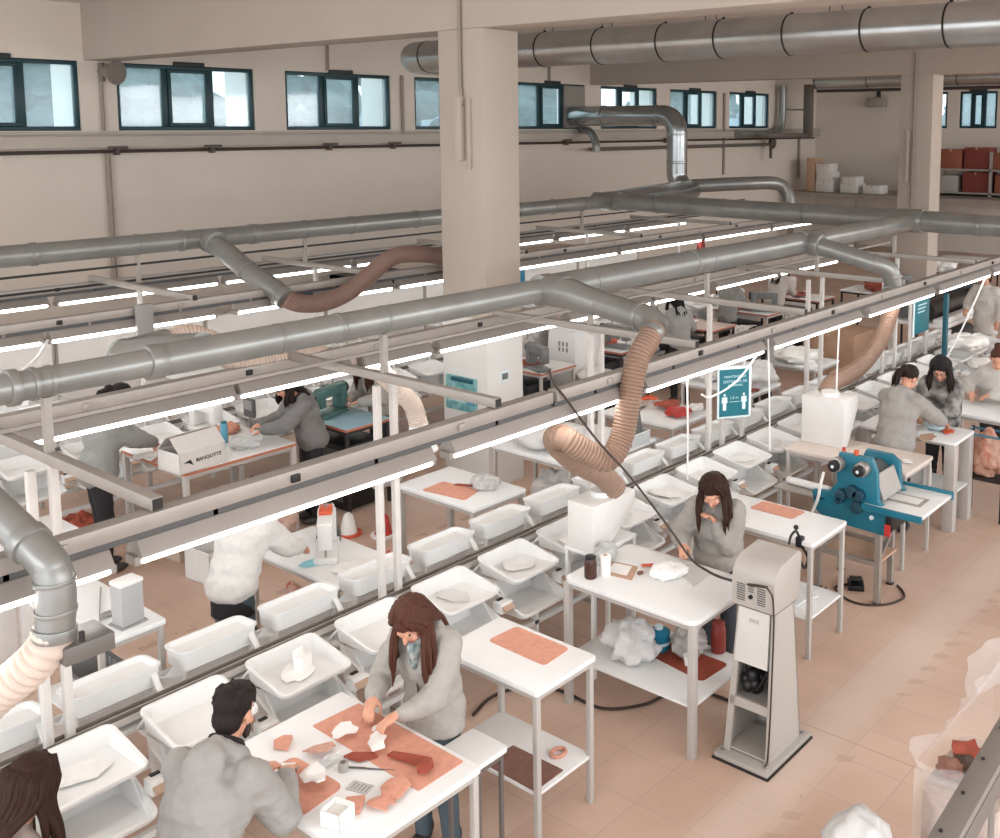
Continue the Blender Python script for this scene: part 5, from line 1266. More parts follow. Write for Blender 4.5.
# cartons and crates under and beside that table
def carton(label, c, d, rot=0.0, m=None, z=0.0, group='closed cartons'):
    o = thing('carton', label, 'carton', (c[0], c[1], z), rot, group)
    part('body', MB().box((-d[0] / 2, -d[1] / 2, 0), (d[0] / 2, d[1] / 2, d[2])), m or CARD, o, bevel=0.006)
    part('tape', MB().box((-d[0] / 2 - 0.001, -0.025, d[2] - 0.06), (d[0] / 2 + 0.001, 0.025, d[2] + 0.001)), mat('packing_tape', (206, 180, 150), 0.35), o)
    return o
carton('beige carton under the table with the open carton', (4.98, 9.25), (0.4, 0.4, 0.4), 0.1, mat('beige_carton', (206, 188, 172), 0.75, var=0.1))
carton('rust carton under the right half of that table', (5.6, 9.2), (0.35, 0.45, 0.32), 0, CARDR)
bag('pale sack under the curly-haired worker\'s table', (5.75, 8.85, 0.002), (0.18, 0.16, 0.26), 27, mat('pale_sack', (226, 196, 180), 0.6, var=0.3, vscale=12))
bag('brown leather bundle on the floor beside the capped worker', (4.35, 10.05, 0.002), (0.24, 0.2, 0.2), 28, LEATHR, 'leather_bundle', 'bundles', cat='leather')
bk2 = thing('storage_basket', 'white basket under the near end of the open-carton table', 'basket', (4.95, 8.55, 0.0), 0.1)
carton_walls(bk2, 0.26, 0.18, 0.3, PLAST)
part('rim', MB().tube([(0.27, 0.19, 0.3), (-0.27, 0.19, 0.3), (-0.27, -0.19, 0.3), (0.27, -0.19, 0.3)], 0.012, 6, closed=True), PLAST, bk2)
# blue topped sewing table
sewing_machine('dark green sewing machine on the pale blue table', (6.78, 9.35, ZT_), 0.3, mat('green_machine', (74, 110, 106), 0.4))
bag('silver grey cloth under the pale blue table', (6.9, 8.6, 0.3), (0.24, 0.2, 0.1), 29, mat('silver_cloth', (196, 194, 192), 0.5, var=0.2), 'cloth_bundle', 'bundles', cat='cloth')
stl = thing('under_table_box', 'black cabinet under the pale blue table', 'cabinet', (6.82, 9.2, 0.0))
part('body', MB().box((-0.25, -0.36, 0.02), (0.25, 0.36, 0.72)), BLACK, stl, bevel=0.008); part('door', MB().box((-0.255, -0.3, 0.1), (-0.25, 0.3, 0.66)), GREYD, stl)
# teal notice boxes on the column, square blue sign
ts = thing('notice_holder', 'teal leaflet holder on the grey face of the near column', 'sign', (7.99, 8.55, 1.06))
part('board', MB().box((-0.02, -0.25, -0.2), (0.0, 0.25, 0.2)), mat('teal_notice', (84, 148, 152), 0.5, var=0.4, vscale=14, rgb2=(150, 196, 196)), ts, bevel=0.004)
part('band', MB().box((-0.026, -0.1, -0.12), (-0.02, -0.22, 0.06)), mat('sky_blue_notice', (92, 150, 176), 0.5), ts)
part('band', MB().box((-0.026, -0.08, -0.1), (-0.02, 0.2, -0.02)), mat('pale_notice', (176, 206, 204), 0.5), ts)
part('top_shelf', MB().box((-0.06, -0.2, 0.15), (-0.0, 0.12, 0.19)), TEALD, ts)
sq = thing('square_sign', 'small square blue sign with a white figure hanging right of the near column', 'sign', (11.35, 10.9, 1.83))
part('board', MB().box((-0.19, -0.008, -0.15), (0.19, 0.008, 0.15)), mat('square_blue', (28, 116, 146), 0.5), sq, bevel=0.01)
part('symbol', MB().prism([(0.07 * math.cos(k * PI / 4) * (1 if k % 2 else 0.6), 0.07 * math.sin(k * PI / 4) * (1 if k % 2 else 0.6)) for k in range(8)], 0, 0.002, Matrix(((1, 0, 0, 0), (0, 0, -1, -0.008), (0, 1, 0, 0), (0, 0, 0, 1)))), mat('sign_pale_blue', (130, 190, 206), 0.5), sq)
part('cord', MB().cyl((0, 0, 0.15), (0, 0, 0.27), 0.004, 6), DARK, sq)
# white cabinet tower behind the column
wc = thing('white_cabinet', 'white suction cabinet with slots standing beyond the near column', 'cabinet', (10.82, 9.3, 0))
part('body', MB().loft([[(x, y, z) for x, y in ((-a, -b), (a, -b), (a, b), (-a, b))] for a, b, z in ((0.30, 0.28, 0.0), (0.25, 0.24, 1.30))]), PLAST, wc, bevel=0.008)
part('seam', MB().box((-0.283, -0.25, 0.80), (0.27, 0.25, 0.806)), GREYP, wc)
m = MB()
for k in range(3):
    for r in range(2): m.box((-0.262, -0.12 + k * 0.07, 1.0 + r * 0.08), (-0.25, -0.09 + k * 0.07, 1.06 + r * 0.08))
part('slots', m, GREYP, wc); part('cap', MB().box((-0.26, -0.25, 1.30), (0.26, 0.25, 1.33)), PLAST, wc, bevel=0.006)
# things on the far rows
items = [(9.9, 9.2, LEATHR, 'tan bundle on the table left of the white cabinet'), (11.5, 9.3, ORANGE, 'small orange heap on the table right of the white cabinet'), (13.6, 9.3, PAPER, 'white paper heap on the pinkish table'), (15.3, 9.2, REDP, 'red pieces on the white table beyond the pinkish one'), (17.1, 9.1, LEATHR, 'brown pieces on the last table before the far column')]
for k, (x, y, mm, lab) in enumerate(items): leather(lab, x, y, blobpoly(0.22, 0.18, 80 + k, 15, 0.3), m=mm, bz=0.07, seed=80 + k, thick=0.02)
for k, (x, y, lab) in enumerate([(10.0, 9.6, 'white sewing machine left of the white cabinet'), (11.6, 9.65, 'white sewing machine right of the white cabinet'), (13.65, 9.65, 'white sewing machine on the pinkish table'), (15.35, 9.55, 'white sewing machine beyond the pinkish table'), (17.15, 9.5, 'white sewing machine near the far column'), (4.95, 12.2, 'first sewing machine from the left by the wall'), (9.2, 12.2, 'second sewing machine from the left by the wall'), (11.3, 12.2, 'third sewing machine from the left by the wall'), (13.5, 12.2, 'fourth sewing machine from the left by the wall')]):
    sewing_machine(lab, (x, y, ZT_), 0.4 + 0.5 * k, WHITE if k % 2 else GREYW)
# stock along the wall
for k, (x, y, w, d, h, mm, lab) in enumerate([(5.2, 16.7, 1.2, 0.6, 1.0, mat('pale_carton', (214, 198, 184), 0.75, var=0.1), 'leftmost big carton against the window wall'), (7.2, 16.7, 1.6, 0.6, 0.8, mat('pale_carton', (214, 198, 184)), 'second big carton against the window wall'), (14.2, 16.6, 1.0, 0.7, 1.1, mat('pale_carton', (214, 198, 184)), 'big carton against the wall behind the near column'), (18.5, 16.6, 1.4, 0.7, 1.2, mat('pale_carton', (214, 198, 184)), 'big carton against the wall below the fan duct'), (15.6, 7.55, 0.9, 0.9, 0.75, CARD, 'large brown carton behind the blue sign with the post'), (18.9, 14.3, 0.8, 0.8, 0.9, CARDR, 'reddish carton beyond the far conveyor')]):
    carton(lab, (x, y), (w, d, h), 0, mm)
for k, x in enumerate((10.9, 11.5)):
    o = thing('banner_stand', ('left dark teal banner standing by the wall', 'right dark teal banner standing by the wall')[k], 'banner', (x, 16.4, 0), 0.1)
    part('panel', MB().box((-0.24, -0.01, 0.12), (0.24, 0.01, 1.15)), TEALD, o); part('base', MB().box((-0.26, -0.08, 0), (0.26, 0.08, 0.1)), SIGNW, o, bevel=0.01); part('stripe', MB().box((0.24, -0.012, 0.12), (0.29, 0.012, 1.15)), SIGNW, o)
bc = thing('dark_cabinet', 'open dark cabinet with tools by the wall left of the near column', 'cabinet', (13.0, 16.6, 0))
m = MB(); m.box((-0.7, 0.2, 0), (0.7, 0.25, 1.2)); m.box((-0.7, -0.25, 0), (-0.65, 0.25, 1.2)); m.box((0.65, -0.25, 0), (0.7, 0.25, 1.2)); m.box((-0.7, -0.25, 1.15), (0.7, 0.25, 1.2)); m.box((-0.7, -0.25, 0.55), (0.7, 0.25, 0.6)); m.box((-0.7, -0.25, 0), (0.7, 0.25, 0.05))
part('carcass', m, BLACK, bc)
for k in range(4): part('bin', MB().box((-0.6 + k * 0.3, -0.2, 0.6), (-0.38 + k * 0.3, 0.1, 0.8)), (REDP, GREYP, PLAST, ORANGE)[k], bc, bevel=0.005)
# red reflective thing hanging and black boxes on rails (far)
hv = thing('work_vest', 'red work vest hanging from the third lamp rail', 'vest', (14.55, 9.65, 1.9))
part('vest', MB().tube([(0, 0, -0.25), (0.02, 0, 0.0), (0, 0, 0.22), (0, 0, 0.3)], [0.06, 0.09, 0.07, 0.03], 9), mat('vest_red', (128, 52, 44), 0.8), hv); part('hook', MB().cyl((0, 0, 0.3), (0, 0, 0.41), 0.008, 6), STEEL, hv); part('band', MB().tube([(0.01, 0, -0.08), (0.02, 0, -0.03)], 0.094, 12, cap=False), ORANGE, hv)
# far right: black fabric spreading machine, stacked cloth
fm = thing('spreading_machine', 'long table with black rolls at the far right behind the standing worker', 'machine', (16.95, 6.5, 0))
part('table_top', MB().box((-0.9, -0.55, 0.86), (1.4, 0.45, 0.92)), PLAST, fm, bevel=0.006)
for x in (-0.8, 1.3):
    for y in (-0.5, 0.4): part('leg', MB().box((x - 0.04, y - 0.04, 0), (x + 0.04, y + 0.04, 0.86)), WHITE, fm)
part('roll', MB().cyl((-0.75, -0.15, 1.08), (1.1, -0.15, 1.08), 0.16, 18), BLACK, fm)
part('roll', MB().cyl((-0.75, 0.25, 1.06), (1.1, 0.25, 1.06), 0.13, 18), GREYD, fm)
part('lower_roll', MB().cyl((-0.7, -0.2, 0.5), (1.1, -0.2, 0.5), 0.14, 18), DARK, fm)
part('end_plate', MB().box((1.1, -0.4, 0.92), (1.16, 0.4, 1.35)), GREYD, fm); part('cover', MB().box((-0.9, -0.5, 0.92), (1.15, -0.34, 1.0)), PLAST, fm, bevel=0.01)
# mezzanine with racks at the far end
mz = thing('storage_platform', 'raised storage platform along the far wall', 'platform', (32.0, 13.0, 0))
part('deck', MB().box((30.6, 9.0, 1.82), (33.25, 17.0, 1.92)), mat('platform_grey', (150, 142, 134), 0.7), mz, world=True)
for y in (9.2, 11.8, 14.4, 16.8): part('pillar', MB().box((30.65, y - 0.08, 0), (30.8, y + 0.08, 1.82)), mat('platform_grey', (150, 142, 134)), mz, world=True)
rk = thing('storage_rack', 'grey shelf rack with cartons right of the far column', 'rack', (32.4, 11.4, 1.92))
for y in (8.9, 10.6, 12.4):
    for x in (31.9, 32.9): part('upright', MB().box((x - 0.04, y - 0.04, 1.92), (x + 0.04, y + 0.04, 3.3)), RAILG, rk, world=True)
for z in (2.0, 2.72): part('shelf', MB().box((31.86, 8.86, z), (32.94, 12.44, z + 0.05)), RAILG, rk, world=True)
cols = [CARDR, mat('maroon_carton', (128, 60, 50), 0.75), CARDR, mat('grey_carton', (170, 164, 158), 0.75), mat('maroon_carton', (128, 60, 50)), CARDR, CARD]
for k, (y, z, w, h) in enumerate([(11.9, 2.77, 0.7, 0.6), (11.1, 2.77, 0.75, 0.66), (10.2, 2.77, 0.8, 0.5), (12.0, 2.05, 0.7, 0.5), (11.1, 2.05, 0.8, 0.62), (10.1, 2.05, 0.8, 0.55), (9.3, 2.77, 0.6, 0.6)]):
    carton(('dark carton top left on the far rack', 'maroon carton top middle on the far rack', 'reddish carton top right of the middle on the far rack', 'grey carton lower left on the far rack', 'maroon carton lower middle on the far rack', 'reddish carton lower right on the far rack', 'brown carton at the right end of the far rack')[k], (32.4, y), (0.8, w, h), 0, cols[k], z, 'cartons on the far rack')
for k, (y, z, w, h, lab) in enumerate([(15.9, 1.92, 0.6, 0.35, 'lowest white box of the tall stack near the far corner'), (15.9, 2.27, 0.55, 0.3, 'second white box of the tall stack near the far corner'), (15.95, 2.57, 0.5, 0.28, 'top white box of the tall stack near the far corner'), (15.0, 1.92, 0.6, 0.3, 'low white box right of the tall stack'), (15.0, 2.22, 0.5, 0.22, 'white box on top of the low stack'), (14.2, 1.92, 0.6, 0.26, 'single white box nearest the far column'), (16.4, 1.92, 0.3, 1.1, 'upright beige carton left of the tall stack')]):
    carton(lab, (31.6, y), (0.6, w, h), 0, mat('white_carton', (222, 217, 212)) if k < 6 else CARD, z, 'white boxes on the platform')
# railing, crate and bags at the bottom right corner, on the landing near the viewer
# white partition panels behind the far module, drive cabinets under the sewing tables
for k in range(8):
    x = 2.6 + k * 2.0
    o = thing('partition_panel', '%s white partition panel from the left behind the far module' % ORD[k + 1], 'partition', (x, 13.3, 0), 0, 'white partition panels')
    part('board', MB().box((-0.97, -0.015, 0.08), (0.97, 0.015, 1.45)), mat('panel_white', (226, 223, 219), 0.6), o)
    f = MB()
    for sx in (-1, 1): f.box((sx * 0.98 - 0.015, -0.02, 0), (sx * 0.98 + 0.015, 0.02, 1.47)); f.box((sx * 0.8 - 0.02, -0.15, 0), (sx * 0.8 + 0.02, 0.15, 0.04))
    f.box((-0.98, -0.02, 1.45), (0.98, 0.02, 1.475))
    part('frame', f, RAILG, o)
for k, (x, y) in enumerate(((9.95, 9.45), (11.55, 9.45), (13.65, 9.4), (15.35, 9.35), (17.15, 9.3))):
    o = thing('drive_cabinet', ('black drive cabinet under the table left of the white cabinet', 'black drive cabinet right of the white cabinet', 'black drive cabinet under the pinkish table', 'black drive cabinet under the table beyond the pinkish one', 'black drive cabinet under the last table before the far column')[k], 'cabinet', (x, y, 0), 0, 'drive cabinets')
    part('body', MB().box((-0.22, -0.3, 0.03), (0.22, 0.3, 0.7)), BLACK, o, bevel=0.006); part('foot', MB().box((-0.2, -0.28, 0), (0.2, 0.28, 0.03)), DARK, o); part('door', MB().box((-0.226, -0.22, 0.1), (-0.22, 0.22, 0.62)), GREYD, o)
for k, (x, y, r, mm, lab) in enumerate([(10.55, 8.7, 0.24, CLOTHW, 'white garment heap on the floor basket by the white cabinet'), (12.6, 9.5, 0.3, CLOTHW, 'white garment heap between the sewing tables behind the hose'), (14.4, 9.9, 0.3, CARDR, 'reddish bundle beyond the pinkish table'), (16.1, 8.6, 0.28, CLOTHW, 'white bundle near the fourth crossbar'), (18.6, 8.2, 0.3, LEATHR, 'brown bundle beyond the cross duct'), (22.3, 8.4, 0.3, CLOTHW, 'white bundle on the table past the far column')]):
    o = bag(lab, (x, y, 0.62), (r, r, 0.14), 50 + k, mm, 'cloth_bundle', 'bundles', cat='cloth')
    if x < 17:
        s_ = thing('bundle_trolley', 'grey trolley carrying the ' + lab.split(' on ')[0].split(' between ')[0].split(' beyond ')[0].split(' near ')[0] + (' by the white cabinet', ' behind the hose', ' beyond the pinkish table', ' near the fourth crossbar')[k], 'trolley', (x, y, 0))
        part('shelf', MB().box((-0.3, -0.3, 0.58), (0.3, 0.3, 0.62)), GREYP, s_, bevel=0.005)
        for sx in (-1, 1):
            for sy in (-1, 1): part('leg', MB().box((sx * 0.27 - 0.015, sy * 0.27 - 0.015, 0), (sx * 0.27 + 0.015, sy * 0.27 + 0.015, 0.58)), STEEL, s_)
    else: o.location.z = ZT_
wc2 = thing('storage_cabinet', 'white storage cabinet behind the nearest suction branch at the left edge', 'cabinet', (3.0, 8.3, 0))
part('body', MB().box((-0.5, -0.28, 0.04), (0.5, 0.28, 0.95)), mat('cabinet_white', (224, 218, 212), 0.5), wc2, bevel=0.006)
part('top', MB().box((-0.52, -0.3, 0.95), (0.52, 0.3, 0.98)), TOPW, wc2, bevel=0.004); part('plinth', MB().box((-0.48, -0.25, 0), (0.48, 0.25, 0.04)), GREYD, wc2)
for k in (-1, 1):
    d_ = part('door', MB().box((k * 0.25 - 0.235, -0.292, 0.1), (k * 0.25 + 0.235, -0.28, 0.92)), PLAST, wc2, bevel=0.003)
    part('knob', MB().cyl((k * 0.05, -0.292, 0.6), (k * 0.05, -0.31, 0.6), 0.012, 10), DARK, d_)

# white garment bins and dark machine heads filling the far rows
for k, (x, y) in enumerate(((8.95, 9.2), (12.02, 9.45), (14.3, 8.6), (16.0, 9.7), (18.0, 9.6))):
    o = thing('garment_bin', ('white garment bin just right of the near column', 'white garment bin behind the woman seen past the looping hose', 'white garment bin in front of the worker in grey', 'white garment bin beyond the third lamp post', 'white garment bin near the cross duct')[k], 'bin', (x, y, 0), 0.2 * k, 'garment bins')
    carton_walls(o, 0.3, 0.25, 0.75, mat('hood_white', (228, 225, 221)))
    part('garments', scrap_mb(rrect(-0.27, 0.27, -0.22, 0.22, 0.06), 0.1, 0.16, 300 + k, rings=5), CLOTHW, o).location = (0, 0, 0.64)
for k, (x, y, lab) in enumerate(((9.75, 9.0, 'grey sewing head at the near end of the table left of the white cabinet'), (11.45, 9.05, 'grey sewing head at the near end of the table right of the white cabinet'), (15.3, 8.85, 'grey sewing head beyond the pinkish table, near end'), (18.7, 7.85, 'grey sewing head on the first table beyond the cross duct'))):
    sewing_machine(lab, (x, y, ZT_), 1.2 + 0.4 * k, mat('grey_machine', (120, 122, 122), 0.45))
# ================================================================ PEOPLE
def remesh_mb(mb, voxel, smooth_it=4, name='tmp'):
    me = bpy.data.meshes.new(name)
    me.from_pydata([tuple(p) for p in mb.v], [], mb.f)
    bm = bmesh.new(); bm.from_mesh(me); bmesh.ops.recalc_face_normals(bm, faces=bm.faces); bm.to_mesh(me); bm.free()
    ob = bpy.data.objects.new(name, me); COL.objects.link(ob)
    r = ob.modifiers.new('r', 'REMESH'); r.mode = 'VOXEL'; r.voxel_size = voxel; r.use_smooth_shade = True
    if smooth_it:
        s = ob.modifiers.new('s', 'SMOOTH'); s.factor = 0.5; s.iterations = smooth_it
    dg = bpy.context.evaluated_depsgraph_get()
    out = bpy.data.meshes.new_from_object(ob.evaluated_get(dg), depsgraph=dg)
    bpy.data.objects.remove(ob); bpy.data.meshes.remove(me)
    for p in out.polygons: p.use_smooth = True
    return out
def wrinkle(me, amp, freq, seed, squash=(1, 1, 1.5)):
    n = [v.normal.copy() for v in me.vertices]
    for v, nn in zip(me.vertices, n):
        p = v.co
        q = Vector((p.x * freq * squash[0] + seed, p.y * freq * squash[1], p.z * freq * squash[2]))
        f = 0.7 * mnoise.noise(q * 0.5) + (0.4 - 1.5 * abs(mnoise.noise(q * 0.8 + Vector((3, 1, 7))))) + 0.5 * (0.3 - abs(mnoise.noise(q * 1.9)))
        v.co = p + nn * amp * f
    me.update()
def rotx(a): return Matrix.Rotation(a, 3, 'X')
def ik(a, t, l1, l2, pole):
    d = t - a; L = min(max(d.length, 0.05), (l1 + l2) * 0.995); u = d.normalized()
    t = a + u * L
    x = (l1 * l1 - l2 * l2 + L * L) / (2 * L); h = math.sqrt(max(1e-6, l1 * l1 - x * x))
    p = Vector(pole); p = (p - u * p.dot(u)).normalized()
    return a + u * x + p * h, t

def person(label, loc, az, h=1.66, lean=12, bend=10, head=(30, 0), hl=None, hr=None, top=(150, 148, 146), top2=None, bottom=(52, 54, 60),
           hair=('long', (62, 40, 32)), vox=0.012, hood=True, coat=0.0, sleeves=True, skin=None, fem=True, scarf=None, extra=None, gloves=None, pockets=False, hand_curl=0.7, plaid=False, bulk=0.022, hem=None):
    s = h / 1.69
    o_rot = math.radians(az) - PI / 2
    Rz = Matrix.Rotation(-o_rot, 3, 'Z'); base = Vector(loc)
    def toloc(p): return Rz @ (Vector(p) - base)
    la, lb = math.radians(lean), math.radians(lean + bend)
    d1 = Vector((0, math.sin(la), math.cos(la))); d2 = Vector((0, math.sin(lb), math.cos(lb)))
    back = -0.35 * math.sin(la) * s
    pel = Vector((0, back * 0.4, 0.93 * s)); waist = pel + d1 * 0.13 * s; chest = waist + (d1 + d2).normalized() * 0.2 * s; nb = chest + d2 * 0.19 * s
    f1 = Vector((0, d1.z, -d1.y)); f2 = Vector((0, d2.z, -d2.y))
    sw = (0.155 if fem else 0.178) * s
    sh = [nb - d2 * 0.055 * s + Vector((sx * sw, -0.005, 0)) for sx in (-1, 1)]
    hp, hy = math.radians(head[0]), math.radians(head[1])
    nk = Vector((0, math.sin((lb + hp) * 0.5), math.cos((lb + hp) * 0.5)))
    Hm = Matrix.Rotation(hy, 3, 'Z') @ rotx(-hp)
    hc = nb + nk * 0.105 * s + Hm @ Vector((0, 0.025, 0.085)) * s
    HS = 1.06 * s
    def H(p): return hc + Hm @ (Vector(p) * HS)
    hips = [pel + Vector((sx * 0.085 * s, 0, -0.05 * s)) for sx in (-1, 1)]
    ank = [Vector((sx * 0.10 * s, -0.02, 0.085 * s)) for sx in (-1, 1)]
    knee = [(a + b) / 2 + Vector((0, 0.03, 0.0)) for a, b in zip(hips, ank)]
    tgt = [hl, hr]; arms = []
    for i, sx in enumerate((-1, 1)):
        if tgt[i] is None:
            w = sh[i] + Vector((sx * 0.06, 0.04, -0.5 * s))
        else:
            w = toloc(tgt[i])
        hand_len = 0.09 * s
        e, wr = ik(sh[i], w - (w - sh[i]).normalized() * hand_len * 0.6 + Vector((0, 0, 0.025)), 0.285 * s, 0.255 * s, (sx * 0.55, -0.55, -0.6))
        arms.append((e, wr, w))
    # ---------- body: one continuous skin surface
    m = MB()
    m.ell(pel, (0.14 * s, 0.10 * s, 0.11 * s)); m.ell(waist, (0.11 * s, 0.08 * s, 0.12 * s), rotx(-la)); m.ell(chest, (0.12 * s, 0.08 * s, 0.15 * s), rotx(-lb))
    m.cap(sh[0] + Vector((0.04, 0, -0.01)), 0.042 * s, sh[1] - Vector((0.04, 0, 0.01)), 0.042 * s)
    m.cap(nb - nk * 0.02 * s, 0.056 * s, H((0, -0.02, -0.06)), 0.052 * s)
    for a, k, b in zip(hips, knee, ank):
        m.cap(a, 0.085 * s, k, 0.055 * s); m.cap(k, 0.055 * s, b, 0.038 * s); m.cap(b + Vector((0, -0.02, -0.04 * s)), 0.038 * s, b + Vector((0, 0.14 * s, -0.055 * s)), 0.028 * s)
    for i, (e, wr, w) in enumerate(arms):
        m.cap(sh[i], 0.042 * s, e, 0.035 * s); m.cap(e, 0.035 * s, wr, 0.026 * s)
    # head
    m.ell(H((0, -0.012, 0.03)), (0.076 * HS, 0.094 * HS, 0.092 * HS), Hm); m.ell(H((0, 0.03, -0.045)), (0.056 * HS, 0.062 * HS, 0.068 * HS), Hm)
    m.cap(H((0, 0.084, 0.008)), 0.010 * HS, H((0, 0.106, -0.028)), 0.014 * HS, 8); m.ell(H((0, 0.072, -0.095)), (0.022 * HS, 0.018 * HS, 0.016 * HS), Hm, 8, 6)
    for sx in (-1, 1):
        m.ell(H((sx * 0.078, -0.008, -0.012)), (0.009 * HS, 0.02 * HS, 0.031 * HS), Hm, 8, 6)
        m.ell(H((sx * 0.04, 0.066, -0.03)), (0.022 * HS, 0.02 * HS, 0.02 * HS), Hm, 8, 6)
    m.cap(H((-0.03, 0.079, 0.026)), 0.010 * HS, H((0.03, 0.079, 0.026)), 0.010 * HS, 8)
    # hands with five fingers
    fr = max(0.0085, vox * 0.62)
    for i, (e, wr, w) in enumerate(arms):
        sx = (-1, 1)[i]
        f = (wr - e).normalized()
        if tgt[i] is not None:
            f = (f + Vector((0, 0, -0.25))).normalized()
        lat = f.cross(Vector((0, 0, 1)))
        if lat.length < 0.1: lat = Vector((1, 0, 0))
        lat = (lat.normalized()); n = lat.cross(f).normalized()   # n = back of the hand
        if n.z < 0 and tgt[i] is not None: n = -n
        side = lat if (lat.x * sx > 0) else -lat                     # towards the little finger
        Mh_ = Matrix((side, f, n)).transposed()
        pc = wr + f * 0.045 * s
        m.cap(wr - f * 0.02, 0.025 * s, wr + f * 0.01, 0.026 * s)
        m.ell(pc, (0.041 * s, 0.05 * s, 0.017 * s), Mh_, 12, 8)
        for q, (off, L) in enumerate(((-0.029, 0.072), (-0.010, 0.082), (0.010, 0.077), (0.028, 0.062))):
            p = pc + (side * off + f * 0.04) * s
            ang = 0.12
            for seg, fl in enumerate((0.45, 0.3, 0.25)):
                ang += hand_curl * (0.55, 0.7, 0.5)[seg] * (0.85 + 0.1 * q)
                dirv = f * math.cos(ang) - n * math.sin(ang) + side * off * 2.2 * (1 - seg * 0.3)
                p2 = p + dirv.normalized() * L * fl * s
                m.cap(p, fr * (1.0 - 0.08 * seg) * s, p2, fr * (0.92 - 0.08 * seg) * s, 8, 2); p = p2
        p = wr + (f * 0.015 - side * 0.026) * s
        for seg, fl in enumerate((0.032, 0.03, 0.024)):
            dirv = f * (0.65 + 0.2 * seg) - side * (0.75 - 0.35 * seg) - n * (0.35 + 0.15 * seg)
            p2 = p + dirv.normalized() * fl * s
            m.cap(p, (0.0125 - 0.0012 * seg) * s, p2, (0.0113 - 0.0012 * seg) * s, 8, 2); p = p2
    body = remesh_mb(m, vox, 2)
    body.materials.clear(); body.materials.append(skin or SKIN)
    # eyes, brows and lips set into the same mesh
    fm_ = MB()
    hairm = mat('hair_%d_%d_%d' % hair[1], hair[1], 0.6, spec=0.2, var=0.35, vscale=60, stretch=(1, 1, 0.12), bump=0.3, bscale=160)
    for sx in (-1, 1):
        fm_.k = 1; fm_.ell(H((sx * 0.031, 0.066, 0.004)), (0.012 * HS, 0.008 * HS, 0.0045 * HS), Hm, 8, 6)
        fm_.k = 2; fm_.ell(H((sx * 0.031, 0.0725, 0.003)), (0.007 * HS, 0.003 * HS, 0.0045 * HS), Hm, 8, 5)
        fm_.k = 3; fm_.cap(H((sx * 0.016, 0.083, 0.026)), 0.004 * HS, H((sx * 0.046, 0.072, 0.027)), 0.0035 * HS, 6, 2)
    fm_.k = 4; fm_.cap(H((-0.018, 0.086, -0.062)), 0.006 * HS, H((0.018, 0.086, -0.062)), 0.006 * HS, 8, 2)
    bm = bmesh.new(); bm.from_mesh(body)
    vs = [bm.verts.new(p) for p in fm_.v]
    for fc, k in zip(fm_.f, fm_.mi):
        try:
            ff = bm.faces.new([vs[i] for i in fc]); ff.material_index = k; ff.smooth = True
        except ValueError: pass
    bm.to_mesh(body); bm.free()
    for mm in (EYEW, EYED, hairm, SKINL): body.materials.append(mm)
    root = link('person', body, None, loc); root.rotation_euler = (0, 0, o_rot)
    tag(root, label, 'person')
    # ---------- clothing
    def cloth(name, mb, m_, v, amp=0.006, freq=9, lab=None, sm=3):
        me = remesh_mb(mb, v, sm); wrinkle(me, amp, freq, len(bpy.data.objects) * 0.37)
        me.materials.clear(); me.materials.append(m_)
        oo = link(name, me, root)
        if lab: oo['label'] = lab
        return oo
    cv = max(0.010, vox * 1.4)
    tm = mat('top_%d_%d_%d%s' % (top + ('p' if plaid else '',)), top, 0.85, var=0.08 if not plaid else 0.9, vscale=22 if not plaid else 9, bump=0.1, bscale=120, rgb2=top2)
    g = MB()
    gb_ = (0.012 + bulk) * s; ab = bulk * 0.8 * s
    g.ell(pel + Vector((0, 0, 0.02)), (0.155 * s + gb_, 0.115 * s + gb_, 0.10 * s + gb_)); g.ell(waist, (0.145 * s + gb_, 0.105 * s + gb_, 0.14 * s), rotx(-la))
    g.ell(chest, (0.155 * s + gb_, 0.115 * s + gb_, 0.17 * s), rotx(-lb)); g.ell(nb - d2 * 0.07 * s, (0.155 * s, (0.085 + bulk) * s, 0.085 * s), rotx(-lb))
    g.cap(sh[0], 0.066 * s, nb + Vector((-0.05, 0, -0.005)), 0.055 * s); g.cap(sh[1], 0.066 * s, nb + Vector((0.05, 0, -0.005)), 0.055 * s)
    g.cap(nb - d2 * 0.02, 0.07 * s, nb + nk * 0.025 * s, 0.064 * s)
    for i, sx in enumerate((-1, 1)):
        g.cap(sh[i] + Vector((-sx * 0.035 * s, 0, -0.03)), 0.085 * s, waist + Vector((sx * 0.05 * s, 0, 0)), (0.095 + bulk) * s)
    g.cap(nb - d2 * 0.05 * s - f2 * 0.02 * s, 0.08 * s, waist - f2 * 0.01 * s, (0.10 + bulk) * s)
    if coat:
        g.loft([[(p.x + rx * math.cos(t * PI / 8), p.y + ry * math.sin(t * PI / 8), p.z) for t in range(16)] for p, rx, ry in ((pel + Vector((0, 0, 0.05)), 0.175 * s, 0.135 * s), (pel - Vector((0, 0, coat * 0.5)), 0.19 * s, 0.15 * s), (pel - Vector((0, 0, coat)), 0.195 * s, 0.155 * s))])
    for i, (e, wr, w) in enumerate(arms):
        g.cap(sh[i], 0.07 * s + ab * 0.6, e, 0.056 * s + ab); g.cap(e, 0.056 * s + ab, wr.lerp(e, 0.12), 0.043 * s + ab * 0.4)
        c = wr.lerp(e, 0.1); dd = (wr - e).normalized(); g.tube([c - dd * 0.03, c + dd * 0.015], 0.041 * s, 12)
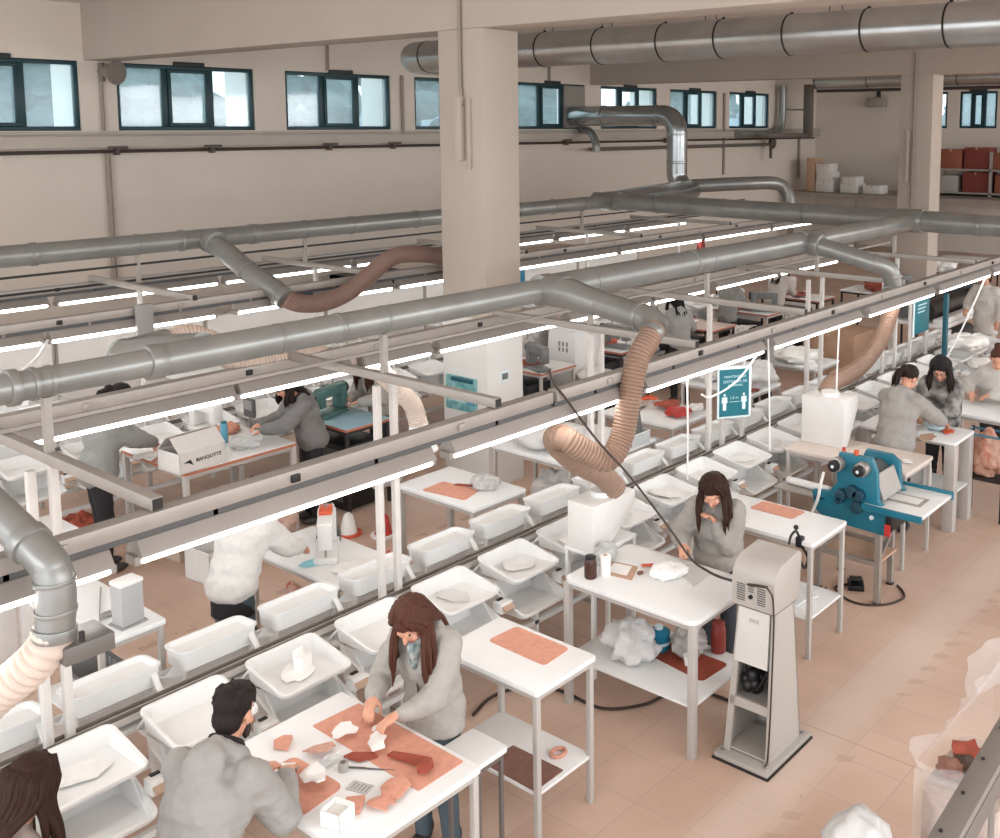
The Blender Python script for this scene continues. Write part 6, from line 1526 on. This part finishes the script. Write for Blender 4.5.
    if hood:
        hq = 1.0 + bulk * 5
        for q in range(7):
            a = -1.35 + 2.7 * q / 6
            p = nb + Vector((math.sin(a) * 0.105 * s, 0, 0)) - f2 * (0.085 * hq * math.cos(a) - 0.02) * s + d2 * (0.04 - 0.03 * abs(math.sin(a))) * s
            g.ell(p, 0.047 * s, nu=10, nv=7)
        g.ell(nb - f2 * 0.11 * hq * s - d2 * 0.06 * s, (0.10 * s, 0.045 * s, 0.11 * s), rotx(-lb))
    cloth('hoodie' if hood else 'jacket', g, tm, cv, 0.013, 9, None, 9)
    if hem:
        q_ = MB().loft([[(p.x + rx * math.cos(t * PI / 8), p.y + ry * math.sin(t * PI / 8), p.z) for t in range(16)] for p, rx, ry in ((pel, 0.165 * s, 0.13 * s), (pel - Vector((0, 0, hem)), 0.18 * s, 0.145 * s))])
        cloth('shirt_hem', q_, mat('hem_black', (34, 32, 34), 0.9), cv, 0.005)
    t = MB()
    t.ell(pel - Vector((0, 0, 0.02)), (0.165 * s, 0.125 * s, 0.12 * s))
    for a, k, b in zip(hips, knee, ank):
        t.cap(a, 0.098 * s, k, 0.07 * s); t.cap(k, 0.07 * s, b + Vector((0, 0, -0.01)), 0.056 * s)
    bmx = mat('trousers_%d_%d_%d' % bottom, bottom, 0.85, var=0.12, vscale=18, bump=0.2, bscale=140)
    cloth('trousers', t, bmx, max(0.014, cv), 0.006)
    shoe = mat('shoe_dark', (56, 52, 52), 0.5)
    for b in ank:
        x = MB(); x.ell(b + Vector((0, 0.05 * s, -0.04 * s)), (0.05 * s, 0.135 * s, 0.045 * s)); x.ell(b + Vector((0, -0.03, 0.0)), (0.045 * s, 0.055 * s, 0.06 * s))
        for i, p in enumerate(x.v): x.v[i] = Vector((p.x, p.y, max(p.z, 0.0)))
        part('shoe', x, shoe, root)
    # ---------- hair
    style, _ = hair
    hm = MB(); rg = random.Random(hash(label) % 997 if False else len(label) * 7 + 3)
    cap_ = MB()
    cap_.ell(H((0, -0.026, 0.043)), ((0.080 if style == 'short' else 0.084) * HS, 0.092 * HS, 0.09 * HS), Hm, 18, 12)
    if style == 'short':
        cap_.ell(H((0, 0.02, 0.085)), (0.07 * HS, 0.07 * HS, 0.05 * HS), Hm); cap_.ell(H((0, -0.05, -0.02)), (0.07 * HS, 0.055 * HS, 0.07 * HS), Hm)
        for _k in range(60):
            a = rg.uniform(-2.6, 2.6); z = rg.uniform(0.03, 0.12); rr = math.sqrt(max(0.0, 1 - ((z - 0.043) / 0.092) ** 2)) if abs(z - 0.043) < 0.09 else 0.3
            p = Vector((0.084 * rr * math.sin(a), -0.026 + 0.094 * rr * math.cos(a), z)); cap_.cap(H(p), 0.010 * HS, H(p * 1.06 + Vector((0, 0.01, 0.006))), 0.006 * HS, 6, 2)
    elif style in ('bun', 'ponytail', 'tied'):
        cap_.ell(H((0, -0.02, 0.06)), (0.081 * HS, 0.09 * HS, 0.075 * HS), Hm)
        if style == 'bun': cap_.ell(H((0, -0.06, 0.15)), (0.05 * HS, 0.05 * HS, 0.042 * HS), Hm)
        else:
            cap_.ell(H((0, -0.125, 0.05)), (0.038 * HS, 0.04 * HS, 0.04 * HS), Hm)
            pts = [H((0, -0.12, 0.05)), H((0, -0.165, 0.01)), H((0, -0.165, -0.07)), H((0.01, -0.14, -0.15))]
            for k in range(12):
                q = Vector((rg.uniform(-0.02, 0.02), rg.uniform(-0.02, 0.02), 0)) * HS
                hm.tube([p + q * (1 + 0.3 * i) for i, p in enumerate(pts)], [0.014 * HS, 0.016 * HS, 0.014 * HS, 0.004], 6)
    elif style == 'beanie':
        cap_.ell(H((0, -0.02, 0.07)), (0.088 * HS, 0.1 * HS, 0.095 * HS), Hm)
    if style in ('long', 'beanie', 'bob', 'loose'):
        cap_.ell(H((0, -0.022, 0.05)), (0.09 * HS, 0.102 * HS, 0.094 * HS), Hm)
        cap_.ell(H((0, -0.08, -0.04)), (0.075 * HS, 0.05 * HS, 0.10 * HS), Hm)
        Ln = {'long': 0.36, 'beanie': 0.22, 'bob': 0.17, 'loose': 0.30}[style] * s
        N = 54
        for k in range(N):
            a = PI + (k / (N - 1) - 0.5) * 2 * 2.25          # round the back, ending at both temples
            ca, sa = math.cos(a), math.sin(a)
            st = H((0.03 * sa, 0.02 + 0.05 * ca * 0.6, 0.128))
            p1 = H((0.094 * sa, -0.022 + 0.104 * ca, 0.06)); p2 = H((0.103 * sa, -0.022 + 0.106 * ca, -0.03))
            front = max(0.0, ca + 0.2)
            dn = Vector((0, 0, -1))
            out = Vector((sa * 0.02, 0, 0)) * s
            p3 = p2 + dn * Ln * 0.45 + out + d2 * 0 + Vector((0, 0.03 * math.sin(lb) + 0.02 * front, 0)); p4 = p2 + dn * Ln * rg.uniform(0.8, 1.05) + out * rg.uniform(0.2, 1.8) + Vector((0, 0.05 * math.sin(lb) - (0.05 if ca < 0 else 0), 0))
            jit = lambda q: Vector((rg.uniform(-q, q), rg.uniform(-q, q), 0))
            if ca < -0.2:   # hair lies on the back: keep it outside the clothing
                for_ = -f2 * 0.02
                p3 = nb - f2 * 0.105 * s + Vector((sa * 0.07, 0, 0.02)); p4 = p3 - d2 * Ln * rg.uniform(0.55, 0.8) - f2 * 0.05 * s + jit(0.02)
            r0 = rg.uniform(0.011, 0.018)
            hm.tube(spline([st, p1, p2 + jit(0.004), p3 + jit(0.012), p4], 4), [r0 * 0.7] * 4 + [r0] * 4 + [r0 * 1.1] * 4 + [r0 * 0.9] * 3 + [r0 * 0.5, 0.002], 6)
    me = remesh_mb(cap_, max(0.008, vox), 2); wrinkle(me, 0.004, 40, 2.0, (1, 1, 0.3))
    hat = style == 'beanie'
    me.materials.clear(); me.materials.append(mat('beanie_black', (28, 27, 29), 0.9, bump=0.4, bscale=200) if hat else hairm)
    hair_o = link('beanie' if hat else 'hair', me, root)
    if hm.v: part('hair_strands', hm, hairm, root, smooth=80)
    if scarf:
        sc_ = MB()
        for q in range(12):
            a = 2 * PI * q / 12
            sc_.ell(nb + d2 * 0.012 * s + f2 * 0.02 * s + Vector((math.sin(a) * 0.068 * s, math.cos(a) * 0.068 * s, 0.0)), (0.032 * s, 0.032 * s, 0.045 * s), nu=8, nv=6)
        if scarf[0] == 'bandana': sc_.cap(nb - d2 * 0.02 * s + f2 * 0.10 * s, 0.05 * s, nb - d2 * 0.13 * s + f2 * 0.14 * s, 0.02 * s)
        cloth('scarf', sc_, mat('scarf_%d_%d_%d' % scarf[1], scarf[1], 0.85, var=0.6, vscale=26, rgb2=scarf[2]), max(0.009, vox), 0.005, 20)
    if extra: extra(root, H, Hm, nb, d2, f2, sh, chest, s, HS, pel)
    return root

def badge(root, H, Hm, nb, d2, f2, sh, chest, s, HS, pel):
    c = chest + f2 * 0.139 * s + Vector((-0.075 * s, 0, 0)) + d2 * 0.05 * s
    part('chest_badge', MB().cyl(c, c + f2 * 0.008, 0.026 * s, 16), BLACK, root)
def zip_badge(root, H, Hm, nb, d2, f2, sh, chest, s, HS, pel):
    badge(root, H, Hm, nb, d2, f2, sh, chest, s, HS, pel)
    part('zip', MB().tube([nb + f2 * 0.085 * s - d2 * 0.06 * s, chest + f2 * 0.14 * s, pel + Vector((0, 0.15 * s, 0.06))], 0.006, 6), mat('zip_grey', (92, 90, 90), 0.5), root)
def glasses(root, H, Hm, nb, d2, f2, sh, chest, s, HS, pel):
    g = MB()
    for sx in (-1, 1):
        g.tube([H((sx * 0.032 + 0.02 * math.cos(k * PI / 6), 0.092, 0.002 + 0.016 * math.sin(k * PI / 6))) for k in range(12)], 0.0025, 6, closed=True)
        g.tube([H((sx * 0.052, 0.09, 0.006)), H((sx * 0.08, -0.0, 0.008))], 0.0025, 6)
    g.tube([H((-0.012, 0.093, 0.004)), H((0.012, 0.093, 0.004))], 0.0025, 6)
    part('glasses', g, DARK, root)
def beard(root, H, Hm, nb, d2, f2, sh, chest, s, HS, pel):
    b = MB()
    for k in range(9):
        a = -1.3 + 2.6 * k / 8
        b.ell(H((0.054 * math.sin(a), 0.026 + 0.048 * math.cos(a), -0.07)), (0.02 * HS, 0.02 * HS, 0.036 * HS), Hm, 8, 6)
    me = remesh_mb(b, 0.008, 1); me.materials.clear(); me.materials.append(mat('beard', (50, 36, 30), 0.7)); link('beard', me, root)
    c = MB()
    for q in range(14):
        a = 2 * PI * q / 14
        c.ell(nb + d2 * 0.045 * s + Vector((math.sin(a) * 0.062 * s, 0, 0)) + f2 * (math.cos(a) * 0.066 + 0.015) * s, (0.03 * s, 0.03 * s, 0.062 * s), nu=8, nv=6)
    me = remesh_mb(c, 0.009, 2); me.materials.clear(); me.materials.append(mat('black_gaiter', (34, 31, 32), 0.9)); link('neck_warmer', me, root)

HG1 = (156, 153, 149)
man = person('man in a grey hoodie with short dark hair bending over the front table', (2.09, 3.95, 0), 26, h=1.64, lean=30, bend=12, head=(24, 0), hl=(2.62, 4.20, 1.0), hr=(2.66, 4.08, 1.0), bulk=0.04,
       top=HG1, hair=('short', (38, 30, 28)), vox=0.0065, fem=False, extra=beard, bottom=(52, 50, 54))
person('woman with long brown hair and grey zip hoodie working across from the man', (3.66, 4.2, 0), 196, h=1.57, lean=5, bend=10, head=(48, 0), hr=(3.27, 4.27, 0.985), hl=(3.25, 4.06, 0.985), bulk=0.035,
       top=(172, 167, 160), hair=('long', (88, 54, 41)), vox=0.0065, scarf=('bandana', (92, 122, 126), (190, 192, 186)), extra=zip_badge, coat=0.12, bottom=(84, 98, 106))
person('woman with loose dark brown hair in a grey sweatshirt behind the grey tower', (6.40, 4.06, 0), 200, h=1.54, lean=8, bend=12, head=(38, 0), hr=(6.0, 4.14, 0.985), hl=(6.16, 3.98, 1.16), bulk=0.055,
       top=(160, 155, 149), hair=('loose', (56, 34, 27)), vox=0.008, extra=badge, hood=False)
person('girl in a grey hoodie seen from behind, reaching across the table', (9.72, 4.07, 0), 2, h=1.66, lean=14, bend=12, head=(34, -20), bulk=0.05, hl=(10.3, 4.1, 1.02), hr=(10.32, 3.78, 1.0),
       top=(158, 154, 149), hair=('ponytail', (44, 32, 28)), vox=0.009, bottom=(34, 34, 38))
person('woman in a black beanie and checked shirt facing the girl in the grey hoodie', (10.83, 4.02, 0), 192, bulk=0.045, h=1.62, lean=8, bend=10, head=(34, 0), hr=(10.38, 4.12, 1.0), hl=(10.4, 3.92, 1.0),
       top=(70, 68, 68), top2=(178, 174, 168), plaid=True, hair=('beanie', (40, 30, 27)), vox=0.010, hood=False, extra=glasses, bottom=(44, 42, 46))
person('woman with a hair bun and pale sweater working at the right edge', (11.92, 3.8, 0), 200, bulk=0.05, h=1.56, lean=10, bend=10, head=(30, 0), hr=(11.6, 4.0, 1.0), hl=(11.6, 3.8, 1.0),
       top=(188, 184, 178), hair=('bun', (84, 52, 40)), vox=0.012, hood=True, bottom=(60, 58, 62))
person('worker in white clothes standing at the far right with an arm at the machine', (16.85, 5.58, 0), 176, bulk=0.04, h=1.74, lean=4, bend=4, head=(16, 0), hr=(16.6, 5.85, 1.05), hl=(16.6, 5.3, 0.9),
       top=(206, 200, 193), hair=('tied', (66, 44, 36)), vox=0.014, hood=False, bottom=(206, 192, 180), coat=0.25)
person('woman with long dark hair in the bottom left corner, seen from behind', (1.40, 4.18, 0), 14, h=1.56, lean=10, bend=10, head=(24, 0), hl=(1.62, 3.9, 1.0), hr=(1.6, 3.8, 1.0), bulk=0.03,
       top=(170, 152, 140), hair=('long', (54, 32, 26)), vox=0.008, hood=False)
person('worker with short black hair and grey sweater left of the open carton', (4.30, 9.42, 0), -12, bulk=0.05, h=1.7, lean=10, bend=8, head=(26, 0), hl=(4.92, 9.62, 1.0), hr=(4.92, 9.4, 1.0),
       top=(142, 142, 138), hair=('tied', (34, 28, 27)), vox=0.012, hood=True, bottom=(34, 33, 36))
person('woman with curly dark hair and grey hoodie right of the open carton', (6.22, 8.95, 0), 166, bulk=0.05, h=1.58, lean=12, bend=12, head=(30, 0), hr=(5.84, 9.32, 1.0), hl=(5.72, 9.12, 1.0),
       top=(122, 120, 118), hair=('bob', (40, 30, 28)), vox=0.011, hood=True, extra=glasses, bottom=(36, 34, 38), scarf=('snood', (52, 46, 46), (60, 52, 52)))
person('woman with long brown hair sewing at the pale blue table', (7.42, 9.3, 0), 180, bulk=0.04, h=1.6, lean=10, bend=12, head=(30, 0), hr=(7.02, 9.4, 1.0), hl=(7.0, 9.2, 1.0),
       top=(168, 164, 158), hair=('long', (70, 42, 34)), vox=0.012, hood=True, bottom=(60, 60, 64))
person('worker in a white jacket and dark jeans at the low sewing table', (3.86, 6.5, 0), 20, h=1.56, lean=18, bend=16, head=(30, 0), hl=(4.5, 6.75, 0.9), hr=(4.45, 6.52, 0.9), bulk=0.05, hem=0.2,
       top=(214, 210, 205), hair=('short', (40, 32, 30)), vox=0.011, fem=False, coat=0.06, bottom=(70, 84, 92))
def person_far(*a, **k): return person(*a, vox=0.016, **k)
person_far('dark-haired woman in grey behind the looping tan hose, seen from behind', (12.35, 8.55, 0), 60, h=1.64, lean=8, bend=10, head=(26, 0), hl=(12.6, 8.95, 1.0), hr=(12.75, 8.8, 1.0), top=(160, 158, 154), hair=('bob', (32, 26, 25)), bottom=(40, 38, 42))
person_far('worker in white with dark tied hair bending at the pinkish table', (13.05, 9.25, 0), 10, h=1.62, lean=16, bend=16, head=(34, 0), hl=(13.5, 9.35, 1.0), hr=(13.5, 9.1, 1.0), top=(198, 194, 190), hair=('tied', (36, 28, 26)), bottom=(60, 56, 58))
person_far('worker in grey beyond the pinkish table', (14.55, 9.1, 0), 5, h=1.64, lean=12, bend=12, head=(30, 0), hl=(15.05, 9.25, 1.0), hr=(15.05, 9.0, 1.0), top=(136, 134, 130), hair=('bun', (44, 34, 30)), bottom=(60, 56, 58))
person_far('dark-haired worker in pale clothes near the end of the second lamp rail', (16.35, 9.2, 0), 5, h=1.64, lean=12, bend=12, head=(30, 0), hl=(16.85, 9.3, 1.0), hr=(16.85, 9.1, 1.0), top=(190, 180, 172), hair=('loose', (40, 30, 28)), bottom=(60, 56, 58))
person_far('worker in grey bending behind the milky plastic sheet', (11.6, 6.75, 0), 200, h=1.6, lean=22, bend=20, head=(34, 0), hr=(11.0, 6.75, 1.02), hl=(11.05, 6.5, 1.02), top=(150, 148, 145), hair=('loose', (38, 30, 28)), bottom=(50, 48, 52))
person_far('worker in pale grey beyond the white cabinet', (10.9, 10.0, 0), 250, h=1.62, lean=10, bend=10, head=(30, 0), hl=(10.95, 9.65, 1.34), hr=(10.7, 9.65, 1.34), top=(196, 192, 188), hair=('tied', (60, 42, 36)), bottom=(60, 56, 58))

# thing held by the man
knife = thing('shoe_last_tool', 'dark reddish tool held between the man\'s hands', 'tool', (2.68, 4.14, 0.955), 0.4)
part('grip', MB().cap((-0.03, 0, 0.02), 0.022, (0.05, 0.0, 0.02), 0.02), mat('dark_red_grip', (84, 34, 30), 0.45), knife)
part('tip', MB().cap((0.05, 0, 0.02), 0.012, (0.1, 0.0, 0.012), 0.005), STEEL, knife)
# ================================================================ LOWER RIGHT CORNER: STAIR RAILING, BINS
rl = thing('stair_railing', 'grey metal stair railing with bars in the bottom right corner', 'railing', (1.75, 0.56, 0))
RG = mat('railing_grey', (132, 126, 120), 0.45, 0.2, var=0.08)
# left edge of the flat hand rail runs (1.56,0.58)-(1.99,0.60), right edge (1.60,0.53)-(1.88,0.56)
pa, pb = Vector((1.30, 0.540, 2.93)), Vector((2.6, 0.605, 2.93))
d = (pb - pa).normalized()
part('hand_rail', MB().bar(pa - d * 0.6, pb, 0.044, 0.018), RG, rl, world=True, bevel=0.002)
part('side_flange', MB().bar(pa - d * 0.6 + Vector((0, -0.019, -0.03)), pb + Vector((0, -0.019, -0.03)), 0.008, 0.045), mat('railing_dark', (106, 102, 98), 0.45, 0.2), rl, world=True)
for k, q in enumerate((-0.35, 0.05, 0.28, 0.40, 0.52, 0.64, 0.76, 0.9, 1.04, 1.18)):
    p = pa + d * q
    part('bar', MB().cyl((p.x, p.y - 0.012, 2.0), (p.x, p.y - 0.012, p.z - 0.01), 0.006, 8), RG, rl, world=True)
    part('rivet', MB().cyl((p.x, p.y + 0.008, p.z + 0.008), (p.x, p.y + 0.008, p.z + 0.012), 0.0035, 8), DARK, rl, world=True)
part('lower_rail', MB().bar((0.7, 0.50, 2.0), (2.6, 0.595, 2.0), 0.04, 0.03), RG, rl, world=True)
for p in (pa - d * 0.5, pb - d * 0.03): part('newel_post', MB().box((p.x - 0.025, p.y - 0.035, 0), (p.x + 0.025, p.y + 0.005, p.z - 0.01)), RG, rl, world=True)
# clear liner bag on a bin
lb_ = thing('lined_bin', 'clear plastic lined bin with leather waste beside the stair railing', 'bin', (5.35, 1.62, 0))
m = MB(); a, b_, h_ = 0.62, 0.21, 0.9
for (p, q) in (((-a, -b_, 0), (a, -b_ + .004, h_)), ((-a, b_ - .004, 0), (a, b_, h_)), ((-a, -b_, 0), (-a + .004, b_, h_)), ((a - .004, -b_, 0), (a, b_, h_))): m.box(p, q)
part('liner', m, mat('thin_film', (238, 230, 224), 0.3, alpha=0.08), lb_)
wm = MB()
wm2 = scrap_mb([(x * 0.5, y * 0.9) for x, y in rrect(-a, a, -b_, b_, 0.08)], 0.3, 0.06, 91, rings=5)
part('leather_waste', wm2, mat('waste_mix', (206, 190, 180), 0.7, var=0.5, vscale=5, rgb2=(150, 120, 104)), lb_, smooth=30).location = (-0.28, 0, 0.45)
for k, (x, y, r_, mm) in enumerate(((-0.42, 0.1, 0.09, LEATHD), (-0.34, 0.02, 0.1, mat('dark_waste', (74, 56, 46), 0.8)), (-0.22, 0.08, 0.1, LEATHR))):
    part('waste_piece', scrap_mb(blobpoly(r_, r_ * 0.8, 200 + k), 0.02, 0.08, k), mm, lb_).location = (x, y, 0.8)
def film(pts, h, seed):
    """crumpled upright sheet following pts"""
    P = resample(spline(pts, 6), 0.05); vs = []; fs = []; n = 9
    for i, p in enumerate(P):
        for k in range(n):
            z = k / (n - 1)
            q = Vector((p.x, p.y, p.z + h * z * (0.8 + 0.35 * mnoise.noise(Vector((i * 0.3, seed, 0))))))
            vs.append(q + Vector((mnoise.noise(q * 7), mnoise.noise(q * 7 + Vector((5, 2, 1))), 0)) * 0.07 * (0.3 + z))
    for i in range(len(P) - 1):
        for k in range(n - 1): fs.append((i * n + k, i * n + n + k, i * n + n + k + 1, i * n + k + 1))
    return MB().add(vs, fs)
part('loose_film', film([(-0.62, -0.1, 0.88), (-0.6, 0.2, 0.88), (-0.2, 0.22, 0.88), (0.25, 0.2, 0.88), (0.62, 0.2, 0.88)], 0.1, 4), mat('loose_film', (236, 236, 238), 0.3, alpha=0.17, bump=0.4, bscale=14), lb_, smooth=40)
part('film_peak', film([(0.1, 0.2, 0.95), (0.4, 0.1, 0.95), (0.7, 0.15, 0.95), (1.0, 0.2, 0.95)], 0.3, 9), mat('loose_film', (232, 234, 236)), lb_, smooth=40)
wb = thing('white_crate', 'white slatted crate with black goods below the stair railing', 'crate', (4.62, 1.42, 0))
m = MB()
for k in range(11):
    x = -0.30 + k * 0.06
    for sy in (-1, 1): m.box((x - 0.015, sy * 0.12 - 0.008, 0.04), (x + 0.015, sy * 0.12 + 0.008, 0.5))
for k in range(4):
    y = -0.1 + k * 0.057
    for sx in (-1, 1): m.box((sx * 0.32 - 0.008, y - 0.015, 0.04), (sx * 0.32 + 0.008, y + 0.015, 0.5))
m.box((-0.32, -0.12, 0), (0.32, 0.12, 0.04))
wb.location = (4.3, 1.24, 0)
part('slats', m, WHITE, wb)
m = MB()
for (p, q) in (((-.34, -.14, .5), (.34, -.1, .6)), ((-.34, .1, .5), (.34, .14, .6)), ((-.34, -.1, .5), (-.3, .1, .6)), ((.3, -.1, .5), (.34, .1, .6))): m.box(p, q)
part('rim', m, WHITE, wb, bevel=0.004)
part('contents', scrap_mb(rrect(-0.29, 0.29, -0.1, 0.1, 0.04), 0.4, 0.06, 92), BLACK, wb).location = (0, 0, 0.16)
bag('light grey sack top at the bottom edge of the picture', (4.3, 1.93, 0.52), (0.2, 0.15, 0.18), 93, mat('grey_sack_film', (200, 198, 196), 0.3, bump=0.3, bscale=14), amp=0.15)
st_ = thing('sack_drum', 'grey drum carrying the light grey sack at the bottom edge', 'drum', (4.3, 1.93, 0))
part('shell', MB().tube([(0, 0, 0), (0, 0, 0.02), (0, 0, 0.5), (0, 0, 0.52)], [0.16, 0.17, 0.17, 0.16], 20), GREYP, st_); part('band', MB().tube([(0, 0, 0.3), (0, 0, 0.33)], 0.175, 20), GREYD, st_)
